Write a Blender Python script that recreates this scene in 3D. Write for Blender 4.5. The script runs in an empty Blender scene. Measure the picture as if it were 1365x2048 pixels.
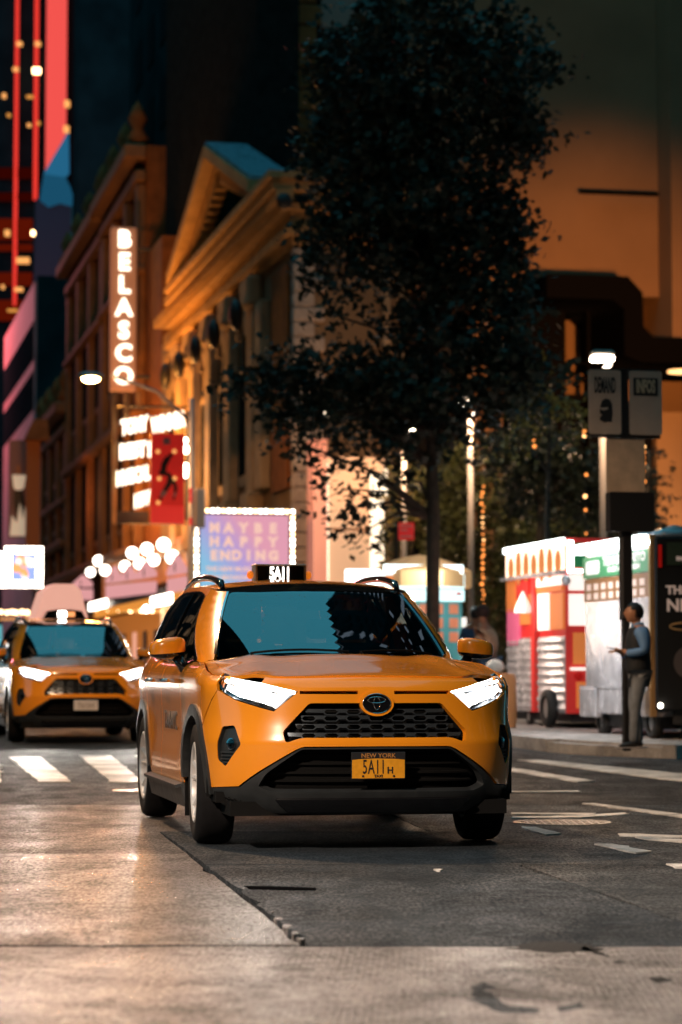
import bpy, math, random
from mathutils import Vector, Matrix
from mathutils.geometry import delaunay_2d_cdt
from math import sin, cos, pi, radians
random.seed(7)
scene = bpy.context.scene
col = scene.collection

# ------------------------------------------------------------------ camera, sky, moonless dusk, exposure
FPX = 4836.0                      # focal length in photo pixels (85 mm on a 36 mm tall frame)
PITCH = math.atan2(1345-1024, FPX)
CAM_H = 1.005
cam_d = bpy.data.cameras.new('camera'); cam = bpy.data.objects.new('camera', cam_d); col.objects.link(cam)
cam.location = (0, 0, CAM_H); cam.rotation_euler = (pi/2+PITCH, 0, 0)
cam_d.sensor_fit = 'VERTICAL'; cam_d.sensor_height = 36; cam_d.lens = 85.0
cam_d.clip_start = .1; cam_d.clip_end = 3000
cam_d.dof.use_dof = True; cam_d.dof.focus_distance = 13.75; cam_d.dof.aperture_fstop = 2.5; cam_d.dof.aperture_blades = 0
scene.camera = cam
w = bpy.data.worlds.new('World'); scene.world = w; w.use_nodes = True
nt = w.node_tree; bg = nt.nodes['Background']
sky = nt.nodes.new('ShaderNodeTexSky'); sky.sky_type = 'NISHITA'; sky.sun_disc = False
sky.sun_elevation = radians(0); sky.sun_rotation = radians(0); sky.altitude = 100; sky.ozone_density = 4.0
mixc = nt.nodes.new('ShaderNodeMix'); mixc.data_type = 'RGBA'; mixc.blend_type = 'MULTIPLY'; mixc.inputs[0].default_value = 1
nt.links.new(sky.outputs[0], mixc.inputs[6]); mixc.inputs[7].default_value = (.13, .66, .72, 1)
addc = nt.nodes.new('ShaderNodeMix'); addc.data_type = 'RGBA'; addc.blend_type = 'ADD'; addc.inputs[0].default_value = 1; addc.clamp_result = False
nt.links.new(mixc.outputs[2], addc.inputs[6]); addc.inputs[7].default_value = (.50, 3.0, 3.8, 1)      # even dusk glow of the thin cloud
nt.links.new(addc.outputs[2], bg.inputs[0]); bg.inputs[1].default_value = .15
sun_d = bpy.data.lights.new('sun', 'SUN'); sun_d.energy = .004; sun_d.angle = radians(12); sun_d.color = (.4, .7, 1)
sun_o = bpy.data.objects.new('sun', sun_d); col.objects.link(sun_o); sun_o.rotation_euler = (radians(60), 0, radians(160))
scene.view_settings.view_transform = 'Standard'; scene.view_settings.look = 'None'
scene.view_settings.exposure = 0; scene.view_settings.gamma = 1; scene.view_settings.use_curve_mapping = False
scene.cycles.use_denoising = True
scene.cycles.max_bounces = 6; scene.cycles.diffuse_bounces = 2; scene.cycles.glossy_bounces = 3; scene.cycles.transparent_max_bounces = 12
scene.cycles.transmission_bounces = 3; scene.cycles.sample_clamp_indirect = 4; scene.cycles.sample_clamp_direct = 0
scene.cycles.caustics_reflective = False; scene.cycles.caustics_refractive = False

# ------------------------------------------------------------------ street frame: u to the right of the roadway axis, v along it
SA = radians(12.0)
def UV(u, v, z=0.0):
    return Vector((u*cos(SA)-v*sin(SA), v*cos(SA)+u*sin(SA), z))
def ray(px, py):
    xc = (px-682.5)/FPX; yc = (1024-py)/FPX
    return Vector((xc, cos(PITCH)-yc*sin(PITCH), sin(PITCH)+yc*cos(PITCH)))
def at(px, py, Y):                # point at distance Y north of the camera seen at a pixel
    d = ray(px, py); return Vector((0, 0, CAM_H))+d*(Y/d.y)
GRADE = .0085
def gz(Y): return GRADE*max(0.0, Y-20.0)      # the cross street climbs gently beyond the crossing
def gnd(px, py, z=0.0):
    d = ray(px, py); h = z
    for _ in range(30):
        p = Vector((0, 0, CAM_H))+d*((h-CAM_H)/d.z); h = .5*h+.5*(z+gz(p.y))
    return p
def uv_of(p):
    return p.x*cos(SA)+p.y*sin(SA), -p.x*sin(SA)+p.y*cos(SA)
def v_at(px, u):                  # street station where the plane u = const is seen at pixel column px
    k = (px-682.5)/FPX/cos(PITCH)
    return u*(cos(SA)-k*sin(SA))/(sin(SA)+k*cos(SA))
def u_at(px, v):                  # same for a plane v = const
    k = (px-682.5)/FPX/cos(PITCH)
    return v*(sin(SA)+k*cos(SA))/(cos(SA)-k*sin(SA))
def zp(py, u, v):                 # height of the picture row py above the street point (u, v)
    p = UV(u, v); d = ray(682.5, py); return CAM_H+d.z*(p.y/d.y)
def z_at(px, py, p):              # height at which the vertical through p is seen at py
    d = ray(px, py); return CAM_H+d.z*(p.y/d.y)

# ------------------------------------------------------------------ materials
MATS = {}
def nodes_of(m): return m.node_tree.nodes, m.node_tree.links
def mat(name, base=(.5,.5,.5), rough=.5, metal=0.0, emit=None, strength=0.0, coat=0.0, spec=.5, noise=None, bump=None, alpha=None, ior=None):
    if name in MATS: return MATS[name]
    m = bpy.data.materials.new(name); m.use_nodes = True
    N, L = nodes_of(m); b = N['Principled BSDF']
    b.inputs['Base Color'].default_value = (*base, 1); b.inputs['Roughness'].default_value = rough
    b.inputs['Metallic'].default_value = metal; b.inputs['Coat Weight'].default_value = coat; b.inputs['Coat Roughness'].default_value = .04
    b.inputs['Specular IOR Level'].default_value = spec
    if ior: b.inputs['IOR'].default_value = ior
    if emit: b.inputs['Emission Color'].default_value = (*emit, 1); b.inputs['Emission Strength'].default_value = strength
    tc = None
    if noise:          # (scale, amount) mottling of the base colour, plus a roughness variation
        tc = N.new('ShaderNodeTexCoord'); nz = N.new('ShaderNodeTexNoise'); nz.inputs['Scale'].default_value = noise[0]; nz.inputs['Detail'].default_value = 6
        L.new(tc.outputs['Object'], nz.inputs['Vector'])
        r = N.new('ShaderNodeMapRange'); r.inputs[1].default_value = .3; r.inputs[2].default_value = .7; r.inputs[3].default_value = 1-noise[1]; r.inputs[4].default_value = 1+noise[1]
        L.new(nz.outputs[0], r.inputs[0])
        mx = N.new('ShaderNodeMix'); mx.data_type = 'RGBA'; mx.blend_type = 'MULTIPLY'; mx.inputs[0].default_value = 1; mx.inputs[6].default_value = (*base, 1)
        L.new(r.outputs[0], mx.inputs[7]); L.new(mx.outputs[2], b.inputs['Base Color'])
        r2 = N.new('ShaderNodeMapRange'); r2.inputs[3].default_value = max(0, rough-.12); r2.inputs[4].default_value = min(1, rough+.12); L.new(nz.outputs[0], r2.inputs[0]); L.new(r2.outputs[0], b.inputs['Roughness'])
    if bump:
        tc = tc or N.new('ShaderNodeTexCoord'); n2 = N.new('ShaderNodeTexNoise'); n2.inputs['Scale'].default_value = bump[0]; n2.inputs['Detail'].default_value = 5
        L.new(tc.outputs['Object'], n2.inputs['Vector']); bp = N.new('ShaderNodeBump'); bp.inputs['Strength'].default_value = bump[1]; bp.inputs['Distance'].default_value = bump[2] if len(bump) > 2 else .01
        L.new(n2.outputs[0], bp.inputs['Height']); L.new(bp.outputs[0], b.inputs['Normal'])
    MATS[name] = m; return m
def glow(name, color, strength):
    if name in MATS: return MATS[name]
    m = bpy.data.materials.new(name); m.use_nodes = True; N, L = nodes_of(m); N.remove(N['Principled BSDF'])
    e = N.new('ShaderNodeEmission'); e.inputs[0].default_value = (*color, 1); e.inputs[1].default_value = strength
    L.new(e.outputs[0], N['Material Output'].inputs[0]); MATS[name] = m; return m
def glass(name, tint, clear, ior=1.5, rough=.0, body=(.01,.012,.014)):
    """thin pane: part of the light passes, part is mirrored, the rest is a dark body tint"""
    if name in MATS: return MATS[name]
    m = bpy.data.materials.new(name); m.use_nodes = True; N, L = nodes_of(m); N.remove(N['Principled BSDF'])
    t = N.new('ShaderNodeBsdfTransparent'); t.inputs[0].default_value = (*[c*clear for c in tint], 1)
    g = N.new('ShaderNodeBsdfGlossy'); g.inputs['Roughness'].default_value = rough; g.inputs[0].default_value = (.95, .97, 1, 1)
    f = N.new('ShaderNodeFresnel'); f.inputs[0].default_value = ior
    mx = N.new('ShaderNodeMixShader'); L.new(f.outputs[0], mx.inputs[0]); L.new(t.outputs[0], mx.inputs[1]); L.new(g.outputs[0], mx.inputs[2])
    L.new(mx.outputs[0], N['Material Output'].inputs[0]); MATS[name] = m; return m

# ------------------------------------------------------------------ object bookkeeping
def tag(o, label=None, cat=None, group=None, kind=None):
    if label: o['label'] = label
    if cat: o['category'] = cat
    if group: o['group'] = group
    if kind: o['kind'] = kind
    return o
def empty(name, loc=(0,0,0), rz=0.0, **k):
    o = bpy.data.objects.new(name, None); col.objects.link(o); o.location = loc; o.rotation_euler = (0, 0, rz); o.empty_display_size = .2
    return tag(o, **k)
def link(name, me, parent=None, loc=None, rot=None, **k):
    o = bpy.data.objects.new(name, me); col.objects.link(o)
    if parent: o.parent = parent
    if loc is not None: o.location = loc
    if rot is not None: o.rotation_euler = rot
    return tag(o, **k)
def children(o): return [c for c in bpy.data.objects if c.parent == o]
def copy_tree(o, parent=None, skip=()):
    c = o.copy(); col.objects.link(c)
    if parent: c.parent = parent
    for ch in KIDS.get(o.name, []):
        if ch.name.split('.')[0] in skip: continue
        copy_tree(ch, c, skip)
    return c
KIDS = {}
def index_kids():
    KIDS.clear()
    for o in bpy.data.objects:
        if o.parent: KIDS.setdefault(o.parent.name, []).append(o)

class MB:
    """collects faces, built as one mesh object"""
    def __init__(s): s.v = []; s.f = []; s.mi = []; s.cur = 0
    def face(s, *pts):
        i = len(s.v); s.v += [tuple(p) for p in pts]; s.f.append(tuple(range(i, i+len(pts)))); s.mi.append(s.cur)
    def box(s, x0, x1, y0, y1, z0, z1, m=None, bev=0.0):
        i = len(s.v)
        if bev > 0:
            b = min(bev, (x1-x0)/2.01, (y1-y0)/2.01, (z1-z0)/2.01)
            # chamfered box: three quads sets from an octagon-like cage
            P = []
            for dx, dy, dz in ((b,b,0),(b,0,b),(0,b,b)):
                for sz in (0,1):
                    for sy in (0,1):
                        for sx in (0,1):
                            P.append((x1-dx if sx else x0+dx, y1-dy if sy else y0+dy, z1-dz if sz else z0+dz))
            s.v += [tuple((m @ Vector(p)) if m else p) for p in P]
            Z = lambda sx, sy, sz: i+sx+2*sy+4*sz; Yv = lambda sx, sy, sz: i+8+sx+2*sy+4*sz; X = lambda sx, sy, sz: i+16+sx+2*sy+4*sz
            F = [(Z(0,0,0),Z(0,1,0),Z(1,1,0),Z(1,0,0)),(Z(0,0,1),Z(1,0,1),Z(1,1,1),Z(0,1,1)),(Yv(0,0,0),Yv(1,0,0),Yv(1,0,1),Yv(0,0,1)),(Yv(0,1,0),Yv(0,1,1),Yv(1,1,1),Yv(1,1,0)),(X(0,0,0),X(0,0,1),X(0,1,1),X(0,1,0)),(X(1,0,0),X(1,1,0),X(1,1,1),X(1,0,1))]
            for sx in (0,1):
                for sy in (0,1): F.append((X(sx,sy,0),X(sx,sy,1),Yv(sx,sy,1),Yv(sx,sy,0)) if sx != sy else (X(sx,sy,1),X(sx,sy,0),Yv(sx,sy,0),Yv(sx,sy,1)))
                for sz in (0,1): F.append((X(sx,0,sz),X(sx,1,sz),Z(sx,1,sz),Z(sx,0,sz)) if sx == sz else (X(sx,1,sz),X(sx,0,sz),Z(sx,0,sz),Z(sx,1,sz)))
            for sy in (0,1):
                for sz in (0,1): F.append((Yv(0,sy,sz),Yv(1,sy,sz),Z(1,sy,sz),Z(0,sy,sz)) if sy != sz else (Yv(1,sy,sz),Yv(0,sy,sz),Z(0,sy,sz),Z(1,sy,sz)))
            for sx in (0,1):
                for sy in (0,1):
                    for sz in (0,1):
                        t = (X(sx,sy,sz),Yv(sx,sy,sz),Z(sx,sy,sz)); F.append(t if (sx+sy+sz) % 2 == 0 else t[::-1])
            s.f += F; s.mi += [s.cur]*len(F); return s
        P = [(x0,y0,z0),(x1,y0,z0),(x1,y1,z0),(x0,y1,z0),(x0,y0,z1),(x1,y0,z1),(x1,y1,z1),(x0,y1,z1)]
        s.v += [tuple((m @ Vector(p)) if m else p) for p in P]
        F = [(0,3,2,1),(4,5,6,7),(0,1,5,4),(1,2,6,5),(2,3,7,6),(3,0,4,7)]
        s.f += [tuple(i+k for k in f) for f in F]; s.mi += [s.cur]*6; return s
    def hexa(s, p):      # 8 points: bottom loop then top loop
        i = len(s.v); s.v += [tuple(q) for q in p]
        s.f += [tuple(i+k for k in f) for f in [(0,3,2,1),(4,5,6,7),(0,1,5,4),(1,2,6,5),(2,3,7,6),(3,0,4,7)]]; s.mi += [s.cur]*6; return s
    def tube(s, pts, r, n=8, cap=True):
        pts = [Vector(p) for p in pts]; rs = r if isinstance(r, (list, tuple)) else [r]*len(pts); i0 = len(s.v)
        a = (pts[1]-pts[0]).normalized(); ref = Vector((0,0,1)) if abs(a.z) < .9 else Vector((1,0,0)); nrm = a.cross(ref).normalized()
        for k, p in enumerate(pts):
            if 0 < k < len(pts)-1: d = (pts[k+1]-pts[k-1]).normalized()
            elif k == 0: d = (pts[1]-pts[0]).normalized()
            else: d = (pts[-1]-pts[-2]).normalized()
            nrm = (nrm-d*nrm.dot(d)).normalized(); bi = d.cross(nrm)
            for j in range(n):
                t = 2*pi*j/n; s.v.append(tuple(p+(nrm*cos(t)+bi*sin(t))*rs[k]))
        for k in range(len(pts)-1):
            for j in range(n):
                a_, b_ = i0+k*n+j, i0+k*n+(j+1) % n
                s.f.append((a_, b_, b_+n, a_+n)); s.mi.append(s.cur)
        if cap:
            s.f.append(tuple(i0+j for j in range(n))[::-1]); s.mi.append(s.cur)
            s.f.append(tuple(i0+(len(pts)-1)*n+j for j in range(n))); s.mi.append(s.cur)
        return s
    def lathe(s, prof, n=24, m=None, a0=0.0, a1=2*pi):   # profile of (r, z) round the z axis
        i0 = len(s.v); full = abs(a1-a0-2*pi) < 1e-6; cols = n if full else n+1
        for j in range(cols):
            t = a0+(a1-a0)*j/n
            for r, z in prof:
                p = Vector((r*cos(t), r*sin(t), z)); s.v.append(tuple(m @ p if m else p))
        L = len(prof)
        for j in range(n):
            for k in range(L-1):
                a_, b_ = i0+j*L+k, i0+((j+1) % cols)*L+k
                if prof[k][0] < 1e-6: s.f.append((a_, b_+1, a_+1))
                elif prof[k+1][0] < 1e-6: s.f.append((a_, b_, a_+1))
                else: s.f.append((a_, b_, b_+1, a_+1))
                s.mi.append(s.cur)
        return s
    def prism(s, poly, d0, d1, m=None):    # polygon in local xz, extruded along y from d0 to d1
        n = len(poly); i = len(s.v)
        for d in (d0, d1):
            for (x, z) in poly:
                p = Vector((x, d, z)); s.v.append(tuple(m @ p if m else p))
        s.f.append(tuple(i+k for k in range(n))); s.f.append(tuple(i+n+k for k in range(n))[::-1]); s.mi += [s.cur]*2
        for k in range(n):
            s.f.append((i+k, i+n+k, i+n+(k+1) % n, i+(k+1) % n)); s.mi.append(s.cur)
        return s
    def build(s, name, material, parent=None, smooth=False, loc=None, rot=None, ang=None, **k):
        me = bpy.data.meshes.new(name); me.from_pydata(s.v, [], s.f); me.validate(); me.update()
        for m_ in (material if isinstance(material, (list, tuple)) else [material]): me.materials.append(m_)
        if any(s.mi) and len(me.polygons) == len(s.mi): me.polygons.foreach_set('material_index', s.mi)
        if smooth:
            me.polygons.foreach_set('use_smooth', [True]*len(me.polygons))
            if ang is not None: me.set_sharp_from_angle(angle=radians(ang))
        return link(name, me, parent, loc, rot, **k)
def ball(r, n=12, m=6, c=(0,0,0), sx=1, sy=1, sz=1):
    b = MB(); prof = [(0.0 if q in (0, m) else r*sin(pi*q/m), -r*cos(pi*q/m)) for q in range(m+1)]
    b.lathe(prof, n, Matrix.Translation(c) @ Matrix.Diagonal((sx, sy, sz, 1))); return b
def xf(loc, rz=0.0): return Matrix.Translation(Vector(loc)) @ Matrix.Rotation(rz, 4, 'Z')
TEXTS = {}
def text_mesh(txt, size=1.0, depth=.01, bold=0.0, key=None, align='CENTER', space=1.0, res=3):
    k = (txt, size, depth, bold, align, space)
    if k in TEXTS: return TEXTS[k]
    c = bpy.data.curves.new('lettering', 'FONT'); c.body = txt; c.size = size; c.extrude = depth/2; c.offset = bold; c.align_x = align; c.align_y = 'CENTER'
    c.space_character = space; c.resolution_u = res
    o = bpy.data.objects.new('lettering', c); col.objects.link(o); bpy.context.view_layer.update()
    me = bpy.data.meshes.new_from_object(o.evaluated_get(bpy.context.evaluated_depsgraph_get())); me.name = 'lettering'
    bpy.data.objects.remove(o); TEXTS[k] = me; return me
def letters(txt, size, material, parent, loc, rz=0.0, depth=.01, bold=0.0, name='lettering', sx=1.0, space=1.0, **k):
    """upright text facing local -y of the given frame"""
    me = text_mesh(txt, size, depth, bold, space=space).copy(); me.materials.clear(); me.materials.append(material)
    o = link(name, me, parent, loc, (pi/2, 0, rz), **k); o.scale = (sx, 1, 1); return o

# things laid out in street coordinates: an Empty at the base, parts built in street coordinates underneath
OFFS = {}
def sthing(name, u, v, z=None, label=None, cat=None, group=None, kind=None):
    if z is None: z = gz(UV(u, v).y)
    o = empty(name, UV(u, v, z), SA, label=label, cat=cat, group=group, kind=kind); OFFS[o.name] = Vector((-u, -v, -z)); return o
def part(mb, name, material, T, smooth=False, ang=None, **k):
    return mb.build(name, material, T, smooth, loc=OFFS.get(T.name), ang=ang, **k)
def spart(mb, name, material, smooth=False, ang=None, u=None, v=None, z=None, **k):   # top-level single mesh in street coordinates, origin moved to its base
    if u is None: u = sum(q[0] for q in mb.v)/len(mb.v); v = sum(q[1] for q in mb.v)/len(mb.v); z = min(q[2] for q in mb.v)
    mb.v = [(q[0]-u, q[1]-v, q[2]-z) for q in mb.v]
    return mb.build(name, material, None, smooth, loc=UV(u, v, z), rot=(0, 0, SA), ang=ang, **k)
def lamp(kind, loc, energy, color, parent=None, name='lamp_light', size=.1, spot=None, rot=None, blend=.5):
    d = bpy.data.lights.new(name, kind); d.energy = energy; d.color = color
    if kind in ('POINT', 'SPOT'): d.shadow_soft_size = size
    if kind == 'AREA': d.shape = 'RECTANGLE'; d.size = size[0]; d.size_y = size[1]
    if kind == 'SPOT': d.spot_size = radians(spot); d.spot_blend = blend
    o = bpy.data.objects.new(name, d); col.objects.link(o); o.location = loc
    if rot is not None: o.rotation_euler = rot
    if parent: o.parent = parent; o.matrix_parent_inverse = Matrix()
    return o
def aim(o, target):
    o.rotation_euler = (Vector(target)-o.location).to_track_quat('-Z', 'Y').to_euler()

# ------------------------------------------------------------------ surface panels: an outline in surface coordinates becomes a curved sheet with folded edges
def inside(pt, poly):
    x, y = pt; c = False; j = len(poly)-1
    for i in range(len(poly)):
        xi, yi = poly[i]; xj, yj = poly[j]
        if (yi > y) != (yj > y) and x < (xj-xi)*(y-yi)/(yj-yi)+xi: c = not c
        j = i
    return c
def resample(poly, step):
    out = []
    for i in range(len(poly)):
        a, b = poly[i], poly[(i+1) % len(poly)]; n = max(1, int(math.ceil(math.hypot(b[0]-a[0], b[1]-a[1])/step)))
        out += [(a[0]+(b[0]-a[0])*k/n, a[1]+(b[1]-a[1])*k/n) for k in range(n)]
    return out
def rounded(poly, r, n=3):
    out = []
    for i in range(len(poly)):
        p0, p1, p2 = Vector(poly[i-1]), Vector(poly[i]), Vector(poly[(i+1) % len(poly)])
        a, b = p0-p1, p2-p1; ra = min(r, a.length*.45, b.length*.45); a = p1+a.normalized()*ra; b = p1+b.normalized()*ra
        for k in range(n+1):
            t = k/n; q = a*(1-t)**2+p1*2*t*(1-t)+b*t*t; out.append((q.x, q.y))
    return out
def shrink(poly, d):
    n = len(poly); A = sum(poly[i][0]*poly[(i+1) % n][1]-poly[(i+1) % n][0]*poly[i][1] for i in range(n)); sg = 1 if A > 0 else -1
    out = []
    for i in range(n):
        p0, p1, p2 = Vector(poly[i-1]), Vector(poly[i]), Vector(poly[(i+1) % n])
        e1, e2 = (p1-p0), (p2-p1)
        if e1.length < 1e-7 or e2.length < 1e-7: out.append(poly[i]); continue
        e1.normalize(); e2.normalize()
        n1 = Vector((-e1.y, e1.x))*sg; n2 = Vector((-e2.y, e2.x))*sg; m = n1+n2
        if m.length < .2: out.append((p1.x+n1.x*d, p1.y+n1.y*d)); continue
        m = m/(max(.35, m.length_squared/2)); out.append((p1.x+m.x*d, p1.y+m.y*d))
    return out
def mirrored(poly): return [(-a, b) for a, b in poly][::-1]
def panel(name, surf, outer, material, parent, holes=(), off=0.0, skirt=.015, step=.045, flip=1, **k):
    o_ = resample(outer, step); hs = [resample(h, step) for h in holes]; loops = [o_]+hs
    pts = []; edges = []
    for lp in loops:
        i = len(pts); pts += lp; edges += [(i+q, i+(q+1) % len(lp)) for q in range(len(lp))]
    nb = len(pts); xs = [p[0] for p in o_]; ys = [p[1] for p in o_]
    gx0, gy0 = min(xs), min(ys); nx = int((max(xs)-gx0)/step)+1; ny = int((max(ys)-gy0)/step)+1
    bnd = pts[:]
    cell = {}
    for b in bnd: cell.setdefault((int(b[0]/step//1), int(b[1]/step//1)), []).append(b)
    for i in range(nx+1):
        for j in range(ny+1):
            p = (gx0+(i+.5*(j % 2))*step, gy0+j*step)
            if not inside(p, o_) or any(inside(p, h) for h in hs): continue
            ci, cj = int(p[0]/step//1), int(p[1]/step//1)
            if any((p[0]-b[0])**2+(p[1]-b[1])**2 < (.5*step)**2 for di in (-1,0,1) for dj in (-1,0,1) for b in cell.get((ci+di, cj+dj), ())): continue
            pts.append(p)
    V, E_, F_, _, _, _ = delaunay_2d_cdt([Vector(p) for p in pts], edges, [], 0, 1e-5)
    P3 = []; N3 = []; e = 2e-3
    for v in V:
        a, b = v.x, v.y; p = Vector(surf(a, b)); pa = Vector(surf(a+e, b))-Vector(surf(a-e, b)); pb = Vector(surf(a, b+e))-Vector(surf(a, b-e))
        n = pa.cross(pb)
        n = n.normalized()*flip if n.length > 1e-12 else Vector((0,0,1))
        P3.append(p+n*off); N3.append(n)
    verts = [tuple(p) for p in P3]; faces = []; ln = []; used = {}
    for f in F_:
        cx = sum(V[i].x for i in f)/len(f); cy = sum(V[i].y for i in f)/len(f)
        if not inside((cx, cy), o_) or any(inside((cx, cy), h) for h in hs): continue
        g = (P3[f[1]]-P3[f[0]]).cross(P3[f[2]]-P3[f[0]]); f = list(f)
        if g.dot(N3[f[0]]+N3[f[1]]+N3[f[2]]) < 0: f = f[::-1]
        faces.append(tuple(f)); ln += [N3[i] for i in f]
        for q in range(len(f)):
            a, b = f[q], f[(q+1) % len(f)]; used[(a, b)] = used.get((a, b), 0)+1
    if skirt:
        for (a, b) in [k_ for k_ in used if (k_[1], k_[0]) not in used]:
            i = len(verts); pa, pb = P3[a], P3[b]; qa, qb = pa-N3[a]*skirt, pb-N3[b]*skirt
            verts += [tuple(pb), tuple(pa), tuple(qa), tuple(qb)]; faces.append((i, i+1, i+2, i+3))
            fn = (pa-pb).cross(qa-pb); fn = fn.normalized() if fn.length > 0 else N3[a]; ln += [fn]*4
    me = bpy.data.meshes.new(name); me.from_pydata(verts, [], faces); me.materials.append(material)
    me.polygons.foreach_set('use_smooth', [True]*len(me.polygons)); me.normals_split_custom_set([tuple(n) for n in ln]); me.update()
    return link(name, me, parent, **k)
def circle(cx, cy, r, n=20, a0=0.0, a1=2*pi, ry=None):
    return [(cx+r*cos(a0+(a1-a0)*q/n), cy+(ry or r)*sin(a0+(a1-a0)*q/n)) for q in range(n if abs(a1-a0-2*pi) < 1e-6 else n+1)]
# ---- car body surfaces: pure functions, car frame: nose toward -y, x right, z up, origin under the front axle
def lerp_table(tab, t):
    if t <= tab[0][0]: return tab[0][1]
    for i in range(len(tab)-1):
        a, b = tab[i], tab[i+1]
        if t <= b[0]:
            f = (t-a[0])/(b[0]-a[0])
            return a[1]+(b[1]-a[1])*f
    return tab[-1][1]
def smooth_table(tab, t):
    # monotone-ish cubic (Catmull-Rom) through a table of (t, value)
    n = len(tab)
    if t <= tab[0][0]: return tab[0][1]
    if t >= tab[-1][0]: return tab[-1][1]
    for i in range(n-1):
        if t <= tab[i+1][0]: break
    x0, y0 = tab[i]; x1, y1 = tab[i+1]
    def slope(j):
        if j <= 0: return (tab[1][1]-tab[0][1])/(tab[1][0]-tab[0][0])
        if j >= n-1: return (tab[-1][1]-tab[-2][1])/(tab[-1][0]-tab[-2][0])
        a = (tab[j][1]-tab[j-1][1])/(tab[j][0]-tab[j-1][0]); b = (tab[j+1][1]-tab[j][1])/(tab[j+1][0]-tab[j][0])
        return 0.0 if a*b < 0 else 2*a*b/(a+b) if abs(a+b) > 1e-9 else 0.0
    h = x1-x0; u = (t-x0)/h; m0 = slope(i)*h; m1 = slope(i+1)*h
    return (2*u**3-3*u*u+1)*y0+(u**3-2*u*u+u)*m0+(-2*u**3+3*u*u)*y1+(u**3-u*u)*m1
# plan contour, half: arc param k by chord, converted to arc length
PLAN = [(0,-.925),(.2,-.92),(.4,-.895),(.56,-.85),(.69,-.775),(.79,-.67),(.865,-.53),(.905,-.38),(.92,-.2),(.925,0),(.927,.6),(.927,1.4),(.927,2.2),(.925,2.7),(.91,3.05),(.87,3.3),(.79,3.48),(.66,3.58),(.45,3.64),(.2,3.665),(0,3.67)]
def _build_plan():
    s = [0.0]
    for i in range(1, len(PLAN)):
        s.append(s[-1]+math.hypot(PLAN[i][0]-PLAN[i-1][0], PLAN[i][1]-PLAN[i-1][1]))
    N = 700; out = []
    def cr(vals, i, u):
        n = len(vals)
        p0 = vals[i-1] if i > 0 else (2*vals[0]-vals[1]); p1 = vals[i]; p2 = vals[i+1]; p3 = vals[i+2] if i+2 < n else 2*vals[-1]-vals[-2]
        # non uniform via finite-difference tangents
        h = s[i+1]-s[i]; hm = s[i]-s[i-1] if i > 0 else h; hp = s[i+2]-s[i+1] if i+2 < n else h
        m1 = ((p2-p1)/h+(p1-p0)/hm)/2*h; m2 = ((p3-p2)/hp+(p2-p1)/h)/2*h
        return (2*u**3-3*u*u+1)*p1+(u**3-2*u*u+u)*m1+(-2*u**3+3*u*u)*p2+(u**3-u*u)*m2
    xs = [p[0] for p in PLAN]; ys = [p[1] for p in PLAN]
    for q in range(N+1):
        t = s[-1]*q/N; i = 0
        while i < len(s)-2 and t > s[i+1]: i += 1
        u = (t-s[i])/(s[i+1]-s[i])
        out.append((cr(xs, i, u), cr(ys, i, u)))
    return s[-1], N, out
PLEN, PN, PPTS = _build_plan()
def plan(s):
    sg = -1 if s < 0 else 1
    t = min(abs(s), PLEN)/PLEN*PN; i = min(int(t), PN-1); u = t-i
    a, b = PPTS[i], PPTS[i+1]
    j = max(i-4, 0); k = min(i+5, PN)
    tx, ty = PPTS[k][0]-PPTS[j][0], PPTS[k][1]-PPTS[j][1]
    if i < 4: tx, ty = 1, ty*(i/4.)
    L = math.hypot(tx, ty); tx /= L; ty /= L
    return sg*(a[0]+(b[0]-a[0])*u), a[1]+(b[1]-a[1])*u, sg*ty, -tx      # point and outward normal (nx, ny)
def s_of_y(y):                                                              # side stations
    lo, hi = .9, PLEN-.75
    for _ in range(30):
        m = (lo+hi)/2
        if plan(m)[1] < y: lo = m
        else: hi = m
    return (lo+hi)/2
HOODB = [(-.95,.935),(-.86,.962),(-.75,.99),(-.55,1.02),(-.2,1.07),(.15,1.118),(.45,1.12),(.8,1.10)]
def hood_z(x, y):
    ax = abs(x)
    z = smooth_table(HOODB, y)
    z -= .055*(ax/.85)**2.4
    # raised outer shoulders with a valley inboard
    z += .014*math.exp(-((ax-.60+.12*(y+.3))/.085)**2)*min(1, max(0, (y+.85)/.35))
    z -= .006*math.exp(-((ax-.36)/.14)**2)*min(1, max(0, (y+.8)/.4))
    return z
FRONTP = [(.18,.17),(.24,.10),(.33,.045),(.42,.02),(.55,.004),(.61,0),(.66,.012),(.74,.03),(.84,.045),(.90,.055),(.95,.075),(1.0,.13)]
SIDEP = [(.18,.05),(.30,.02),(.45,.004),(.60,.0),(.78,.010),(.90,.006),(.98,.012),(1.06,.045),(1.12,.08)]
def inset(s, z):
    a = abs(s)
    w = min(1, max(0, (a-.75)/.45)); w = w*w*(3-2*w)
    wr = min(1, max(0, (a-(PLEN-1.2))/.5)); w2 = wr*wr*(3-2*wr)
    f = smooth_table(FRONTP, z); sd = smooth_table(SIDEP, z)
    d = f*(1-w)+sd*w
    # door scoop low on the flank
    yy = plan(s)[1]
    if w > .5: d += .018*math.exp(-((z-.62)/.13)**2)*min(1, max(0, (yy-.45)/.25))*min(1, max(0, (2.35-yy)/.25))
    return d*(1-w2)+(.02+.06*abs(z-.6))*w2
def belt_z(y): return smooth_table([(.3,1.075),(.6,1.075),(1.5,1.085),(2.3,1.11),(3.0,1.15),(3.7,1.17)], y)
def top_z(s):
    x, y, nx, ny = plan(s)
    if y > .75: return belt_z(y)
    z = .97
    for _ in range(4):
        d = inset(s, z)+.045; z = hood_z(x-nx*d, y-ny*d)
    f = min(1, max(0, (y-.2)/.55)); f = f*f*(3-2*f)
    return z*(1-f)+belt_z(y)*f
_tz = {}
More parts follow.
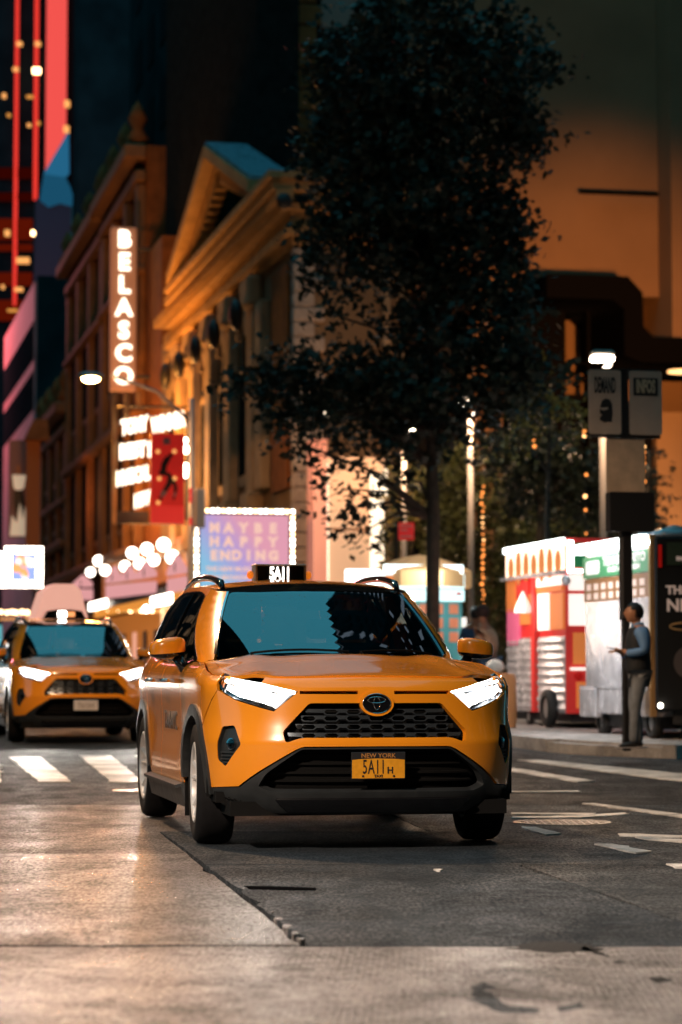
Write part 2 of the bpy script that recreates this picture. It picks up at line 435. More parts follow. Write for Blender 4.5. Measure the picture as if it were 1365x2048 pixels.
def top_zc(s):
    k = round(s, 3)
    if k not in _tz: _tz[k] = top_z(k)
    return _tz[k]
def shell(s, z):
    x, y, nx, ny = plan(s)
    d = inset(s, z)
    q = (top_zc(s)-z)/.075
    if q < 1:
        q = max(0, q); d += .045*(1-math.sqrt(max(0, 1-(1-q)**2)))
    return (x-nx*d, y-ny*d, z)

def edge(s):
    return shell(s, top_zc(s))
GL = [(0,0,.14,1.112),(.4,.40,.20,1.108),(.75,.735,.46,1.085),(.82,.80,.56,1.07),(1.2,.857,1.0,0),(2.4,.862,2.2,0),(3.1,.845,2.9,0),(3.5,.77,3.3,0),(3.8,.6,3.5,1.17),(4.4,0,3.58,1.17)]
GU = [(0,0,.93),(.4,.33,.955),(.75,.565,1.06),(.82,.625,1.15),(1.2,.64,1.35),(2.4,.65,2.2),(3.1,.64,2.85),(3.5,.60,3.1),(3.8,.45,3.2),(4.4,0,3.25)]
def roof_z(x, y):
    return smooth_table([(.93,1.525),(1.05,1.556),(1.3,1.592),(1.8,1.625),(2.3,1.630),(2.8,1.61),(3.25,1.55)], y)-.048*(abs(x)/.64)**2.2
def _gl(k):
    x = smooth_table([(g[0], g[1]) for g in GL], k); y = smooth_table([(g[0], g[2]) for g in GL], k)
    z = smooth_table([(g[0], g[3] if g[3] else belt_z(g[2])) for g in GL], k)
    return x, y, z
def _gu(k):
    x = smooth_table([(g[0], g[1]) for g in GU], k); y = smooth_table([(g[0], g[2]) for g in GU], k)
    return x, y, roof_z(x, y)
def cabin(k, t):
    sg = -1 if k < 0 else 1; a = abs(k)
    L = _gl(a); U = _gu(a); L2 = _gl(a+.02); tx, ty = L2[0]-L[0], L2[1]-L[1]
    if a < .02: tx, ty = 1, 0
    n = math.hypot(tx, ty) or 1; tx /= n; ty /= n; b = (.03 if a > .8 else .022)*4*t*(1-t)
    return (sg*(L[0]+(U[0]-L[0])*t+ty*b), L[1]+(U[1]-L[1])*t-tx*b, L[2]+(U[2]-L[2])*t)
def hood_s(x, y): return (x, y, hood_z(x, y))
def roof_s(x, y): return (x, y, roof_z(x, y))
# ------------------------------------------------------------------ taxi
S0 = s_of_y(0.0); S1 = s_of_y(2.69)
def car_mats():
    if 'tail_red' in MATS: return MATS
    paint = mat('taxi_paint', (.88,.295,.012), .26, coat=1.0)
    N, L = nodes_of(paint); b = N['Principled BSDF']; b.inputs['Coat Roughness'].default_value = .03
    # faint orange peel and dust
    nz = N.new('ShaderNodeTexNoise'); nz.inputs['Scale'].default_value = 260; tc = N.new('ShaderNodeTexCoord'); L.new(tc.outputs['Object'], nz.inputs['Vector'])
    bp = N.new('ShaderNodeBump'); bp.inputs['Strength'].default_value = .03; bp.inputs['Distance'].default_value = .001; L.new(nz.outputs[0], bp.inputs['Height']); L.new(bp.outputs[0], b.inputs['Normal'])
    n2 = N.new('ShaderNodeTexNoise'); n2.inputs['Scale'].default_value = 5; n2.inputs['Detail'].default_value = 8; L.new(tc.outputs['Object'], n2.inputs['Vector'])
    mr = N.new('ShaderNodeMapRange'); mr.inputs[1].default_value = .35; mr.inputs[2].default_value = .75; mr.inputs[3].default_value = .02; mr.inputs[4].default_value = .14; L.new(n2.outputs[0], mr.inputs[0]); L.new(mr.outputs[0], b.inputs['Coat Roughness'])
    mat('clad', (.022,.025,.027), .45, noise=(14,.15), bump=(400,.12,.001))
    mat('black_gloss', (.006,.006,.007), .08, coat=.6)
    mat('black_matt', (.005,.005,.005), .85, spec=.15)
    mat('tyre', (.008,.008,.009), .85, spec=.2, noise=(20,.25), bump=(150,.2,.002))
    mat('alloy', (.78,.77,.76), .28, metal=.35)
    mat('chrome', (.85,.86,.88), .06, metal=1)
    mat('grille_chrome', (.16,.19,.22), .22, metal=.85)
    mat('chrome_dark', (.35,.37,.4), .12, metal=1)
    mat('amber', (.8,.18,.01), .25, emit=(1,.25,.02), strength=.55)
    mat('amber_lens', (.5,.12,.01), .2)
    mat('tail_red', (.4,.01,.01), .15, emit=(1,.02,.01), strength=.12)
    glass('windshield_glass', (.62,.78,.80), .5, ior=3.3)
    glass('side_glass', (.35,.40,.40), .55, ior=1.5)
    glass('lamp_lens', (.95,.97,1), .93, ior=1.5)
    glow('beam_white', (1,.93,.82), 24); glow('beam_soft', (1,.92,.84), 2.2)
    glow('sign_white', (1,.9,.8), 5)
    mat('plate_yellow', (.70,.30,.015), .38, noise=(30,.12))
    mat('plate_white', (.62,.58,.55), .4)
    mat('plate_ink', (.01,.01,.012), .5)
    mat('plate_orange', (.45,.20,.05), .5)
    mat('seat', (.03,.03,.032), .75)
    mat('disc', (.3,.28,.26), .4, metal=.8)
    mat('decal', (.05,.05,.05), .5)
    return MATS
def make_taxi(label):
    M = car_mats(); P = M['taxi_paint']
    T = empty('taxi', label=label, cat='taxi', group='yellow taxis driving out of the side street')
    body = None
    HL = [(.448,.902),(.68,.948),(1.0,.984),(1.075,1.004),(1.05,.95),(.985,.893),(.88,.856),(.596,.792)]
    FOG = rounded([(.86,.708),(.965,.70),(1.0,.60),(1.0,.512),(.925,.474),(.79,.603)], .018)
    GR = rounded([(-.388,.834),(.388,.834),(.54,.676),(.52,.612),(.455,.634),(.42,.641),(-.42,.641),(-.455,.634),(-.52,.612),(-.54,.676)], .02)
    SL = [(.105,.8835),(.443,.8845),(.443,.902),(.105,.9025)]
    g = .003
    # --- front bumper skin
    half = []
    for i in range(13): half.append((.70*i/12, top_zc(.70*i/12)-.010))
    half += [(.70,.948),(.68,.944),(.452,.898),(.598,.787),(.88,.851),(.985,.888),(1.03,.905)]
    half += [(S0-.455*cos(radians(a)), .36+.455*sin(radians(a))) for a in (47,38,28,18,9,0)]
    half += [(1.108,.352),(.835,.367),(.805,.384),(.46,.577),(.43,.589),(.41,.5925)]
    outl = half+[(0,.5935)]+[(-a, b) for a, b in half[::-1]][:-1]
    panel('front_bumper', shell, outl, P, T, holes=[GR, SL, mirrored(SL), FOG, mirrored(FOG)], skirt=.035, step=.035)
    # backing behind every opening
    panel('grille_backing', shell, [(-.56,.60),(.56,.60),(.56,.915),(-.56,.915)], M['black_matt'], T, off=-.07, skirt=0, step=.08)
    # --- grille: four rows of a slim bar that splits round hexagons
    for r, zt in enumerate((.806,.770,.724,.676)):
        zt = zt-.002; hw = .40+(.834-zt)*.62 if zt > .68 else .515
        n = int(2*hw/.1305); holes = []
        for q in range(-8, 9):
            c = q*.1305+(.065 if r % 2 == 9 else 0)
            if abs(c) < hw-.045: holes.append([(c-.040,zt-.016),(c-.027,zt-.004),(c+.027,zt-.004),(c+.040,zt-.016),(c+.027,zt-.028),(c-.027,zt-.028)])
        poly = [(-hw,zt-.020)]
        top = []
        for q in range(-8, 9):
            c = q*.1305
            if abs(c) < hw-.045: top += [(c-.046,zt-.021),(c-.031,zt-.033),(c+.031,zt-.033),(c+.046,zt-.021)]
        poly = [(-hw, zt), (-hw+.01, zt-.019)]+top+[(hw-.01, zt-.019), (hw, zt)]
        panel('grille_bar', shell, poly, M['grille_chrome'], T, holes=holes, off=-.022, skirt=.02, step=.06)
        lo = [(-hw+.012, zt-.0225)]+[(a, b-.0025) for a, b in top]+[(hw-.012, zt-.0225), (hw-.014, zt-.027)]+[(a, b-.0075) for a, b in top[::-1]]+[(-hw+.014, zt-.027)]
        panel('grille_bar', shell, lo, M['black_gloss'], T, off=-.030, skirt=.02, step=.06)
    for sx in (-1, 1):
        panel('parking_sensor', shell, circle(sx*.445, .705, .018, 12, ry=.012), M['chrome_dark'], T, off=-.012, skirt=.02, step=.02)
    # --- emblem
    rg = panel('emblem_surround', shell, circle(0,.831,.098,40,ry=.072), P, T, holes=[circle(0,.831,.082,36,ry=.056)], off=.012, skirt=.03, step=.025)
    em = panel('emblem', shell, circle(0,.831,.083,40,ry=.057), M['black_gloss'], T, off=.010, skirt=.02, step=.03)
    mb = MB()
    def ring(cx, cz, rx, rz, r):
        pts = [shell(cx+rx*cos(t), cz+rz*sin(t)) for t in [2*pi*q/28 for q in range(29)]]
        mb.tube([(p[0], p[1]-.013, p[2]) for p in pts], r, 5, cap=False)
    ring(0,.831,.081,.055,.0035); ring(0,.851,.052,.017,.0032); ring(0,.833,.018,.036,.0032)
    mb.build('emblem_ring', M['chrome'], em, smooth=True)
    # --- lower bumper, intake, skid
    lowh = [(1.113,.347),(.83,.360),(.80,.377),(.455,.570),(.43,.583)]
    bot = [(1.13,.335),(1.03,.255),(.9,.222),(.586,.209),(.3,.205)]
    outl = [(0,.588)]+lowh[::-1]+bot+[(0,.203)]+[(-a, b) for a, b in bot[::-1]]+[(-a, b) for a, b in lowh]
    intake = rounded([(-.43,.577),(.43,.577),(.64,.44),(.70,.365),(.62,.335),(-.62,.335),(-.70,.365),(-.64,.44)], .02)
    panel('lower_bumper', shell, outl, M['clad'], T, holes=[intake], off=-.006, skirt=.05, step=.04)
    panel('intake_backing', shell, [(-.7,.30),(.7,.30),(.7,.6),(-.7,.6)], M['black_matt'], T, off=-.10, skirt=0, step=.09)
    for zz in (.375,.43,.485,.53):
        hw = .66 if zz < .40 else .44+(.572-zz)*1.25
        panel('intake_slat', shell, [(-hw,zz-.006),(hw,zz-.006),(hw-.005,zz+.006),(-hw+.005,zz+.006)], M['black_matt'], T, off=-.08, skirt=.02, step=.08)
    panel('skid_plate', shell, rounded([(-.52,.232),(.52,.232),(.60,.30),(-.60,.30)], .02), M['black_gloss'], T, off=.012, skirt=.03, step=.05)
    mb = MB()
    for q in range(7): a = Vector(shell(-.98+q*.022, .305-.010*(q % 2)-.004*q)); b = Vector(shell(-.958+q*.022, .305-.010*((q+1) % 2)-.004*q)); mb.tube([a+Vector((-.001,-.005,0)), b+Vector((-.001,-.005,0))], .0035, 4)
    mb.build('scratch', M['black_matt'], T)
    # --- lamps
    for sx in (1, -1):
        mr = (lambda p: p) if sx == 1 else mirrored
        hb = panel('headlight', shell, mr(shrink(HL, .001)), M['chrome_dark'], T, off=-.045, skirt=-.04, step=.04)
        for led, mt_ in (([(.595,.886),(.700,.912),(.718,.848),(.640,.826)],'beam_white'), ([(.748,.922),(.945,.938),(.945,.900),(.862,.870),(.765,.855)],'beam_white'), ([(.50,.890),(.575,.893),(.625,.822),(.598,.806)],'beam_soft'), ([(.70,.923),(.745,.929),(.762,.850),(.722,.842)],'beam_soft'), ([(.948,.948),(.985,.952),(.985,.912),(.948,.900)],'beam_soft')):
            panel('reflector', shell, mr(led), M[mt_], hb, off=-.022, skirt=.012, step=.06)
        panel('lamp_strip', shell, mr([(.47,.901),(.69,.943),(1.03,.976),(1.03,.968),(.69,.935),(.50,.898)]), M['beam_white'], hb, off=-.016, skirt=.01, step=.06)
        panel('side_reflector', shell, mr([(1.005,.925),(1.045,.96),(1.055,.985),(1.015,.965)]), M['amber_lens'], hb, off=-.014, skirt=.01, step=.04)
        panel('lens', shell, mr(shrink(HL, .002)), M['lamp_lens'], hb, off=-.002, skirt=0, step=.04)
        fp = panel('fog_pod', shell, mr(shrink(FOG, .001)), M['clad'], T, off=-.03, skirt=-.025, step=.04)
        panel('fog_lamp', shell, circle(sx*.888, .604, .036, 20), M['chrome_dark'], fp, off=-.014, skirt=.02, step=.03)
        panel('lens', shell, circle(sx*.888, .604, .033, 20), M['lamp_lens'], fp, off=-.010, skirt=0, step=.03)
        for q in range(4):
            zz = .555-q*.019; panel('fog_slat', shell, mr([(.845+q*.016,zz-.005),(.985,zz-.005),(.985,zz+.004),(.835+q*.016,zz+.004)]), M['clad'], fp, off=-.014, skirt=.02, step=.06)
        # --- fender, doors, quarter
        arc = lambda s0, r, a0, a1, n=14: [(s0-r*cos(radians(a0+(a1-a0)*q/n)), .36+r*sin(radians(a0+(a1-a0)*q/n))) for q in range(n+1)]
        sd = s_of_y(.62)
        fen = [(1.036,.905),(1.056,.95),(1.082,1.003)]
        ss = 1.09
        while ss < sd: fen.append((ss, top_zc(ss)-.002)); ss += .06
        fen += [(sd, top_zc(sd)), (sd,.34), (S0+.46,.34)]+arc(S0,.455,178,49)
        panel('fender', shell, mr(fen), P, T, skirt=.02, step=.045)
        y1, y2 = s_of_y(1.60), s_of_y(2.42)
        d1 = [(sd+.004,.335),(y1,.335),(y1,top_zc(y1)-.002),(sd+.2,top_zc(sd+.2)-.002),(sd+.004,top_zc(sd)-.002)]
        fd = panel('front_door', shell, mr(d1), P, T, skirt=.02, step=.05)
        d2 = [(y1+.005,.335),(S1-.50,.335)]+arc(S1,.458,8,55,6)+[(y2,.80),(y2,top_zc(y2)-.002),(y1+.3,top_zc(y1+.3)-.002),(y1+.005,top_zc(y1)-.002)]
        rd = panel('rear_door', shell, mr(d2), P, T, skirt=.02, step=.05)
        for dd, yy in ((fd,1.42),(rd,2.25)):
            p = Vector(shell(sx*s_of_y(yy), .955)); n = Vector((sx, 0, 0)); mb = MB()
            mb.tube([p+n*.004, p+n*.035+Vector((0,-.03,0)), p+n*.04+Vector((0,-.10,0)), p+n*.035+Vector((0,-.17,0)), p+n*.004+Vector((0,-.20,0))], [.010,.012,.014,.012,.010], 8)
            mb.build('door_handle', M['chrome'], dd, smooth=True)
        rq = [(y2+.004,.81)]+arc(S1,.458,57,180,10)+[(S1+.46,.30)]
        e = PLEN; rq += [(e-.9,.28),(e-.5,.27),(e-.004,.27),(e-.004,1.0),(e-.5,1.03)]
        ss = e-.62
        while ss > y2+.02: rq.append((ss, top_zc(ss)-.004)); ss -= .08
        rq.append((y2+.004, top_zc(y2)-.004))
        panel('rear_quarter', shell, mr(rq), P, T, skirt=.02, step=.06)
        panel('tail_lamp', shell, mr([(e-.9,.86),(e-.35,.90),(e-.35,.96),(e-.9,1.0)]), M['tail_red'], T, off=.012, skirt=.03, step=.06)
        # wheel-arch and sill cladding
        for s0_, nm in ((S0,'front'),(S1,'rear')):
            ring_ = arc(s0_,.462,-6 if nm == 'front' else 2,186 if nm == 'rear' else 178,26)+arc(s0_,.392,178 if nm == 'front' else 186,-6 if nm == 'front' else 2,24)
            panel('arch_cladding', shell, mr(ring_), M['clad'], T, off=.013, skirt=.05, step=.035)
            yy = 0 if nm == 'front' else 2.69
            mb = MB(); wm_ = Matrix.Translation((sx*.90, yy, .36))
            for q_ in range(16):
                t0_, t1_ = radians(-8+196*q_/16), radians(-8+196*(q_+1)/16); A_ = lambda t, d: wm_ @ Vector((-sx*d, .44*cos(t), .44*sin(t)))
                mb.face(A_(t0_,0), A_(t1_,0), A_(t1_,.30), A_(t0_,.30)); mb.face(A_(t0_,.30), A_(t1_,.30), wm_ @ Vector((-sx*.30,0,0)))
            mb.build('wheel_well', M['black_matt'], T)
        panel('sill_cladding', shell, mr([(S0+.43,.195),(S1-.42,.195),(S1-.455,.33),(S0+.455,.33)]), M['clad'], T, off=.022, skirt=.05, step=.06)
        panel('sill_step', lambda a, b: (sx*(.925+b), a, .333-b*.25), [(.47,-.01),(2.22,-.01),(2.20,.04),(.49,.04)], M['clad'], T, skirt=.02, step=.1)
        mb = MB(); mb.box(sx*.80-.11, sx*.80+.11, .43, .445, .14, .36); mb.build('mud_flap', M['black_matt'], T)
        # --- cabin sides
        fr = [(.748,0),(.748,1),(1.2,1),(2.0,1),(2.8,1),(3.4,1),(3.72,1),(3.72,0),(3.2,0),(2.4,0),(1.6,0)]
        dlo = rounded([(.865,.02),(1.16,.90),(1.5,.925),(2.4,.925),(2.95,.90),(3.32,.62),(3.36,.10),(3.2,.05),(1.9,.035)], .05)
        panel('cabin_frame', cabin, mr(fr), P, T, holes=[mr(dlo)], skirt=.03, step=.06, flip=1 if sx else -1)
        wt = panel('window_trim', cabin, mr(shrink(dlo, -.008)), M['black_gloss'], T, holes=[mr(shrink(dlo, .022))], off=.004, skirt=.02, step=.07)
        bp = [(1.86,.05),(1.96,.05),(1.90,.92),(1.82,.92)]; panel('door_pillar', cabin, mr(bp), M['black_gloss'], T, off=.005, skirt=.02, step=.06)
        bp = [(2.74,.06),(2.80,.06),(2.68,.90),(2.63,.905)]; panel('door_pillar', cabin, mr(bp), M['black_gloss'], T, off=.005, skirt=.02, step=.06)
        in_ = shrink(dlo, .012)
        def clip(poly, a0, a1):
            q = []
            for (a, b) in resample(poly, .03):
                if a0 <= a <= a1: q.append((a, b))
            return q
        for a0, a1 in ((.80,1.88),(1.88,2.72),(2.72,3.6)):
            q = clip(in_, a0, a1)
            if len(q) > 3: panel('side_window', cabin, mr(q), M['side_glass'], T, off=-.004, skirt=0, step=.08)
        panel('belt_moulding', shell, mr([(s_of_y(.60), top_zc(s_of_y(.6))-.004)]+[(s_of_y(.6+.2*q), top_zc(s_of_y(.6+.2*q))+.010) for q in range(0, 14)]+[(s_of_y(.6+.2*q), top_zc(s_of_y(.6+.2*q))-.014) for q in range(13, -1, -1)]), M['black_gloss'], T, off=.008, skirt=.03, step=.08)
        # bright strip beside the windshield
        panel('pillar_trim', cabin, mr([(.733,.06),(.748,.06),(.748,.985),(.733,.985)]), M['chrome'], T, off=.006, skirt=.02, step=.05)
        # fender top strip between hood and wing
        E1 = [edge(1.0+.06*q)[:2] for q in range(0, 26) if edge(1.0+.06*q)[1] < .60]
        hs = [(.725,-.50),(.765,-.3),(.785,-.1),(.79,.15),(.775,.40),(.79,.56)]
        panel('fender_crown', hood_s, mr(E1+hs[::-1]) if sx == 1 else [(-a, b) for a, b in (E1+hs[::-1])][::-1], P, T, skirt=.02, step=.04)
        # mirror
        c = Vector((sx*.985, .72, 1.155)); mm = MB(); NU, NV = 26, 18
        def mp(u, v, sc=1.0):
            cu, su, cv, sv = cos(u), sin(u), cos(v), sin(v); ex = .55
            f = lambda q: math.copysign(abs(q)**ex, q)
            x = .112*f(cu)*f(cv); y = .075*f(su)*f(cv); z = .066*f(sv)
            z += -.012*(x*sx/.1); y += .03*(x*sx/.1)**2; z *= 1-.18*max(0, x*sx/.11)
            return c+Vector((x, y+(.02 if y > 0 else 0)*0, z))*sc
        def grid(v0, v1, nv, m_, nm, par):
            b = MB()
            for j in range(nv):
                for i in range(NU):
                    u0, u1 = 2*pi*i/NU, 2*pi*(i+1)/NU; a0, a1 = v0+(v1-v0)*j/nv, v0+(v1-v0)*(j+1)/nv
                    b.face(mp(u0,a0), mp(u1,a0), mp(u1,a1), mp(u0,a1))
            o = b.build(nm, m_, par, smooth=True)
            import bmesh
            bm = bmesh.new(); bm.from_mesh(o.data); bmesh.ops.remove_doubles(bm, verts=bm.verts, dist=1e-5); bm.to_mesh(o.data); bm.free(); o.data.polygons.foreach_set('use_smooth', [True]*len(o.data.polygons))
            return o
        mo = grid(-.30, pi/2, 10, P, 'mirror', T)
        grid(-pi/2, -.30, 8, M['black_gloss'], 'mirror_base', mo)
        b = MB(); b.tube([c+Vector((-sx*.05,.01,-.055)), c+Vector((-sx*.09,.0,-.10)), Vector((sx*.862,.70,1.0))], [.03,.034,.04], 8); b.build('mirror_arm', M['black_gloss'], mo, smooth=True)
        # roof rail
        b = MB(); xs = .575
        pts = [(sx*xs, 1.20, roof_z(xs,1.20)+.004)]+[(sx*(xs+.012*sin(pi*q/10)), 1.28+1.75*q/10, roof_z(xs,1.28+1.75*q/10)+.032+.02*sin(pi*q/10)) for q in range(11)]+[(sx*xs, 3.12, roof_z(xs,3.12)+.004)]
        b.tube(pts, [.016,.026]+[.022]*9+[.024,.014], 8); b.build('roof_rail', M['black_gloss'], T, smooth=True)
        # wheels
        for yy, steer in ((0, radians(-3)), (2.69, 0)):
            Wm = Matrix.Translation((sx*.805, yy, .36)) @ Matrix.Rotation(steer, 4, 'Z') @ Matrix.Rotation(sx*pi/2, 4, 'Y')
            b = MB(); b.lathe([(0,.02),(.16,.02),(.16,-.02),(0,-.02)], 24, Wm); wh = b.build('wheel', M['disc'], T, smooth=True, ang=30)
            b = MB(); b.lathe([(.225,.098),(.245,.108),(.30,.116),(.335,.108),(.352,.085),(.359,.04),(.36,0),(.359,-.04),(.352,-.085),(.335,-.105),(.29,-.112),(.225,-.10)], 56, Wm)
            b.build('tyre', M['tyre'], wh, smooth=True)
            b = MB()
            b.lathe([(.236,.100),(.236,.108),(.226,.112),(.214,.104),(.208,.07),(.205,-.09),(.228,-.10)], 48, Wm)
            b.lathe([(0,.078),(.03,.078),(.036,.07),(.062,.064),(.066,.04),(0,.03)], 24, Wm)
            for q in range(5):
                for dq in (-.17, .17):
                    t = 2*pi*q/5+dq; t2 = 2*pi*q/5+dq*1.35; pr = []
                    for r, hw_, z_ in ((.045,.016,.060),(.12,.0125,.072),(.20,.015,.092),(.224,.020,.100)):
                        tt = t*(1-(r-.045)/.18*.0)+ (t2-t)*(r-.045)/.18
                        cx, cy = cos(tt), sin(tt); pr.append((Vector((cx*r-cy*hw_, cy*r+cx*hw_, z_)), Vector((cx*r+cy*hw_, cy*r-cx*hw_, z_)), Vector((cx*r, cy*r, z_+.008))))
                    for a_, b_ in zip(pr, pr[1:]):
                        dn = Vector((0,0,-.03))
                        F = [(a_[0],a_[2],b_[2],b_[0]),(a_[2],a_[1],b_[1],b_[2]),(a_[0],b_[0],b_[0]+dn,a_[0]+dn),(b_[1],a_[1],a_[1]+dn,b_[1]+dn)]
                        for f in F: b.face(*[Wm @ p for p in f])
            b.build('rim', M['alloy'], wh, smooth=True, ang=35)
    # --- hood
    hood = [edge(-1.0+2.0*q/40)[:2] for q in range(41)]
    hood = [(x*.997, y+.004) for x, y in hood]
    rs = [(.722,-.50),(.761,-.3),(.781,-.1),(.786,.15),(.771,.40),(.70,.36),(.55,.255),(.4,.175),(.2,.13)]
    hood += rs+[(0,.115)]+[(-a, b) for a, b in rs[::-1]]
    panel('hood', hood_s, hood, P, T, skirt=.02, step=.045)
    panel('cowl', lambda x, y: (x, y, hood_z(x, y)-.022), [(-.77,.40),(-.4,.16),(0,.10),(.4,.16),(.77,.40),(.8,.62),(.72,.52),(.38,.26),(0,.2),(-.38,.26),(-.72,.52),(-.8,.62)], M['black_matt'], T, skirt=.03, step=.06)
    # --- windshield, header, roof, rear
    ws = rounded([(-.73,.0),(.73,.0),(.73,.985),(-.73,.985)], .05)
    panel('windshield', cabin, ws, M['windshield_glass'], T, skirt=0, step=.06)
    fb = rounded([(-.73,.0),(.73,.0),(.73,.985),(-.73,.985)], .05)
    panel('windshield_border', cabin, fb, M['black_gloss'], T, holes=[rounded([(-.69,.035),(.69,.035),(.69,.95),(-.69,.95)], .06)], off=-.005, skirt=0, step=.05)
    U = [(-_gu(k)[0], _gu(k)[1]) for k in (4.4,4.1,3.8,3.65,3.5,3.3,3.1,2.6,2.0,1.6,1.2,1.0,.9,.82,.78,.75,.6,.4,.2)]+[(_gu(k)[0], _gu(k)[1]) for k in (0,.2,.4,.6,.75,.78,.82,.9,1.0,1.2,1.6,2.0,2.6,3.1,3.3,3.5,3.65,3.8,4.1)]
    fr = [p for p in U if p[1] < 1.16]; panel('roof_header', roof_s, [(-.60,1.21)]+fr+[(.60,1.21)], M['black_gloss'], T, skirt=.02, step=.05)
    bk = [(-.60,1.213)]+[(.60,1.213)]+[p for p in U if p[1] > 1.2 and p[0] > 0]+[p for p in U if p[1] > 1.2 and p[0] <= 0]
    panel('roof', roof_s, bk, P, T, skirt=.02, step=.07)
    panel('rear_frame', cabin, [(3.725,0),(4.4,0),(4.4,1),(3.725,1)], P, T, holes=[[(3.86,.12),(4.399,.12),(4.399,.88),(3.86,.88)]], skirt=.02, step=.06)
    panel('rear_frame', cabin, mirrored([(3.725,0),(4.4,0),(4.4,1),(3.725,1)]), P, T, holes=[mirrored([(3.86,.12),(4.399,.12),(4.399,.88),(3.86,.88)])], skirt=.02, step=.06)
    for sx in (1, -1):
        q = [(3.865,.125),(4.399,.125),(4.399,.875),(3.865,.875)]
        panel('rear_window', cabin, q if sx == 1 else mirrored(q), M['side_glass'], T, off=-.01, skirt=0, step=.08)
    # --- wipers
    for x0, x1 in ((-.55,.05),(.12,.62)):
        b = MB(); pts = []
        for q in range(7):
            k = x0+(x1-x0)*q/6; p = cabin(k*.98, .035+.03*sin(pi*q/6)); pts.append((p[0], p[1]-.018, p[2]+.006))
        b.tube(pts, .007, 5); b.tube([pts[0], (pts[0][0]+.02, pts[0][1]-.03, pts[0][2]-.03)], .009, 5); b.build('wiper', M['black_matt'], T)
    # --- interior
    b = MB(); b.box(-.78,.78,.45,.95,.6,.99); b.box(-.70,.70,.35,.62,.9,1.045); b.build('dashboard', M['black_matt'], T)
    b = MB(); b.box(-.86,.86,-.55,3.45,.27,.33); b.box(-.80,.80,-.45,.45,.3,.85); b.build('floor_pan', M['black_matt'], T)
    for x in (-.37, .37):
        b = MB(); m_ = Matrix.Translation((x, 1.55, .62)) @ Matrix.Rotation(radians(-14), 4, 'X'); b.box(-.25,.25,-.06,.08,.05,.60,m_,.05); b.box(-.25,.25,-.50,.0,.0,.13,Matrix.Translation((x,1.55,.6)),.04); b.box(-.13,.13,-.05,.05,.63,.82,m_,.03); b.build('front_seat', M['seat'], T)
        b = MB(); m_ = Matrix.Translation((x, 2.55, .66)) @ Matrix.Rotation(radians(-18), 4, 'X'); b.box(-.33,.33,-.06,.08,.05,.58,m_,.05); b.box(-.12,.12,-.05,.05,.62,.76,m_,.03); b.box(-.33,.33,-.45,.0,0,.12,Matrix.Translation((x,2.5,.62)),.04); b.build('rear_seat', M['seat'], T)
    b = MB(); b.tube([(.37+.18*cos(2*pi*q/20), 1.02+.05*sin(2*pi*q/20), 1.0+.175*sin(2*pi*q/20)) for q in range(21)], .014, 6, cap=False); b.tube([(.20,1.02,1.0),(.54,1.02,1.0)], .014, 5); b.build('steering_wheel', M['black_matt'], T, smooth=True)
    b = MB(); b.box(-.12,.12,1.00,1.03,1.40,1.465,bev=.012); b.box(-.05,.05,.98,1.06,1.46,1.53,bev=.01); b.build('rear_view_mirror', M['black_gloss'], T)
    b = MB(); p = [cabin(.52,.09), cabin(.64,.09), cabin(.64,.15), cabin(.52,.15)]; b.face(*[(q[0], q[1]+.006, q[2]) for q in p]); b.build('sticker', mat('sticker_teal', (.35,.55,.55), .6), T)
    b = MB(); b.box(-.80,.80,-.70,3.4,.20,.28); b.build('underbody', M['black_matt'], T)
    # --- plate
    zc = .485; y0 = shell(0, .5)[1]-.012
    pl = MB().box(-.155,.155,y0-.004,y0,.410,.562,bev=.003).build('licence_plate', M['plate_ink'], T)
    b = MB(); b.prism([(-.150,.416),(.150,.416),(.150,.518),(.10,.523),(0,.526),(-.10,.523),(-.150,.518)], y0-.006, y0-.0042); b.build('plate_face', M['plate_yellow'], pl)
    letters('NEW YORK', .034, M['plate_orange'], pl, (0, y0-.006, .541), bold=.0002, depth=.002, sx=1.1)
    letters('5A11', .112, M['plate_ink'], pl, (-.026, y0-.0075, .476), bold=.0004, depth=.002, sx=.50, space=1.12)
    letters('H', .05, M['plate_ink'], pl, (.067, y0-.0075, .459), bold=.0012, depth=.002)
    letters('TAXI', .020, M['plate_ink'], pl, (0, y0-.0075, .4275), bold=.0008, depth=.002, sx=1.1)
    b = MB()
    for x in (-.088,.088): b.lathe([(0,.0),(.007,0),(.005,.004),(0,.005)], 10, Matrix.Translation((x, y0-.006, .4275)) @ Matrix.Rotation(pi/2, 4, 'X') )
    b.build('plate_bolt', M['plate_ink'], pl)
    # --- roof sign
    zs = 1.628; ys = 2.42
    sg = MB().box(-.165,.165,ys-.06,ys+.10,zs+.005,zs+.118,bev=.006).build('roof_sign', M['black_gloss'], T)
    MB().box(-.18,.18,ys-.085,ys+.12,zs+.118,zs+.128,bev=.003).build('sign_lid', mat('lid_grey', (.35,.38,.4), .3, metal=.6), sg)
    b = MB(); b.box(-.178,-.165,ys-.075,ys+.10,zs,zs+.118); b.box(.165,.178,ys-.075,ys+.10,zs,zs+.118); b.build('sign_cheek', mat('cheek_grey', (.12,.12,.12), .4), sg)
    letters('5A11', .118, M['sign_white'], sg, (-.005, ys-.064, zs+.061), bold=.0035, depth=.003, sx=.60, space=.95)
    for x in (-.205,.205):
        ball(.024,12,8,(x,ys,zs+.055),sz=1.25).build('sign_indicator', M['amber'], sg, smooth=True)
    b = MB(); b.box(-.14,.14,ys-.05,ys+.08,zs-.02,zs+.006); b.build('sign_foot', M['black_matt'], sg)
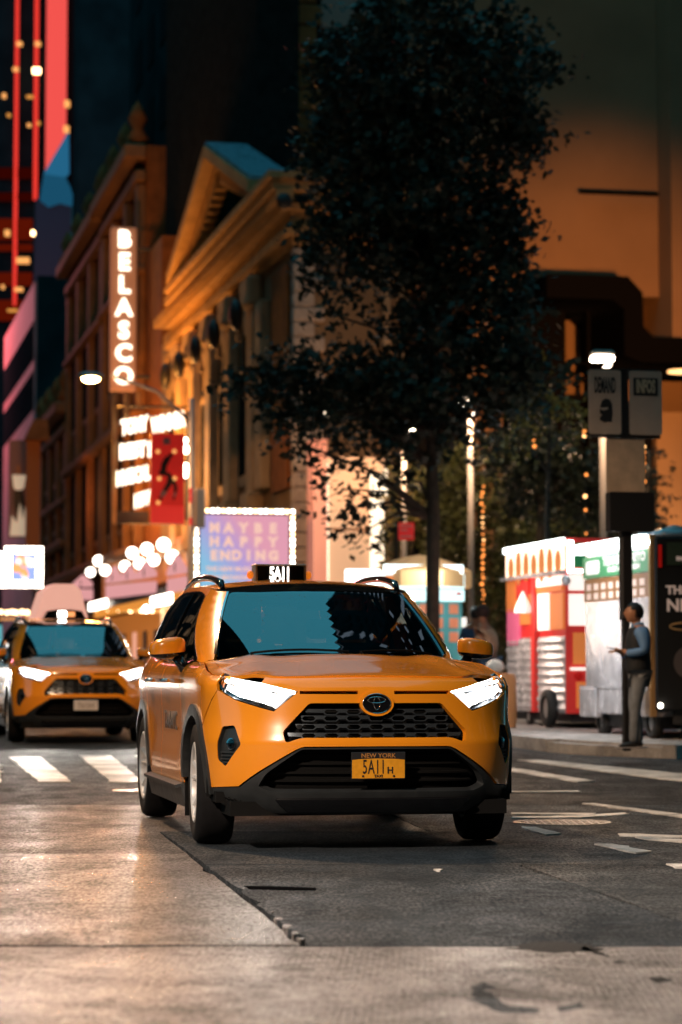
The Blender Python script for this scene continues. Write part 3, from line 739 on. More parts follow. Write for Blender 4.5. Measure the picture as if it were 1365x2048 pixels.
    # --- flank lettering
    for sx in (-1, 1):
        for txt, yy, zz, sz_ in (('NYC', .98, .70, .16), ('TAXI', 1.30, .70, .16)):
            p = shell(sx*s_of_y(yy), zz); me = text_mesh(txt, sz_, .002, .002).copy(); me.materials.clear(); me.materials.append(M['decal'])
            o = link('lettering', me, T, (sx*(abs(p[0])+.003), yy, zz), (pi/2, 0, sx*pi/2))
    return T
# ------------------------------------------------------------------ ground materials
def concrete(name, base, rough, groove=0.0, angle=0.0, speck=0.0, big=.25, stain=.3, wave=60.0, coarse=.5, spec=.6):
    m = bpy.data.materials.new(name); m.use_nodes = True; N, L = nodes_of(m); b = N['Principled BSDF']
    tc = N.new('ShaderNodeTexCoord'); geo = tc.outputs['Object']
    def noise(scale, det=6, r=.6, dist=0.0, vec=None):
        n = N.new('ShaderNodeTexNoise'); n.inputs['Scale'].default_value = scale; n.inputs['Detail'].default_value = det; n.inputs['Roughness'].default_value = r; n.inputs['Distortion'].default_value = dist
        L.new(vec or geo, n.inputs['Vector']); return n.outputs[0]
    def rng(x, a, b_, c, d):
        r = N.new('ShaderNodeMapRange'); r.inputs[1].default_value = a; r.inputs[2].default_value = b_; r.inputs[3].default_value = c; r.inputs[4].default_value = d; L.new(x, r.inputs[0]); return r.outputs[0]
    def math_(op, x, y):
        q = N.new('ShaderNodeMath'); q.operation = op
        for i, t in enumerate((x, y)):
            if isinstance(t, (int, float)): q.inputs[i].default_value = t
            else: L.new(t, q.inputs[i])
        return q.outputs[0]
    # stretched wear along the traffic direction
    mp = N.new('ShaderNodeMapping'); mp.inputs['Scale'].default_value = (1.0, .35, 1); L.new(geo, mp.inputs[0])
    wear = noise(1.6, 8, .62, .6); fine = noise(95, 4, .7); mid = noise(9, 7, .65, .4)
    v = math_('MULTIPLY', rng(wear, .38, .62, 1-1.3*stain, 1+stain), rng(mid, .3, .7, 1-big, 1+big)); v = math_('MULTIPLY', v, rng(fine, .3, .7, .88, 1.12))
    mx = N.new('ShaderNodeMix'); mx.data_type = 'RGBA'; mx.blend_type = 'MULTIPLY'; mx.inputs[0].default_value = 1; mx.inputs[6].default_value = (*base, 1); L.new(v, mx.inputs[7]); L.new(mx.outputs[2], b.inputs['Base Color'])
    mg = N.new('ShaderNodeMapping'); mg.inputs['Scale'].default_value = (1.0, .32, 1); L.new(geo, mg.inputs[0])
    grain = noise(58, 5, .7, .3, mg.outputs[0]); streak = noise(3.2, 6, .65, .8, mg.outputs[0])
    gm = math_('MULTIPLY', rng(grain, .42, .60, .12, 1.0), rng(streak, .36, .62, .30, 1.0))
    r = math_('ADD', rng(wear, .3, .7, rough+.09, rough-.09), rng(mid, .25, .75, .07, -.07)); r = math_('ADD', r, rng(gm, 0, 1, .20, -.09)); L.new(r, b.inputs['Roughness'])
    L.new(math_('MULTIPLY', gm, spec*2.4), b.inputs['Specular IOR Level'])
    h = math_('ADD', math_('MULTIPLY', mid, .55*coarse), math_('MULTIPLY', fine, .35))
    vor = N.new('ShaderNodeTexVoronoi'); vor.inputs['Scale'].default_value = 120; L.new(geo, vor.inputs['Vector'])
    h = math_('ADD', h, math_('MULTIPLY', rng(vor.outputs['Distance'], 0, .5, 0, 1), .35*speck))
    if groove:
        rt = N.new('ShaderNodeMapping'); rt.inputs['Rotation'].default_value = (0, 0, angle); L.new(geo, rt.inputs[0])
        wv = N.new('ShaderNodeTexWave'); wv.inputs['Scale'].default_value = wave; wv.inputs['Distortion'].default_value = .6; wv.inputs['Detail'].default_value = 1; wv.inputs['Detail Scale'].default_value = .8; L.new(rt.outputs[0], wv.inputs['Vector'])
        msk = rng(noise(1.1, 3), .35, .6, .25, 1)
        h = math_('ADD', h, math_('MULTIPLY', math_('MULTIPLY', wv.outputs[1 if 'Fac' not in wv.outputs else 'Fac'], msk), groove))
    grit = noise(26, 5, .75, .5); h = math_('ADD', h, math_('MULTIPLY', grit, 1.2*coarse)); h = math_('ADD', h, math_('MULTIPLY', grain, .8*coarse))
    bp = N.new('ShaderNodeBump'); bp.inputs['Strength'].default_value = 1.0; bp.inputs['Distance'].default_value = .008; L.new(h, bp.inputs['Height']); L.new(bp.outputs[0], b.inputs['Normal'])
    MATS[name] = m; return m
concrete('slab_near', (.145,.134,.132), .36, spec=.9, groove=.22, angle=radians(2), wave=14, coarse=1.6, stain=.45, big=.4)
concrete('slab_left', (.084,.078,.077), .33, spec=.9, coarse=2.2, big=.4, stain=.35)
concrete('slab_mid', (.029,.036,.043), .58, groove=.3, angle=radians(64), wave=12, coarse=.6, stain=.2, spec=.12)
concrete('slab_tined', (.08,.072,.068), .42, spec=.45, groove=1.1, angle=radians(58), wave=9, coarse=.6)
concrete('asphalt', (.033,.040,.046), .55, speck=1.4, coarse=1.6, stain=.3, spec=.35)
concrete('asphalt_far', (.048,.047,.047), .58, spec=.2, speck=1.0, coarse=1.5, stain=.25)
concrete('sidewalk_stone', (.38,.35,.33), .5, coarse=.8)
concrete('kerb_stone', (.34,.32,.30), .45, coarse=.8, big=.15)
concrete('paint_line', (.62,.60,.57), .42, coarse=1.0, big=.22, stain=.35)
mat('joint_dark', (.004,.004,.0045), 1.0, spec=0.0); mat('tar', (.012,.012,.013), .75, spec=.2, bump=(40,.8,.01)); mat('cast_iron', (.09,.08,.07), .35, metal=.7, bump=(60,.6,.004))

# ------------------------------------------------------------------ roadway: base sheet, concrete slabs with open joints, markings
b = MB()
for Y0_, Y1_ in ((-60,20),(20,400)):
    n = 1
    b.face((-260,Y0_,gz(Y0_)-.03), (260,Y0_,gz(Y0_)-.03), (260,Y1_,gz(Y1_)-.03), (-260,Y1_,gz(Y1_)-.03))
road = b.build('road', MATS['joint_dark']); tag(road, kind='structure')
rng_ = random.Random(3)
def jag(poly, step, amp, seed, chip=0.0):
    r = random.Random(seed); q = resample(poly, step); out = []
    for (x, y) in q:
        a = amp*(1 if r.random() > chip else 4)
        out.append((x+r.uniform(-a, a), y+r.uniform(-a, a)*.7))
    return out
def slab(poly, m, dz=0.0, seed=1, amp=.004, step=.25, chip=0.05, name='road_slab', parent=road, thick=.035):
    q = jag(poly, step, amp, seed, chip); n = len(q); b = MB()
    i = len(b.v); b.v += [(x, y, gz(y)+dz) for x, y in q]+[(x, y, gz(y)+dz-thick) for x, y in q]
    b.f.append(tuple(range(n)) if sum(q[k][0]*q[(k+1) % n][1]-q[(k+1) % n][0]*q[k][1] for k in range(n)) > 0 else tuple(range(n))[::-1]); b.mi.append(0)
    for k in range(n): b.f.append((k, (k+1) % n, n+(k+1) % n, n+k)); b.mi.append(0)
    return b.build(name, m, parent)
g_ = .012
JA = lambda Y: -.135-.158*(Y-9.0); JB = lambda Y: 1.35-.150*(Y-10.0)
Y1, Y2, Y3, Y4 = 8.98, 12.75, 15.4, 18.5
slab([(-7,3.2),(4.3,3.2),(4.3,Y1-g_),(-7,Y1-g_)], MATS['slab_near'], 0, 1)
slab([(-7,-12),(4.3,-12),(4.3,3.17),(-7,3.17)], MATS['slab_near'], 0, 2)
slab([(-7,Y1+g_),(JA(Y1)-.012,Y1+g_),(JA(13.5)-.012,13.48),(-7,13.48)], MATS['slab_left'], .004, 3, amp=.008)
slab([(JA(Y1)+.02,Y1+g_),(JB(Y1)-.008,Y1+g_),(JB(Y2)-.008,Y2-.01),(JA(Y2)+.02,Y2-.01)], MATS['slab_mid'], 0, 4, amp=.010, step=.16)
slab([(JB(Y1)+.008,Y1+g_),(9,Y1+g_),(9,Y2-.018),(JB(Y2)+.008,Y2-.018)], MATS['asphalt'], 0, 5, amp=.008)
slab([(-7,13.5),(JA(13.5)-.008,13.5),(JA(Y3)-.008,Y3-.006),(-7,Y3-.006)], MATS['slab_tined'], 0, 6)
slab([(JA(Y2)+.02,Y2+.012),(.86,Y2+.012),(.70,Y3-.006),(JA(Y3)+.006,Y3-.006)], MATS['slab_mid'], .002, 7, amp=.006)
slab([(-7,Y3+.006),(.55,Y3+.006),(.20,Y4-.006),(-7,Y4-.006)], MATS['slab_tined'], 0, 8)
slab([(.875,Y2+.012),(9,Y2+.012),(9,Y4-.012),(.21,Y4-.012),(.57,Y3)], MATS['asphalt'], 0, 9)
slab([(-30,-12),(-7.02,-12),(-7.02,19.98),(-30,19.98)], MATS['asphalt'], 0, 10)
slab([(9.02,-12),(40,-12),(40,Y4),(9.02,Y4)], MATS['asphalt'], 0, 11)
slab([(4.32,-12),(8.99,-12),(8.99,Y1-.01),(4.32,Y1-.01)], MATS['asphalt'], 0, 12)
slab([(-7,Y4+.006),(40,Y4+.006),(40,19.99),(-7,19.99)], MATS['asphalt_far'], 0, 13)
slab([(-140,20.0),(140,20.0),(140,260),(-140,260)], MATS['asphalt_far'], 0, 14, step=40)
# broken concrete in the long joint and the saw cut beside it
chips = [(557,1838,22,9),(575,1853,26,10),(592,1868,20,9),(603,1880,14,6),(545,1826,12,6)]
for i, (px, py, w_, h_) in enumerate(chips):
    c = gnd(px, py); r = random.Random(40+i); a0 = r.random()
    poly = [(c.x+cos(a0+2*pi*k/7)*w_/1080*r.uniform(.7,1.1), c.y+sin(a0+2*pi*k/7)*h_/150*r.uniform(.7,1.1)) for k in range(7)]
    slab(poly, MATS['slab_left'], .002+.001*i, 50+i, amp=.004, name='concrete_chip')
def gpoly(pts): return [(gnd(x, y).x, gnd(x, y).y) for x, y in pts]
slab(gpoly([(488,1773),(560,1774),(632,1777),(634,1781),(560,1781),(500,1779)]), MATS['joint_dark'], .0035, 60, amp=.006, step=.06, name='saw_cut', thick=.003)
for i, pts in enumerate([[(1010,1897),(1060,1886),(1120,1884),(1180,1890),(1205,1900),(1150,1907),(1080,1904)], [(1225,1919),(1250,1922),(1248,1928),(1230,1926)], [(1295,1957),(1320,1954),(1345,1962),(1318,1966)], [(1170,1893),(1220,1912),(1215,1915),(1160,1898)]]):
    slab(gpoly(pts), MATS['tar'], .0012, 70+i, amp=.010, step=.05, chip=.2, name='pothole_patch', thick=.001)
for i, pts in enumerate([[(940,1975),(975,1962),(985,1990),(1020,2012),(1080,2018),(1085,2028),(1000,2026),(945,2000)],[(1110,2014),(1165,2006),(1170,2016),(1115,2024)]]):
    slab(gpoly(pts), MATS['asphalt'], .0012, 80+i, amp=.008, step=.05, chip=.2, name='worn_patch', thick=.001)

# ------------------------------------------------------------------ crosswalk and lane markings
def stripe(poly, seed, name, parent=road): return slab(poly, MATS['paint_line'], .008, seed, amp=.010, step=.12, chip=.12, name=name, thick=.008)
ctop, cbot = 1513, 1566
Ya, Yb = gnd(682, cbot).y, gnd(682, ctop).y
def uvw(u, v): p = UV(u, v); return (p.x, p.y)
st = []
pL = [((80,1565),(143,1565),(82,1515),(18,1515)), ((222,1565),(286,1565),(222,1512),(158,1512))]
for i, q in enumerate(pL): stripe(gpoly(q), 90+i, 'crosswalk_stripe')
x0a = gnd(80,1565).x; x1a = gnd(222,1565).x; dx = x1a-x0a; a_, b_, c_, d_ = [gnd(*t) for t in pL[1]]
for k in list(range(1,5))+[-2,-3,-4]:
    o_ = dx*k; stripe([(a_.x+o_,a_.y),(b_.x+o_,b_.y),(c_.x+o_,c_.y),(d_.x+o_,d_.y)], 95+k, 'crosswalk_stripe')
stripe(gpoly([(1000,1539),(1030,1537),(1190,1563),(1155,1565)]), 101, 'crosswalk_stripe')
stripe(gpoly([(1035,1521),(1080,1521),(1365,1548),(1420,1556),(1400,1566),(1330,1560)]), 102, 'crosswalk_stripe')
marks = [[(1165,1608),(1190,1608),(1365,1630),(1420,1638),(1420,1642),(1365,1636)], [(1025,1627),(1190,1628),(1190,1632),(1025,1630)], [(1025,1635),(1150,1633),(1250,1627),(1262,1630),(1160,1637),(1025,1638)],
         [(1035,1655),(1070,1656),(1123,1669),(1090,1671)], [(1192,1690),(1225,1690),(1302,1705),(1270,1708)], [(1238,1669),(1365,1673),(1420,1675),(1420,1678),(1365,1677),(1238,1673)], [(1270,1676),(1365,1681),(1365,1686),(1300,1681)],
         [(1335,1730),(1365,1730),(1400,1736),(1400,1741),(1350,1737)], [(1025,1584),(1160,1583),(1160,1585),(1025,1586)], [(870,1741),(883,1741),(884,1744),(871,1744)]]
for i, q in enumerate(marks): stripe(gpoly(q), 110+i, 'lane_marking')
for i, (px, py, r) in enumerate([(1125,1645,.33),(300,1581,.32)]):
    c = gnd(px, py); t = empty('manhole_cover', (c.x, c.y, gz(c.y)), 0, label='round cast iron manhole cover beside the white lane markings, right of the near taxi' if i == 0 else 'shiny round manhole cover behind the near taxi, in front of the left crosswalk stripes', cat='manhole cover')
    b = MB(); b.lathe([(r,.001),(r-.004,.005),(r-.03,.0055),(r-.035,.002)], 36); b.build('rim_ring', MATS['cast_iron'], t, smooth=True, ang=30)
    b = MB(); b.lathe([(0,.003),(r-.036,.003)], 36); lid = b.build('lid', MATS['cast_iron'], t)
    b = MB()
    for x in range(-5, 6):
        for y in range(-5, 6):
            if math.hypot(x*.052, y*.052) < r-.06: b.box(x*.052-.017, x*.052+.017, y*.052-.017, y*.052+.017, .003, .0058)
    b.build('lid_studs', MATS['cast_iron'], lid, kind='stuff')

# ------------------------------------------------------------------ right pavement with kerb stones
KU = 8.3; v0, v1 = 25.6, 150.0
b = MB(); cu = [(KU+.16,27.4),(KU+.6,26.2),(KU+1.6,25.2),(KU+3.4,24.7),(70,24.7)]
pl = [(KU+.16, v1)]+cu+[(70, v1)]
def zs_(u, v): return gz(UV(u, v).y)
side = empty('pavement', (0,0,0), SA, kind='structure')
def flat(pts, dz, m, nm, T, thick=.1):
    b = MB(); n = len(pts); b.v = [(u, v, zs_(u, v)+dz) for u, v in pts]+[(u, v, zs_(u, v)+dz-thick) for u, v in pts]
    ar = sum(pts[k][0]*pts[(k+1) % n][1]-pts[(k+1) % n][0]*pts[k][1] for k in range(n))
    b.f.append(tuple(range(n)) if ar > 0 else tuple(range(n))[::-1]); b.mi.append(0)
    for k in range(n): b.f.append((k, (k+1) % n, n+(k+1) % n, n+k)); b.mi.append(0)
    return b.build(nm, m, T)
flat([(KU+.1,v1),(KU+.1,27.4),(KU+.5,26.1),(KU+1.6,25.1),(KU+3.4,24.6),(70,24.6),(70,v1)], .11, MATS['joint_dark'], 'pavement_bed', side, .2)
vv = 27.42; k = 0
while vv < 75:
    L_ = 2.0; flat([(KU,vv+.012),(KU+.17,vv+.012),(KU+.17,vv+L_-.012),(KU,vv+L_-.012)], .15, MATS['kerb_stone'], 'kerb_stone', side, .22); vv += L_
flat([(KU,75),(KU+.17,75),(KU+.17,v1),(KU,v1)], .15, MATS['kerb_stone'], 'kerb_stone', side, .22)
cc = [(KU,27.4),(KU+.06,26.8),(KU+.28,26.15),(KU+.75,25.5),(KU+1.5,24.95),(KU+2.5,24.65),(KU+3.6,24.55)]
ci = [(KU+.17,27.4),(KU+.23,26.85),(KU+.43,26.25),(KU+.86,25.65),(KU+1.57,25.12),(KU+2.54,24.83),(KU+3.6,24.73)]
for k in range(6): flat([cc[k+1],ci[k+1],ci[k],cc[k]], .15-(.03 if k < 3 else 0), MATS['kerb_stone'], 'kerb_stone', side, .22)
for k in range(16): flat([(KU+3.63+2*k,24.55),(KU+5.6+2*k,24.55),(KU+5.6+2*k,24.73),(KU+3.63+2*k,24.73)], .15, MATS['kerb_stone'], 'kerb_stone', side, .22)
# paving flags 1.5 m square
for i in range(9):
    for j in range(16):
        u, v = KU+.185+1.5*i, 25.0+1.5*j
        if v < 27.4 and i == 0 or (j == 0 and i < 2): 
            continue
        flat([(u,v),(u+1.49,v),(u+1.49,v+1.49),(u,v+1.49)], .145+.002*((i*7+j*3) % 3), MATS['sidewalk_stone'], 'paving_flag', side, .05)
flat([(KU+.44,26.35),(KU+.87,25.72),(KU+1.58,25.2),(KU+1.68,25.2),(KU+1.68,27.98),(KU+.185,27.98),(KU+.185,27.4)], .146, MATS['sidewalk_stone'], 'paving_flag', side, .05)
flat([(KU+.185,49.0),(69,49.0),(69,v1),(KU+.185,v1)], .146, MATS['sidewalk_stone'], 'paving', side, .05)
flat([(KU+13.7,24.75),(69,24.75),(69,48.98),(KU+13.7,48.98)], .146, MATS['sidewalk_stone'], 'paving', side, .05)
# ------------------------------------------------------------------ city materials
mat('limestone', (.36,.26,.16), .85, spec=.15, noise=(1.5,.25), bump=(12,.4,.03)); mat('quoin', (.42,.36,.31), .8, noise=(6,.2), bump=(20,.4,.02))
mat('stucco', (.22,.15,.09), .9, spec=.1, noise=(.6,.2), bump=(8,.3,.02)); mat('cornice_stone', (.40,.25,.11), .85, spec=.1, noise=(2,.2))
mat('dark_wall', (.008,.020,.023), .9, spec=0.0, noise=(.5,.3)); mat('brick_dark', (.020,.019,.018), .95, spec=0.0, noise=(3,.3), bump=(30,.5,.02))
mat('slate_blue', (.16,.30,.38), .3, noise=(3,.2), ior=1.9); mat('window_dark', (.01,.012,.014), .3, spec=.4); mat('window_matt', (.010,.014,.016), .7, spec=0.0); mat('iron_black', (.012,.012,.013), .5)
mat('orange_wall', (.24,.155,.09), .9, spec=.05, noise=(.4,.12)); mat('canopy_black', (.004,.004,.0045), .9, spec=0.0); mat('terracotta', (.20,.075,.025), .85, spec=.1, noise=(2,.3), bump=(10,.5,.04))
mat('pink_wall', (.50,.25,.25), .8, noise=(1,.2)); mat('steel_grey', (.32,.30,.29), .45, metal=.3); mat('lamp_post_grey', (.34,.30,.27), .5)
glow('bulb_warm', (1,.62,.30), 9); glow('bulb_white', (1,.86,.70), 14); glow('bulb_dim', (1,.42,.12), 1.2); glow('globe_white', (1,.87,.72), 7); glow('lamp_hot', (1,.80,.58), 45)
glow('sodium', (1,.52,.16), 120); glow('red_led', (1,.10,.085), .9); glow('red_led_thin', (1,.05,.035), .9); glow('blue_crown_glow', (.03,.22,.42), .55); glow('window_warm', (1,.40,.08), .8); glow('window_cool', (.5,.65,.8), .35)
glow('pink_panel', (1,.45,.45), .75); glow('warm_fascia', (1,.36,.06), .8); glow('letters_hot', (1,.80,.60), 3.6)

# ------------------------------------------------------------------ theatre with the pediment
UF = 12.2; VA = v_at(590, UF); VB = v_at(322, UF)
T = sthing('theatre_building', UF, VA, label='stone theatre with a pediment, heavy cornice and quoined corner, behind the street tree', cat='building')
zc = zp(356, UF, VA)          # top of cornice at the near corner
UE = u_at(800, VA)
part(MB().box(UF, UE+.2, VA, VB, 0, zc-1.0), 'wall', MATS['stucco'], T)
def mould(z0, z1, pr, nm, m='cornice_stone'):
    mb = MB(); mb.box(UF-pr, UF+.01, VA-pr, min(VB, v_at(326, UF-pr)), z0, z1); mb.box(UF+.012, UE, VA-pr, VA-.002, z0, z1); return part(mb, nm, MATS[m], T)
mould(zc-.18, zc, .90, 'cornice_cap'); mould(zc-.46, zc-.185, .76, 'cornice'); mould(zc-.92, zc-.76, .42, 'bed_moulding'); mould(zc-1.36, zc-.925, .16, 'frieze'); mould(zc-1.58, zc-1.365, .32, 'architrave'); mould(zc-1.85, zc-1.585, .10, 'lower_architrave')
mb = MB(); v = VA-.8
while v < VB-2.5: mb.box(UF-.66, UF-.20, v, v+.24, zc-.755, zc-.465); v += .5
u = UF+.3
while u < UE: mb.box(u, u+.24, VA-.66, VA-.20, zc-.755, zc-.465); u += .5
part(mb, 'dentils', MATS['cornice_stone'], T, kind='stuff')
for (u_, v_) in ((UF-.5,VA-1.07),(UF+1.3,VA-1.07)):
    part(ball(.22, 12, 8, (u_, v_, zc-.85), sy=.5), 'rosette', MATS['iron_black'], T, smooth=True)
# pediment on the street front
va, vb = v_at(497, UF-.9), v_at(333, UF-.9); vm = v_at(408, UF-.9); zt = zp(292, UF-.9, vm); zb = zc
def rake(vs, ve, zs, ze, w0, w1, nm, m, th):
    mb = MB(); mb.hexa([(UF-w1,vs,zs-th),(UF+w0,vs,zs-th),(UF+w0,ve,ze-th),(UF-w1,ve,ze-th),(UF-w1,vs,zs),(UF+w0,vs,zs),(UF+w0,ve,ze),(UF-w1,ve,ze)]); return part(mb, nm, MATS[m], T)
for vs, ve in ((va, vm), (vb, vm)):
    rake(vs, ve, zb+.35, zt, .3, .95, 'raking_cornice', 'cornice_stone', .35); rake(vs, ve, zb-.0, zt-.352, .2, .55, 'raking_moulding', 'cornice_stone', .35)
    n = 15
    for k in range(n):
        f = (k+.7)/(n+.6); v_ = vs+(ve-vs)*f; z_ = zb+(zt-.71-zb)*f
        part(MB().box(UF-.50, UF+.1, v_-.17, v_+.17, z_-.42, z_+.0), 'modillion', MATS['cornice_stone'], T)
mb = MB(); mb.v = [(UF-.12,va,zb),(UF-.12,vb,zb),(UF-.12,vm,zt-.7),(UF+.2,va,zb),(UF+.2,vb,zb),(UF+.2,vm,zt-.7)]; mb.f = [(0,1,2),(3,5,4),(0,2,5,3),(1,4,5,2)]; mb.mi = [0]*4; part(mb, 'tympanum', MATS['dark_wall'], T)
# roof planes running back from the pediment, wet slate mirroring the dusk sky
mb = MB(); ub = UF+.40
mb.hexa([(UF-.9,va,zb+.36),(ub,va,zb+.36),(ub,vm,zt+.01),(UF-.9,vm,zt+.01),(UF-.9,va,zb+.48),(ub,va,zb+.48),(ub,vm,zt+.13),(UF-.9,vm,zt+.13)]); part(mb, 'roof', MATS['slate_blue'], T)
mb = MB(); mb.hexa([(UF-.9,vm,zt),(ub,vm,zt),(ub,vb,zb+.35),(UF-.9,vb,zb+.35),(UF-.9,vm,zt+.12),(ub,vm,zt+.12),(ub,vb,zb+.47),(UF-.9,vb,zb+.47)]); part(mb, 'roof', MATS['slate_blue'], T)
part(MB().hexa([(ub+.05,va+1.2,zb+.7),(ub+.55,va+1.2,zb+.7),(ub+.55,vm,zt-.55),(ub+.05,vm,zt-.55),(ub+.05,va+1.2,zb+.8),(ub+.55,va+1.2,zb+.8),(ub+.55,vm,zt-.45),(ub+.05,vm,zt-.45)]), 'roof', MATS['slate_blue'], T)
part(MB().box(UF+1.6, UE-.3, VA+1.5, VB-3, zc-1, zc+.2), 'attic', MATS['dark_wall'], T)
# quoins at the near corner
k = 0; z = zc-1.9
while z > 3.2:
    long = k % 2 == 0; wl = .80 if long else .52
    part(MB().box(UF-.06, UF+wl, VA-.09, VA+.30, z-.375, z, bev=.02), 'quoin_stone', MATS['quoin'], T)
    z -= .405; k += 1
# pilasters, arched windows and panels of the street front
pil = [v_at(p, UF) for p in (519, 472, 433, 398, 370)]
zl = zp(985, UF, VA+5); ztop = zc-1.85
for i, v_ in enumerate(pil):
    w_ = .55
    part(MB().box(UF-.32, UF, v_-w_, v_+w_, zl, ztop-.9, bev=.05), 'pilaster', MATS['limestone'], T)
    if i == 0: part(MB().box(UF-.32, UF, v_-w_-1.35, v_-w_-.35, zl, ztop-.9, bev=.05), 'pilaster', MATS['limestone'], T)
    part(MB().box(UF-.50, UF, v_-w_-.15, v_+w_+.15, ztop-.9, ztop-.005, bev=.1), 'capital', MATS['limestone'], T)
    part(ball(.42, 14, 8, (UF-.7, v_, ztop-1.1), sx=.5, sz=1.1), 'carved_mask', MATS['iron_black'], T, smooth=True)
    part(MB().box(UF-.48, UF, v_-w_-.15, v_+w_+.15, zl-.8, zl-.005, bev=.05), 'plinth', MATS['limestone'], T)
bays = list(zip(pil, pil[1:]))+[(pil[-1], VB)]
for a, c in bays:
    m_ = (a+c)/2; hw = (c-a)/2-.95
    if hw < .3: continue
    z0_ = zl+.4; zs_p = zl+3.9
    if hw > 1.6: m_, hw = a+2.3, 1.3
    f = part(MB().box(UF-.10, UF, m_-hw, m_+hw, z0_, zs_p), 'window', MATS['limestone'], T)
    part(MB().box(UF-.13, UF-.102, m_-hw+.28, m_+hw-.28, z0_+.3, zs_p-.25), 'pane', MATS['window_matt'], f)
    mb = MB(); R = hw*.8; n = 14; zc_ = zs_p+.9
    for q in range(n):
        t0, t1 = pi*q/n, pi*(q+1)/n; P = lambda r, t, d: (UF-d, m_+r*cos(t), zc_+r*sin(t))
        mb.hexa([P(R*.72,t0,.0),P(R,t0,.0),P(R,t1,.0),P(R*.72,t1,.0),P(R*.72,t0,.22),P(R,t0,.22),P(R,t1,.22),P(R*.72,t1,.22)])
    part(mb, 'window_arch', MATS['limestone'], T)
    mb = MB(); mb.v = [(UF-.04, m_+R*.72*cos(pi*q/10), zc_+R*.72*sin(pi*q/10)) for q in range(11)]+[(UF-.04, m_-R*.72, zc_-.9),(UF-.04, m_+R*.72, zc_-.9)]; mb.f = [tuple(range(13))]; mb.mi = [0]; part(mb, 'arch_pane', MATS['window_matt'], T)
    if ztop-1.2 > zc_+R+.7: part(MB().box(UF-.14, UF, m_-hw, m_+hw, zc_+R+.5, ztop-1.2, bev=.05), 'relief_panel', MATS['limestone'], T)
part(MB().box(UF-.6, UF, VA, VB, zl-1.1, zl-.82), 'string_course', MATS['limestone'], T)
part(MB().box(UF-.14, UF, VA+.4, pil[0]-2.6, zl-.2, ztop-.4), 'corner_panel', MATS['terracotta'], T)
# camera-side front of the theatre right of the quoins
for px0, px1, m_ in ((762,776,'limestone'),(797,806,'limestone')):
    part(MB().box(u_at(px0,VA), u_at(px1,VA), VA-.35, VA, 3, zp(540,UF,VA)), 'pilaster', MATS[m_], T)

# ------------------------------------------------------------------ tall dark blocks closing the street
def block(name, u0, u1, v0_, v1_, z1, m, label, wins=None, cat='building', group=None):
    T = sthing(name, u0, v0_, label=label, cat=cat, group=group); part(MB().box(u0, u1, v0_, v1_, 0, z1), 'wall', MATS[m], T)
    return T
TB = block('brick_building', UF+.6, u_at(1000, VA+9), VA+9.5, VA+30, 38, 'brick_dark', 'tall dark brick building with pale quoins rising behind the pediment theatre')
vq = VA+9.5; z = zp(345, UF, vq); k = 0; uq = u_at(597, vq)
while z < 40:
    part(MB().box(uq, uq+(.85 if k % 2 else .55), vq-.1, vq+.2, z, z+.62, bev=.03), 'quoin_stone', MATS['terracotta'], TB); z += .68; k += 1
part(MB().box(u_at(642,vq), u_at(752,vq), vq-.12, vq-.002, zp(46,UF,vq), zp(-60,UF,vq)), 'window_panel', mat('panel_brown', (.30,.20,.16), .8), TB)
part(MB().box(u_at(765,vq-1), u_at(769,vq-1), vq-1, vq-.9, zp(120,UF,vq), zp(-60,UF,vq)), 'downpipe', MATS['terracotta'], TB)
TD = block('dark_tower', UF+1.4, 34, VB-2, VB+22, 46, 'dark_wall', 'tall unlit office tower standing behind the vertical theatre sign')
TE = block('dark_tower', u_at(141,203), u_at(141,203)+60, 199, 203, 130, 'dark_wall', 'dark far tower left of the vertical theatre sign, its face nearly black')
for T_, u0, vs, ve, z1 in ((TD, UF+1.4, VB-1, VB+21, 60),):
    for i in range(5):
        for j in range(9):
            z_ = 24+j*3.6
            part(MB().box(u0-.05, u0-.003, vs+1.5+i*4.2, vs+3.6+i*4.2, z_, z_+2.0), 'window', mat('window_matt', (.010,.014,.016), .7, spec=0.0), T_)
# high-rise beside the plaza: out of the top of the frame, mirrored in the windshields
TS = block('high_rise', 27, 50, 58, 84, 175, 'dark_wall', 'high-rise tower beside the plaza, mirrored with its windows in the taxi windshield')
for i in range(9):
    for j in range(42):
        if (i*5+j*3) % 4 == 0: continue
        z_ = 12+j*3.8; m_ = MATS['window_cool' if (i*7+j*11) % 3 == 0 else 'window_matt']; part(MB().box(27+1.2+i*2.5, 27+2.6+i*2.5, 57.9, 57.997, z_, z_+1.6), 'window', m_, TS); part(MB().box(26.9, 26.997, 58+1.5+i*2.8, 58+3.1+i*2.8, z_, z_+1.6), 'window', m_, TS) if i < 8 else 0

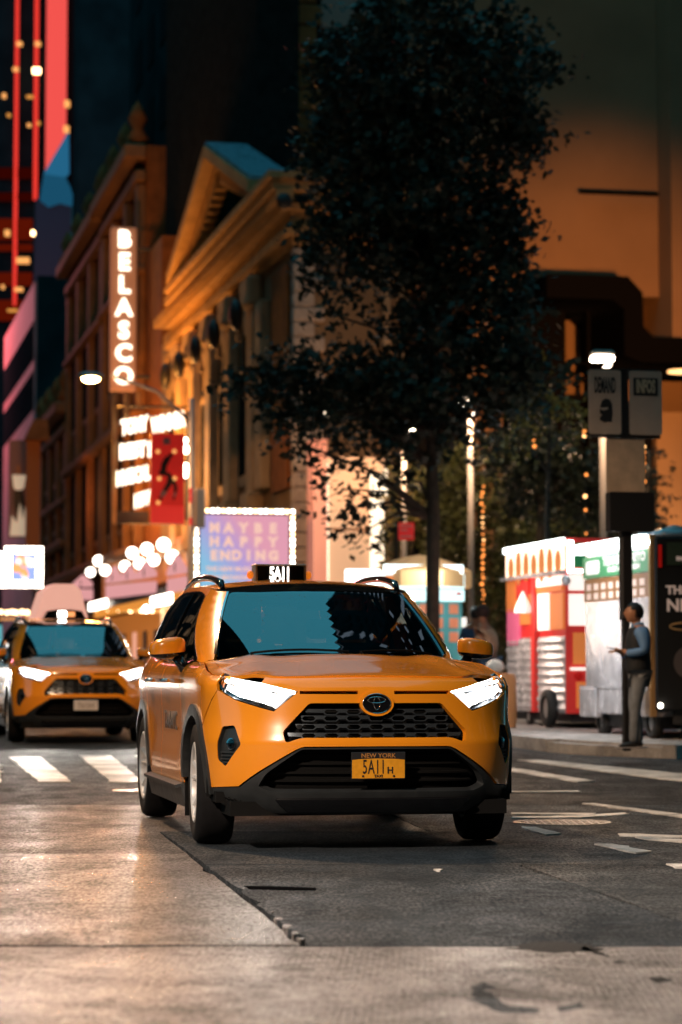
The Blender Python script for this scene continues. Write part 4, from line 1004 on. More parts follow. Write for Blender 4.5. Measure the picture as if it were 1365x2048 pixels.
# ------------------------------------------------------------------ ornate theatre beyond (it carries the vertical sign) and its neighbours
mat('cornice_brown', (.22,.10,.035), .75, noise=(2,.2))
def ornate(u0, v0_, v1_, z1, label, seed, m='terracotta'):
    T = sthing('theatre_building', u0, v0_, label=label, cat='building'); r = random.Random(seed)
    part(MB().box(u0, u0+12, v0_, v1_, 0, z1), 'wall', MATS[m], T)
    for z_, pr, h_ in ((z1-.6,.9,.6),(z1-1.5,.45,.5),(z1-5.2,.5,.35),(z1*.5,.6,.4),(5.6,.7,.4)):
        part(MB().box(u0-pr, u0, v0_-pr*.3, v1_, z_, z_+h_, bev=.08), 'cornice', MATS['cornice_brown'], T)
    n = max(2, int((v1_-v0_)/4.2)); w_ = (v1_-v0_)/n
    for i in range(n+1):
        v_ = v0_+i*w_; v_ = min(max(v_, v0_+.4), v1_-.4)
        part(MB().box(u0-.35, u0, v_-.4, v_+.4, 6.0, z1-1.55, bev=.06), 'pilaster', MATS['cornice_brown'], T)
        part(MB().lathe([(0,z1),(.42,z1),(.5,z1+.3),(.22,z1+.7),(.4,z1+1.1),(.2,z1+1.6),(0,z1+1.9)], 10, Matrix.Translation((u0-.3,v_,0))), 'finial', MATS['terracotta'], T, smooth=True)
    for i in range(n):
        for zz in (6.8, 6.8+(z1-10)*.52):
            h_ = (z1-10)*.38; vm_ = v0_+(i+.5)*w_
            f = part(MB().box(u0-.16, u0, vm_-w_*.26, vm_+w_*.26, zz, zz+h_), 'window', MATS['cornice_brown'], T)
            part(MB().box(u0-.19, u0-.163, vm_-w_*.18, vm_+w_*.18, zz+.25, zz+h_-.25), 'pane', MATS['window_matt'], f)
    return T
VC = v_at(215, UF); VD = v_at(143, UF)
TW = block('theatre_wing', UF, UF+10, VB+.05, v_at(290, UF), zp(470, UF, VB), 'terracotta', 'low glowing theatre wing between the vertical sign and the pediment theatre')
TBel = ornate(UF, v_at(289, UF), VC, zp(300, UF, v_at(283, UF)), 'ornate brick theatre glowing orange right behind the vertical sign', 1)
TB2 = ornate(UF, VC+.05, VD, zp(460, UF, v_at(190, UF)), 'lower ornate theatre front left of the vertical sign, its top lit orange', 2)
TB3 = ornate(UF, VD+.05, v_at(92, UF), zp(860, UF, v_at(92, UF)), 'low dark facade with an orange lit corner beside the small bulb-framed screens', 3)
T = sthing('pink_building', UF, v_at(66,UF), label='pink lit facade with two rows of dark windows at the left edge of the view', cat='building')
vp0, vp1 = v_at(66,UF), v_at(6,UF); zpk = zp(562, UF, vp0)
part(MB().box(UF, UF+14, vp0, vp1, 0, zpk), 'wall', MATS['pink_wall'], T); part(MB().box(UF+.15, UF+14.1, vp0-.3, vp0-.01, 0, zpk+.3), 'end_shade_panel', MATS['dark_wall'], T)  # shade on the end wall put in as a dark panel
for i in range(9):
    for zz in (zp(640,UF,vp0)-0, zp(740,UF,vp0)):
        v_ = vp0+(vp1-vp0)*(i+.5)/9; part(MB().box(UF-.02, UF+.3, v_-1.3, v_+1.3, zz-2.4, zz), 'window', MATS['window_matt'], T)

# ------------------------------------------------------------------ lit towers at the end of the street
def screen_rect(px0, px1, py0, py1, Y, m, T, nm, dy=0.0):
    a = at(px0, py1, Y); b_ = at(px1, py0, Y); xa, xb = at(px0, 700, Y).x, at(px1, 700, Y).x; mb = MB(); mb.box(xa, xb, Y+dy, Y+dy+.6, a.z, b_.z)
    mb.v = [(x-T.location.x, y-T.location.y, z-T.location.z) for x, y, z in mb.v]; return mb.build(nm, MATS[m] if isinstance(m, str) else m, T)
YT = 215.0
c = at(45, 1200, YT); T = empty('billboard_tower', (c.x, YT, gz(YT)), label='far tower with vertical red light tubes and scattered warm windows', cat='building')
screen_rect(-1400, 90, -1400, 1250, YT, 'dark_wall', T, 'wall', 1.0)
screen_rect(25, 31, -300, 610, YT, 'red_led_thin', T, 'light_tube'); screen_rect(64, 71, -300, 398, YT, 'red_led_thin', T, 'light_tube')
for (x, y, w_, h_, m) in [(33,86,16,10,'bulb_dim'),(70,86,16,10,'bulb_dim'),(26,137,16,9,'bulb_dim'),(68,140,22,14,'bulb_warm'),(3,190,10,12,'bulb_dim'),(55,192,20,6,'window_warm'),(13,229,10,7,'window_warm'),(54,249,10,8,'bulb_dim'),(73,245,8,8,'window_warm'),(12,465,14,16,'bulb_dim'),(64,465,9,12,'bulb_warm'),(44,520,38,16,'bulb_dim'),(4,573,8,10,'bulb_dim'),(36,578,24,10,'bulb_dim'),(24,620,30,6,'window_warm')]:
    screen_rect(x-w_*.33, x+w_*.33, y-h_*.33, y+h_*.33, YT-1, m, T, 'window')
for (y0, y1, s_) in [(437,478,'window_red'),(488,500,'window_red'),(545,570,'window_red'),(600,640,'window_red'),(335,355,'window_red2'),(385,400,'window_red2')]:
    screen_rect(-10, 62, y0, y1, YT+.3, glow(s_, (1,.06,.01) if s_ == 'window_red' else (1,.04,.01), .09 if s_ == 'window_red' else .03), T, 'floor_band')
c = at(108, 1200, YT-6); T = empty('led_column', (c.x, YT-6, gz(YT-6)), label='broad vertical red light column with a blue slanted crown below it', cat='billboard')
screen_rect(88, 128, -300, 345, YT-6, 'red_led', T, 'red_screen'); screen_rect(86, 156, -400, 1200, YT-4, 'window_matt', T, 'column_wall')
mb = MB(); A = lambda x, y: at(x, y, YT-7)
def prism_px(pts, Y, th, m, T, nm):
    P = [at(x, y, Y) for x, y in pts]; n = len(P); mb = MB(); mb.v = [(p.x-T.location.x, Y-T.location.y, p.z-T.location.z) for p in P]+[(p.x-T.location.x, Y+th-T.location.y, p.z-T.location.z) for p in P]
    mb.f = [tuple(range(n)), tuple(range(n, 2*n))[::-1]]+[(k, (k+1) % n, n+(k+1) % n, n+k) for k in range(n)]; mb.mi = [0]*len(mb.f); return mb.build(nm, m, T)
prism_px([(88,346),(137,262),(138,345),(131,352)], YT-7, .5, MATS['blue_crown_glow'], T, 'blue_crown')  # blue light reflected on the crown, put in as its own glow
prism_px([(88,348),(131,354),(140,372),(146,392),(143,412),(120,406),(98,414),(80,400),(84,372)], YT-7, .5, glow('blue_crown_dim', (.02,.16,.30), .45), T, 'blue_crown')  # dimmer lower part of the same reflected blue, also emissive
prism_px([(72,395),(98,415),(120,407),(143,413),(141,700),(64,700)], YT-6.8, .5, mat('navy_wall', (.01,.02,.05), .6), T, 'column_wall')
for (x, y) in ((130,206),(129,257)): screen_rect(x-5, x+5, y-6, y+6, YT-8, 'bulb_dim', T, 'beacon')

# small bulb-framed screens low on the left, poster and banner above them
def bulb_frame(T, cx, w_, z0_, z1_, v_, pitch, r, mats, nmb='bulb', dv=.06):
    """bulbs round the rim of a rectangular sign facing down the street, in street coordinates"""
    pts = []; nx = int(w_/pitch); nz = int((z1_-z0_)/pitch)
    for i in range(nx+1):
        for z in (z0_, z1_): pts.append((cx-w_/2+w_*i/nx, z))
    for j in range(1, nz):
        for x in (cx-w_/2, cx+w_/2): pts.append((x, z0_+(z1_-z0_)*j/nz))
    me = None
    for i, (x, z) in enumerate(pts):
        m_ = MATS[mats[(i//2) % len(mats)]]
        if me is None:
            me = {}
            for mm in set(mats):
                o = ball(r, 8, 5).build('tmp', MATS[mm], None); me[mm] = o.data; bpy.data.objects.remove(o)
        off = OFFS[T.name]; o = link(nmb, me[mats[(i//2) % len(mats)]], T, (x+off.x, v_-dv+off.y, z+off.z))
for i, (px0, px1, lab) in enumerate(((14,84,'bulb-framed picture screen low on the left, blue and orange picture'),(-60,7,'bulb-framed picture screen cut off by the left edge of the view'))):
    v_ = 84; u0, u1 = u_at(px0, v_), u_at(px1, v_); z0_, z1_ = zp(1172,u0,v_), zp(1096 if i == 0 else 1106,u0,v_)
    T = sthing('lit_screen', (u0+u1)/2, v_, z0_, label=lab, cat='screen'); cx = (u0+u1)/2
    part(MB().box(u0, u1, v_, v_+.4, z0_, z1_), 'case', MATS['bulb_white'], T)
    part(MB().box(u0+.18, u1-.18, v_-.02, v_-.002, z0_+.18, z1_-.18), 'picture', glow('screen_blue', (.32,.42,.85), 1.3), T)
    r = random.Random(5+i)
    for k in range(9):
        x = cx+r.uniform(-.38,.38)*(u1-u0-.5); z = z0_+(z1_-z0_)*r.uniform(.25,.75); part(ball(.10+.08*r.random(), 10, 6, (x, v_-.03-.01*k, z), sy=.05), 'picture_shape', glow(['screen_orange','screen_white'][k % 2], [(1,.35,.12),(1,.9,.85)][k % 2], 1.6), T)
    bulb_frame(T, cx, u1-u0, z0_, z1_, v_, .12, .055, ['bulb_white'], dv=.03)
v_ = 112
u0, u1 = u_at(18,v_), u_at(56,v_); T = sthing('poster', u0, v_, zp(1075,u0,v_), label='tall pale poster of a standing figure with dark trousers, above the small screens', cat='poster')
part(MB().box(u0, u1, v_, v_+.2, zp(1075,u0,v_), zp(880,u0,v_)), 'board', mat('poster_board', (.30,.16,.14), .7), T)
xm = (u0+u1)/2; zf = lambda y: zp(y, xm, v_)
def fig(pts, m, nm, d): 
    mb = MB(); n = len(pts); mb.v = [(u_at(x, v_), v_-d, zf(y)) for x, y in pts]+[(u_at(x, v_), v_-d+.01, zf(y)) for x, y in pts]; mb.f = [tuple(range(n)), tuple(range(n,2*n))[::-1]]+[(k,(k+1) % n,n+(k+1) % n,n+k) for k in range(n)]; mb.mi = [0]*len(mb.f); return part(mb, nm, m, T)
fig([(24,950),(52,950),(48,975),(42,980),(32,980),(27,975)], mat('poster_white', (.75,.7,.62), .7, emit=(1,.75,.5), strength=.35), 'printed_shirt', .02)
fig([(28,981),(46,981),(50,1010),(46,1040),(40,1005),(34,1045),(27,1005)], MATS['iron_black'], 'printed_trousers', .03)
fig([(40,1000),(50,1012),(56,1072),(20,1072),(24,1030),(34,1046)], MATS['poster_white'], 'printed_skirt', .02)
fig([(33,930),(40,930),(41,948),(32,948)], mat('poster_skin', (.5,.2,.08), .7), 'printed_head', .02)
T = sthing('banner', u_at(52,v_-2), v_-2, label='long brown banner hanging under a small orange awning at the far left', cat='banner')
v_ -= 2; part(MB().box(u_at(52,v_), u_at(80,v_), v_, v_+.15, zp(1100,UF,v_), zp(882,UF,v_)), 'cloth', mat('banner_brown', (.28,.10,.03), .8), T)
part(MB().hexa([(u_at(46,v_),v_-.8,zp(884,UF,v_)),(u_at(96,v_),v_-.8,zp(884,UF,v_)),(u_at(96,v_),v_+.3,zp(884,UF,v_)),(u_at(46,v_),v_+.3,zp(884,UF,v_)),(u_at(66,v_),v_-.3,zp(842,UF,v_)),(u_at(92,v_),v_-.3,zp(842,UF,v_)),(u_at(92,v_),v_+.3,zp(842,UF,v_)),(u_at(66,v_),v_+.3,zp(842,UF,v_))]), 'awning', MATS['terracotta'], T)

# ------------------------------------------------------------------ vertical theatre sign
v_ = 93.0; u0, u1 = u_at(220,v_), u_at(271,v_); zb_, zt_ = zp(781,u0,v_), zp(453,u0,v_)
T = sthing('theatre_sign', (u0+u1)/2, v_, zb_, label='tall vertical sign with white bulb letters reading BELASCO', cat='sign')
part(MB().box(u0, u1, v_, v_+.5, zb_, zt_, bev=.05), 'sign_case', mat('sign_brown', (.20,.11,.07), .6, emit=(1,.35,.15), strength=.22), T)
off = OFFS[T.name]
for i, ch in enumerate('BELASCO'):
    z = zp(479+i*45.6, u0, v_); letters(ch, .92, MATS['letters_hot'], T, ((u0+u1)/2+off.x, v_-.06+off.y, z+off.z), depth=.06, bold=.03, name='letter')
part(MB().tube([(u1,v_+.25,zt_-.8),(UF,v_+.25,zt_-.8)], .08, 6), 'bracket', MATS['iron_black'], T); part(MB().tube([(u1,v_+.25,zb_+.6),(UF,v_+.25,zb_+.6)], .08, 6), 'bracket', MATS['iron_black'], T)
# frame of bulb words below it
v_ = 78.0; U = lambda px: u_at(px, v_); Z = lambda py: zp(py, u0, v_)
T = sthing('bulb_sign', U(230), v_, Z(1045), label='open steel sign frame with bulb words reading TONY WINNER BEST MUSICAL', cat='sign')
off = OFFS[T.name]
for px0, px1, py0, py1 in ((226,234,784,1048),(250,257,784,838),(276,281,784,812),(372,378,820,1040)):
    part(MB().box(U(px0), U(px1), v_+.1, v_+.3, Z(py1), Z(py0)), 'upright', MATS['cornice_stone' if px0 < 300 else 'iron_black'], T)
for py in (812, 885, 960, 1046): part(MB().box(U(230), U(376), v_+.12, v_+.28, Z(py+2), Z(py-2)), 'rail', MATS['iron_black'], T)
part(MB().box(U(233), U(300), v_+.3, v_+.5, Z(1046), Z(1022)), 'back_panel', MATS['iron_black'], T)
def word(txt, px0, px1, y0, y1, h, nm='bulb_word'):
    cx = (U(px0)+U(px1))/2; zc_ = Z((y0+y1)/2); me = text_mesh(txt, h, .06, .040).copy(); me.materials.append(MATS['letters_hot']); xs = [q.co.x for q in me.vertices]; w_ = max(xs)-min(xs)
    sh = Matrix(((1,0,0,0),(.10,1,0,0),(0,0,1,0),(0,0,0,1))); 
    for q in me.vertices: q.co.x -= (max(xs)+min(xs))/2
    me.transform(sh); o = link(nm, me, T, (cx+off.x, v_-.02+off.y, zc_+off.z), (pi/2, 0, 0)); o.scale = ((U(px1)-U(px0))/w_, 1, 1)
word('TONY', 241, 296, 836, 871, .64); word('WINNER', 301, 371, 826, 865, .68); word('BEST', 239, 292, 886, 921, .64); word('!', 295, 304, 884, 917, .64); word('MUSICAL', 233, 300, 936, 971, .62); word('NOW', 269, 300, 985, 1016, .60)
for (px, py, r_) in ((371,898,.11),(371,880,.07),(371,935,.12),(370,948,.09)): part(ball(r_, 10, 6, (U(px), v_, Z(py)), sz=1.3), 'bulb', MATS['bulb_white'], T)
# red banner with a dancer
v_ = 76.5; T = sthing('red_banner', U(302), v_, Z(1047), label='red poster banner with a leaning dancer silhouette beside the bulb words', cat='poster')
part(MB().box(U(302), U(369), v_, v_+.12, Z(1047), Z(867)), 'board', mat('poster_red', (.62,.02,.012), .6, emit=(1,.03,.02), strength=.28), T)
part(MB().box(U(302), U(369), v_-.02, v_-.002, Z(1047), Z(1012)), 'lower_band', mat('poster_red2', (.70,.03,.02), .6, emit=(1,.04,.03), strength=.42), T)
def flatp(pts, m, nm, d):
    mb = MB(); n = len(pts); mb.v = [(U(x), v_-d, Z(y)) for x, y in pts]+[(U(x), v_-d+.012, Z(y)) for x, y in pts]; mb.f = [tuple(range(n)), tuple(range(n,2*n))[::-1]]+[(k,(k+1) % n,n+(k+1) % n,n+k) for k in range(n)]; mb.mi = [0]*len(mb.f); return part(mb, nm, m, T)
BK = mat('print_black', (.02,.012,.01), .6); SK = mat('print_grey', (.35,.22,.2), .6)
flatp([(338,907),(345,906),(347,912),(340,915)], BK, 'printed_head', .03)
flatp([(338,910),(343,914),(334,932),(332,945),(338,950),(328,952),(319,950),(316,945),(321,940),(322,928),(329,915)], BK, 'printed_torso', .03)
flatp([(330,944),(341,946),(346,958),(342,972),(333,984),(326,980),(333,966),(335,956)], BK, 'printed_leg', .034)
flatp([(343,956),(351,962),(355,975),(353,986),(348,984),(347,972),(341,962)], BK, 'printed_leg', .037)
flatp([(328,979),(335,984),(328,994),(320,994),(322,984)], SK, 'printed_sock', .032); flatp([(347,985),(354,986),(352,993),(346,992)], SK, 'printed_sock', .032)
flatp([(319,993),(325,996),(323,1002),(317,998)], BK, 'printed_shoe', .036); flatp([(346,993),(350,993),(349,1001),(346,999)], BK, 'printed_shoe', .036)
flatp([(326,876),(340,876),(340,889),(326,889)], SK, 'printed_mark', .03)
for (px, py) in ((315,904),(348,903),(318,958),(349,957),(316,1006)): part(ball(.07, 8, 5, (U(px), v_-.08, Z(py)), sy=.4), 'bulb', MATS['bulb_dim'], T)

# ------------------------------------------------------------------ marquee canopy: globes, orange board, pink house-shaped panels, warm soffit
UM = 10.8; VM = lambda px: v_at(px, UM); ZM = lambda py, px: zp(py, UM, VM(px))
T = sthing('marquee', UM, VM(380), label='theatre marquee canopy with pink gabled panels, white globes and a warm bulb soffit', cat='marquee')
zlo = ZM(1205, 280)
part(MB().box(UM+.1, UF+.0, VM(384), VM(140), zlo, zlo+.35), 'canopy', MATS['iron_black'], T)
for pts in ([(148,1200),(182,1200),(182,1178),(147,1178)], [(213,1197),(308,1186),(308,1162),(212,1171)], [(335,1187),(370,1183),(370,1152),(335,1158)]):
    mb = MB(); mb.v = [(UM, VM(x), ZM(y, x)) for x, y in pts]+[(UM+.12, VM(x), ZM(y, x)) for x, y in pts]; mb.f = [(0,1,2,3),(7,6,5,4),(0,4,5,1),(1,5,6,2),(2,6,7,3),(3,7,4,0)]; mb.mi = [0]*6; part(mb, 'lit_panel', MATS['pink_panel'], T)
for (xl, yl, xr, yr, xa, ya) in ((147,1175,181,1174,165,1150),(212,1167,240,1164,228,1132),(242,1163,270,1159,256,1130),(272,1159,308,1153,290,1122),(334,1152,369,1146,352,1108)):
    mb = MB(); P = [(xl,yl),(xr,yr),(xr,yr-9),(xa,ya),(xl,yl-9)]; n = 5; mb.v = [(UM, VM(x), ZM(y, x)) for x, y in P]+[(UM+.12, VM(x), ZM(y, x)) for x, y in P]; mb.f = [tuple(range(n)), tuple(range(n,2*n))[::-1]]+[(k,(k+1) % n,n+(k+1) % n,n+k) for k in range(n)]; mb.mi = [0]*len(mb.f); g = part(mb, 'gable_panel', MATS['pink_panel'], T)
    part(ball(.10, 8, 6, (UM-.02, VM((xl+xr)/2), ZM((yl+ya)/2+4, xa)), sx=.2, sz=1.7), 'keyhole', MATS['iron_black'], T)
for (x, y, r_) in ((365,1074,.21),(298,1087,.23),(266,1096,.22),(238,1104,.22),(173,1120,.22),(315,1112,.23),(279,1118,.21),(252,1125,.21),(224,1131,.21),(186,1139,.22),(158,1143,.20)):
    g = part(ball(r_, 14, 9, (UM+.6, VM(x)+.6, ZM(y, x))), 'globe_lamp', MATS['globe_white'], T, smooth=True)

mb = MB()
part(MB().box(UM+1.0, UM+1.1, VM(385), VM(160), ZM(1165,270), ZM(1086,270)), 'sign_board', mat('board_orange', (.40,.14,.03), .7, emit=(1,.28,.03), strength=.14), T)
part(MB().box(UM+.0, UM+.1, VM(380), VM(190), ZM(1218,280), ZM(1201,280)), 'warm_fascia', MATS['warm_fascia'], T)
for (x0, x1, y0, y1) in ((183,217,1202,1218),(307,347,1190,1211)): part(MB().box(UM-.08, UM-.002, VM(x1), VM(x0), ZM((y1),(x0+x1)/2), ZM(y0,(x0+x1)/2)), 'lit_box', MATS['globe_white'], T)
for k in range(26):
    x = 195+k*7.2; part(ball(.07, 8, 5, (UM+.05, VM(x), ZM(1222,x))), 'bulb', MATS['bulb_dim' if k % 3 else 'bulb_warm'], T)
# entrance under the canopy: warm lit doors, posters, a white lit column
T = sthing('theatre_entrance', UF, VM(340), label='warm glowing theatre doors under the marquee, seen between the two taxis', cat='entrance')
va_, vb_ = v_at(330,UF-.1), v_at(70,UF-.1)
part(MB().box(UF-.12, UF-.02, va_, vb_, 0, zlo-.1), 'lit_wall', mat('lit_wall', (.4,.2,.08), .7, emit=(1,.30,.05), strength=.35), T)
for k in range(12):
    x = 80+k*21; vv = v_at(x, UF-.2); part(MB().box(UF-.2, UF-.122, vv-.35, vv+.35, .3, 2.6), 'door', mat('door_brown', (.12,.06,.03), .4) if k % 3 else glow('poster_glow', (1,.45,.3), .9), T)
vv = v_at(326, UM); part(MB().box(UM, UM+.6, vv-.35, vv+.35, .3, ZM(1213,326)), 'lit_column', glow('column_glow', (1,.60,.30), 1.6), T)
for k, (px, y) in enumerate(((297,1218),(6,1224),(18,1225),(28,1224),(36,1225),(48,1224),(58,1225))): part(ball(.13, 10, 6, (UM-.05, VM(px), ZM(y, px))), 'bulb', MATS['bulb_white' if k == 0 else 'bulb_warm'], T)
for k in range(16): part(ball(.09, 8, 5, (UM-.02, VM(4+k*8), ZM(1238, 4+k*8))), 'bulb', MATS['bulb_dim'], T)

# ------------------------------------------------------------------ bulb-framed marquee screen
v_ = 61.0; u0, u1 = u_at(393,v_), u_at(585,v_); z0_, z1_ = zp(1192,u0,v_), zp(1021,u0,v_)
T = sthing('marquee_screen', (u0+u1)/2, v_, z0_, label='bulb-framed marquee screen reading MAYBE HAPPY ENDING in a pink and blue glow', cat='screen'); off = OFFS[T.name]
part(MB().box(u0-.08, u1+.08, v_, v_+.5, z0_-.1, z1_+.08), 'case', MATS['iron_black'], T)
m = bpy.data.materials.new('screen_gradient'); m.use_nodes = True; N, L = nodes_of(m); N.remove(N['Principled BSDF'])
tc = N.new('ShaderNodeTexCoord'); gr = N.new('ShaderNodeSeparateXYZ'); L.new(tc.outputs['Generated'], gr.inputs[0]); ad = N.new('ShaderNodeMath'); ad.operation = 'ADD'; L.new(gr.outputs[0], ad.inputs[0])
mz = N.new('ShaderNodeMath'); mz.operation = 'MULTIPLY'; mz.inputs[1].default_value = .75; L.new(gr.outputs[2], mz.inputs[0]); L.new(mz.outputs[0], ad.inputs[1])
cr = N.new('ShaderNodeValToRGB'); sc_ = N.new('ShaderNodeMath'); sc_.operation = 'MULTIPLY'; sc_.inputs[1].default_value = .57; L.new(ad.outputs[0], sc_.inputs[0]); L.new(sc_.outputs[0], cr.inputs[0]); e = cr.color_ramp.elements; e[0].position = .2; e[0].color = (.30,.62,.88,1); e[1].position = .66; e[1].color = (.9,.40,.52,1); k_ = e.new(.43); k_.color = (.52,.40,.80,1)
em = N.new('ShaderNodeEmission'); em.inputs[1].default_value = .85; L.new(cr.outputs[0], em.inputs[0]); L.new(em.outputs[0], N['Material Output'].inputs[0])
part(MB().box(u0+.1, u1-.1, v_-.03, v_-.002, z0_+.02, z1_-.1), 'screen', m, T)
gl = glow('letter_peach', (1,.62,.50), .95)
for i, wd in enumerate(('MAYBE','HAPPY','ENDING')):
    for j, ch in enumerate(wd):
        px = (429, 457, 487, 516, 546)[j] if i < 2 else (428, 450, 473, 497, 521, 547)[j]; letters(ch, .34, gl, T, (u_at(px,v_)+off.x, v_-.05+off.y, zp(1056+27.5*i,u0,v_)+off.z), depth=.02, bold=.022, name='letter')
for k, (wd, y) in enumerate((('THE NEW MUSICAL', 1138),('ON BROADWAY', 1155))): letters(wd, .16, gl, T, ((u0+u1)/2-.3+off.x, v_-.05+off.y, zp(y,u0,v_)+off.z), depth=.02, bold=.004, name='lettering')
bulb_frame(T, (u0+u1)/2, u1-u0, z0_, z1_, v_, .138, .052, ['bulb_white','bulb_white','bulb_warm'])

# ------------------------------------------------------------------ right: pale glowing entrance, columns
v_ = 61.5; uu = lambda px: u_at(px, v_); zz = lambda py: zp(py, 12, v_)
T = sthing('glass_pavilion', uu(622), v_, label='glowing pale entrance wall with white light strips and a pink column, behind the tree', cat='building')
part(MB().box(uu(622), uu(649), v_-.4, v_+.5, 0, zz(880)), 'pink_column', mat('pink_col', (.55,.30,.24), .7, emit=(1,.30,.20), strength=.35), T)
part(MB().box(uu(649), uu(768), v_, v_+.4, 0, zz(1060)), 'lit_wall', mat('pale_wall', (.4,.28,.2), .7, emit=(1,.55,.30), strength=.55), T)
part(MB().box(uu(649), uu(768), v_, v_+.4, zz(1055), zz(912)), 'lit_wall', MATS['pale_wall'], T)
part(MB().box(uu(649), uu(768), v_+.004, v_+.2, zz(1060), zz(1055)), 'shadow_gap', MATS['terracotta'], T)
for x0, x1, y0, y1 in ((650,657,1062,1190),(650,656,925,1052),(741,767,945,1190),(768,774,935,990),(646,655,812,850)): part(MB().box(uu(x0), uu(x1), v_-.06, v_-.004, zz(y1), zz(y0)), 'light_strip', glow('strip_white', (1,.78,.55), 2.4), T)
# orange lit office building
VR = 72.0; uu = lambda px: u_at(px, VR); zz = lambda py: zp(py, 20, VR)
T = sthing('office_building', uu(806), VR, label='smooth office building glowing orange from below, with a black rounded canopy, at the right', cat='building')
part(MB().box(uu(806), uu(1322), VR, VR+3, zz(583), zz(-400)), 'wall_panel', MATS['orange_wall'], T)
part(MB().box(uu(1322)+.01, uu(1322)+16, VR-1.2, VR+12, zz(690), zz(-400)), 'wall_panel', MATS['orange_wall'], T)
part(MB().box(uu(806), uu(1700), VR+1.5, VR+3.1, 0, zz(590)), 'wall', MATS['orange_wall'], T)
part(MB().box(uu(940), uu(1010), VR+.2, VR+1.4, 0, zz(585)), 'pier', MATS['orange_wall'], T)
mb = MB()
def canopy(pts, d0, d1, nm, m='canopy_black'):
    mb = MB(); mb.prism([(uu(x), zz(y)) for x, y in pts], d0, d1); return part(mb, nm, MATS[m], T)
canopy(rounded([(1040,576),(1198,576),(1226,606),(1228,672),(1246,692),(1760,692),(1760,742),(1225,742),(1190,730),(1190,640),(1168,622),(1040,622)], .25), VR-3.0, VR+1.4, 'canopy')
canopy([(1014,622),(1124,622),(1124,800),(1014,800)], VR-.5, VR+1.4, 'dark_opening'); canopy([(1165,622),(1172,622),(1172,1060),(1165,1060)], VR-.6, VR-.2, 'frame_post'); canopy([(1120,789),(1172,789),(1172,800),(1120,800)], VR-.6, VR-.2, 'frame_rail'); canopy([(1124,724),(1165,724),(1165,727),(1124,727)], VR-.6, VR-.4, 'frame_rail')
mb = MB().tube([(uu(1132),VR-.8,zz(746)),(uu(1163),VR-.8,zz(772))], .06, 6); part(mb, 'brace', MATS['canopy_black'], T)
canopy([(1014,800),(1300,800),(1300,1200),(1014,1200)], VR-.3, VR+1.3, 'dark_storefront')
part(MB().tube([(uu(1155),VR-.5,zz(382)),(uu(1312),VR-.5,zz(381))], .07, 6), 'rail', MATS['canopy_black'], T)
for px, r_ in ((1335,.42),(1420,.42)): part(MB().lathe([(0,0),(r_,0),(r_,.06),(0,.06)], 20, Matrix.Translation((uu(px), VR-1.4, zz(742)-.07))), 'downlight', glow('downlight', (1,.50,.18), 3.0), T)
canopy([(1302,820),(1700,820),(1700,1200),(1302,1200)], VR-.6, VR+1.3, 'glowing_wall', 'orange_wall')

# ------------------------------------------------------------------ the blocks on the other sides of the crossing (they wall the street in and are mirrored in paint and glass)
for (nm, u0, u1, v0_, v1_, z1, lab) in (('office_block', -40, -9, 34, 160, 38, 'long dark block on the left side of the street, mirrored in the taxi flank'),
        ('office_block', -60, -16, -70, 12, 75, 'dark block on the near left corner of the avenue, outside the view'),
        ('office_block', 34, 70, -60, 40, 80, 'dark block on the right side of the avenue, outside the view'),
        ('office_block', -16, 34, -75, -42, 70, 'dark block far behind the camera, outside the view')):
    T_ = block(nm, u0, u1, v0_, v1_, z1, 'dark_wall', lab, group=None)
    r = random.Random(int(u0)); us = u1 if u0 < -20 else u0
    if nm and v1_ > 0:
        mb = MB(); n = int((v1_-v0_)/4)
        for i in range(n):
            for j in range(int(z1/4)-2):
                if r.random() < .55: continue
                x = (us+.01, us+.05) if u0 < 0 else (us-.05, us-.01)
                mb.box(x[0], x[1], v0_+i*4+1, v0_+i*4+3, 5+j*4, 7.4+j*4)
        part(mb, 'windows', glow('window_off_view', (.9,.55,.30), .22), T_, kind='stuff')
car_mats()
# ------------------------------------------------------------------ street lamps
def cobra(u, v, side, label, group, H=8.1, arm=2.5, watts=900, hot=True, kelvin=(1,.52,.20), bowl=True):
    T = sthing('street_lamp', u, v, label=label, cat='street lamp', group=group); z0 = -OFFS[T.name].z
    part(MB().tube([(u,v,z0),(u,v,z0+1.0),(u,v,z0+H-.5)], [.13,.10,.07], 10), 'pole', MATS['steel_grey'], T, smooth=True)
    part(MB().tube([(u,v,z0+H-1.1),(u+side*arm*.35,v,z0+H-.35),(u+side*arm*.8,v,z0+H+.02)], [.045,.04,.035], 8), 'arm', MATS['steel_grey'], T, smooth=True)
    hx = u+side*arm; hd = part(ball(.30, 14, 8, (hx, v, z0+H), sx=1.1, sy=.55, sz=.32), 'lamp_head', MATS['steel_grey'], T, smooth=True)
    part(ball(.19, 14, 8, (hx, v, z0+H-.07), sx=1.15, sy=.85, sz=.55), 'lamp_glass', MATS['sodium'], T, smooth=True)
    p = UV(hx, v, z0+H-.35); lamp('SPOT', p, watts, kelvin, size=.2, name='lamp_light', spot=138 if bowl else 179, blend=.35 if bowl else .03)
    return T
v_ = v_at(383, 8.7); cobra(8.7, v_, -1, 'sodium street lamp glaring on a long arm left of the marquee screen', 'cobra head street lamps', H=zp(752, 6.3, v_)-gz(58), arm=8.7-u_at(180, v_), watts=1300, kelvin=(1,.46,.18), bowl=False)
cobra(-3.2, 3.0, -1, 'street lamp on the near left corner, out of view, lighting the front of the taxi', 'cobra head street lamps', H=8.6, arm=2.6, watts=15500, kelvin=(1,.77,.60))
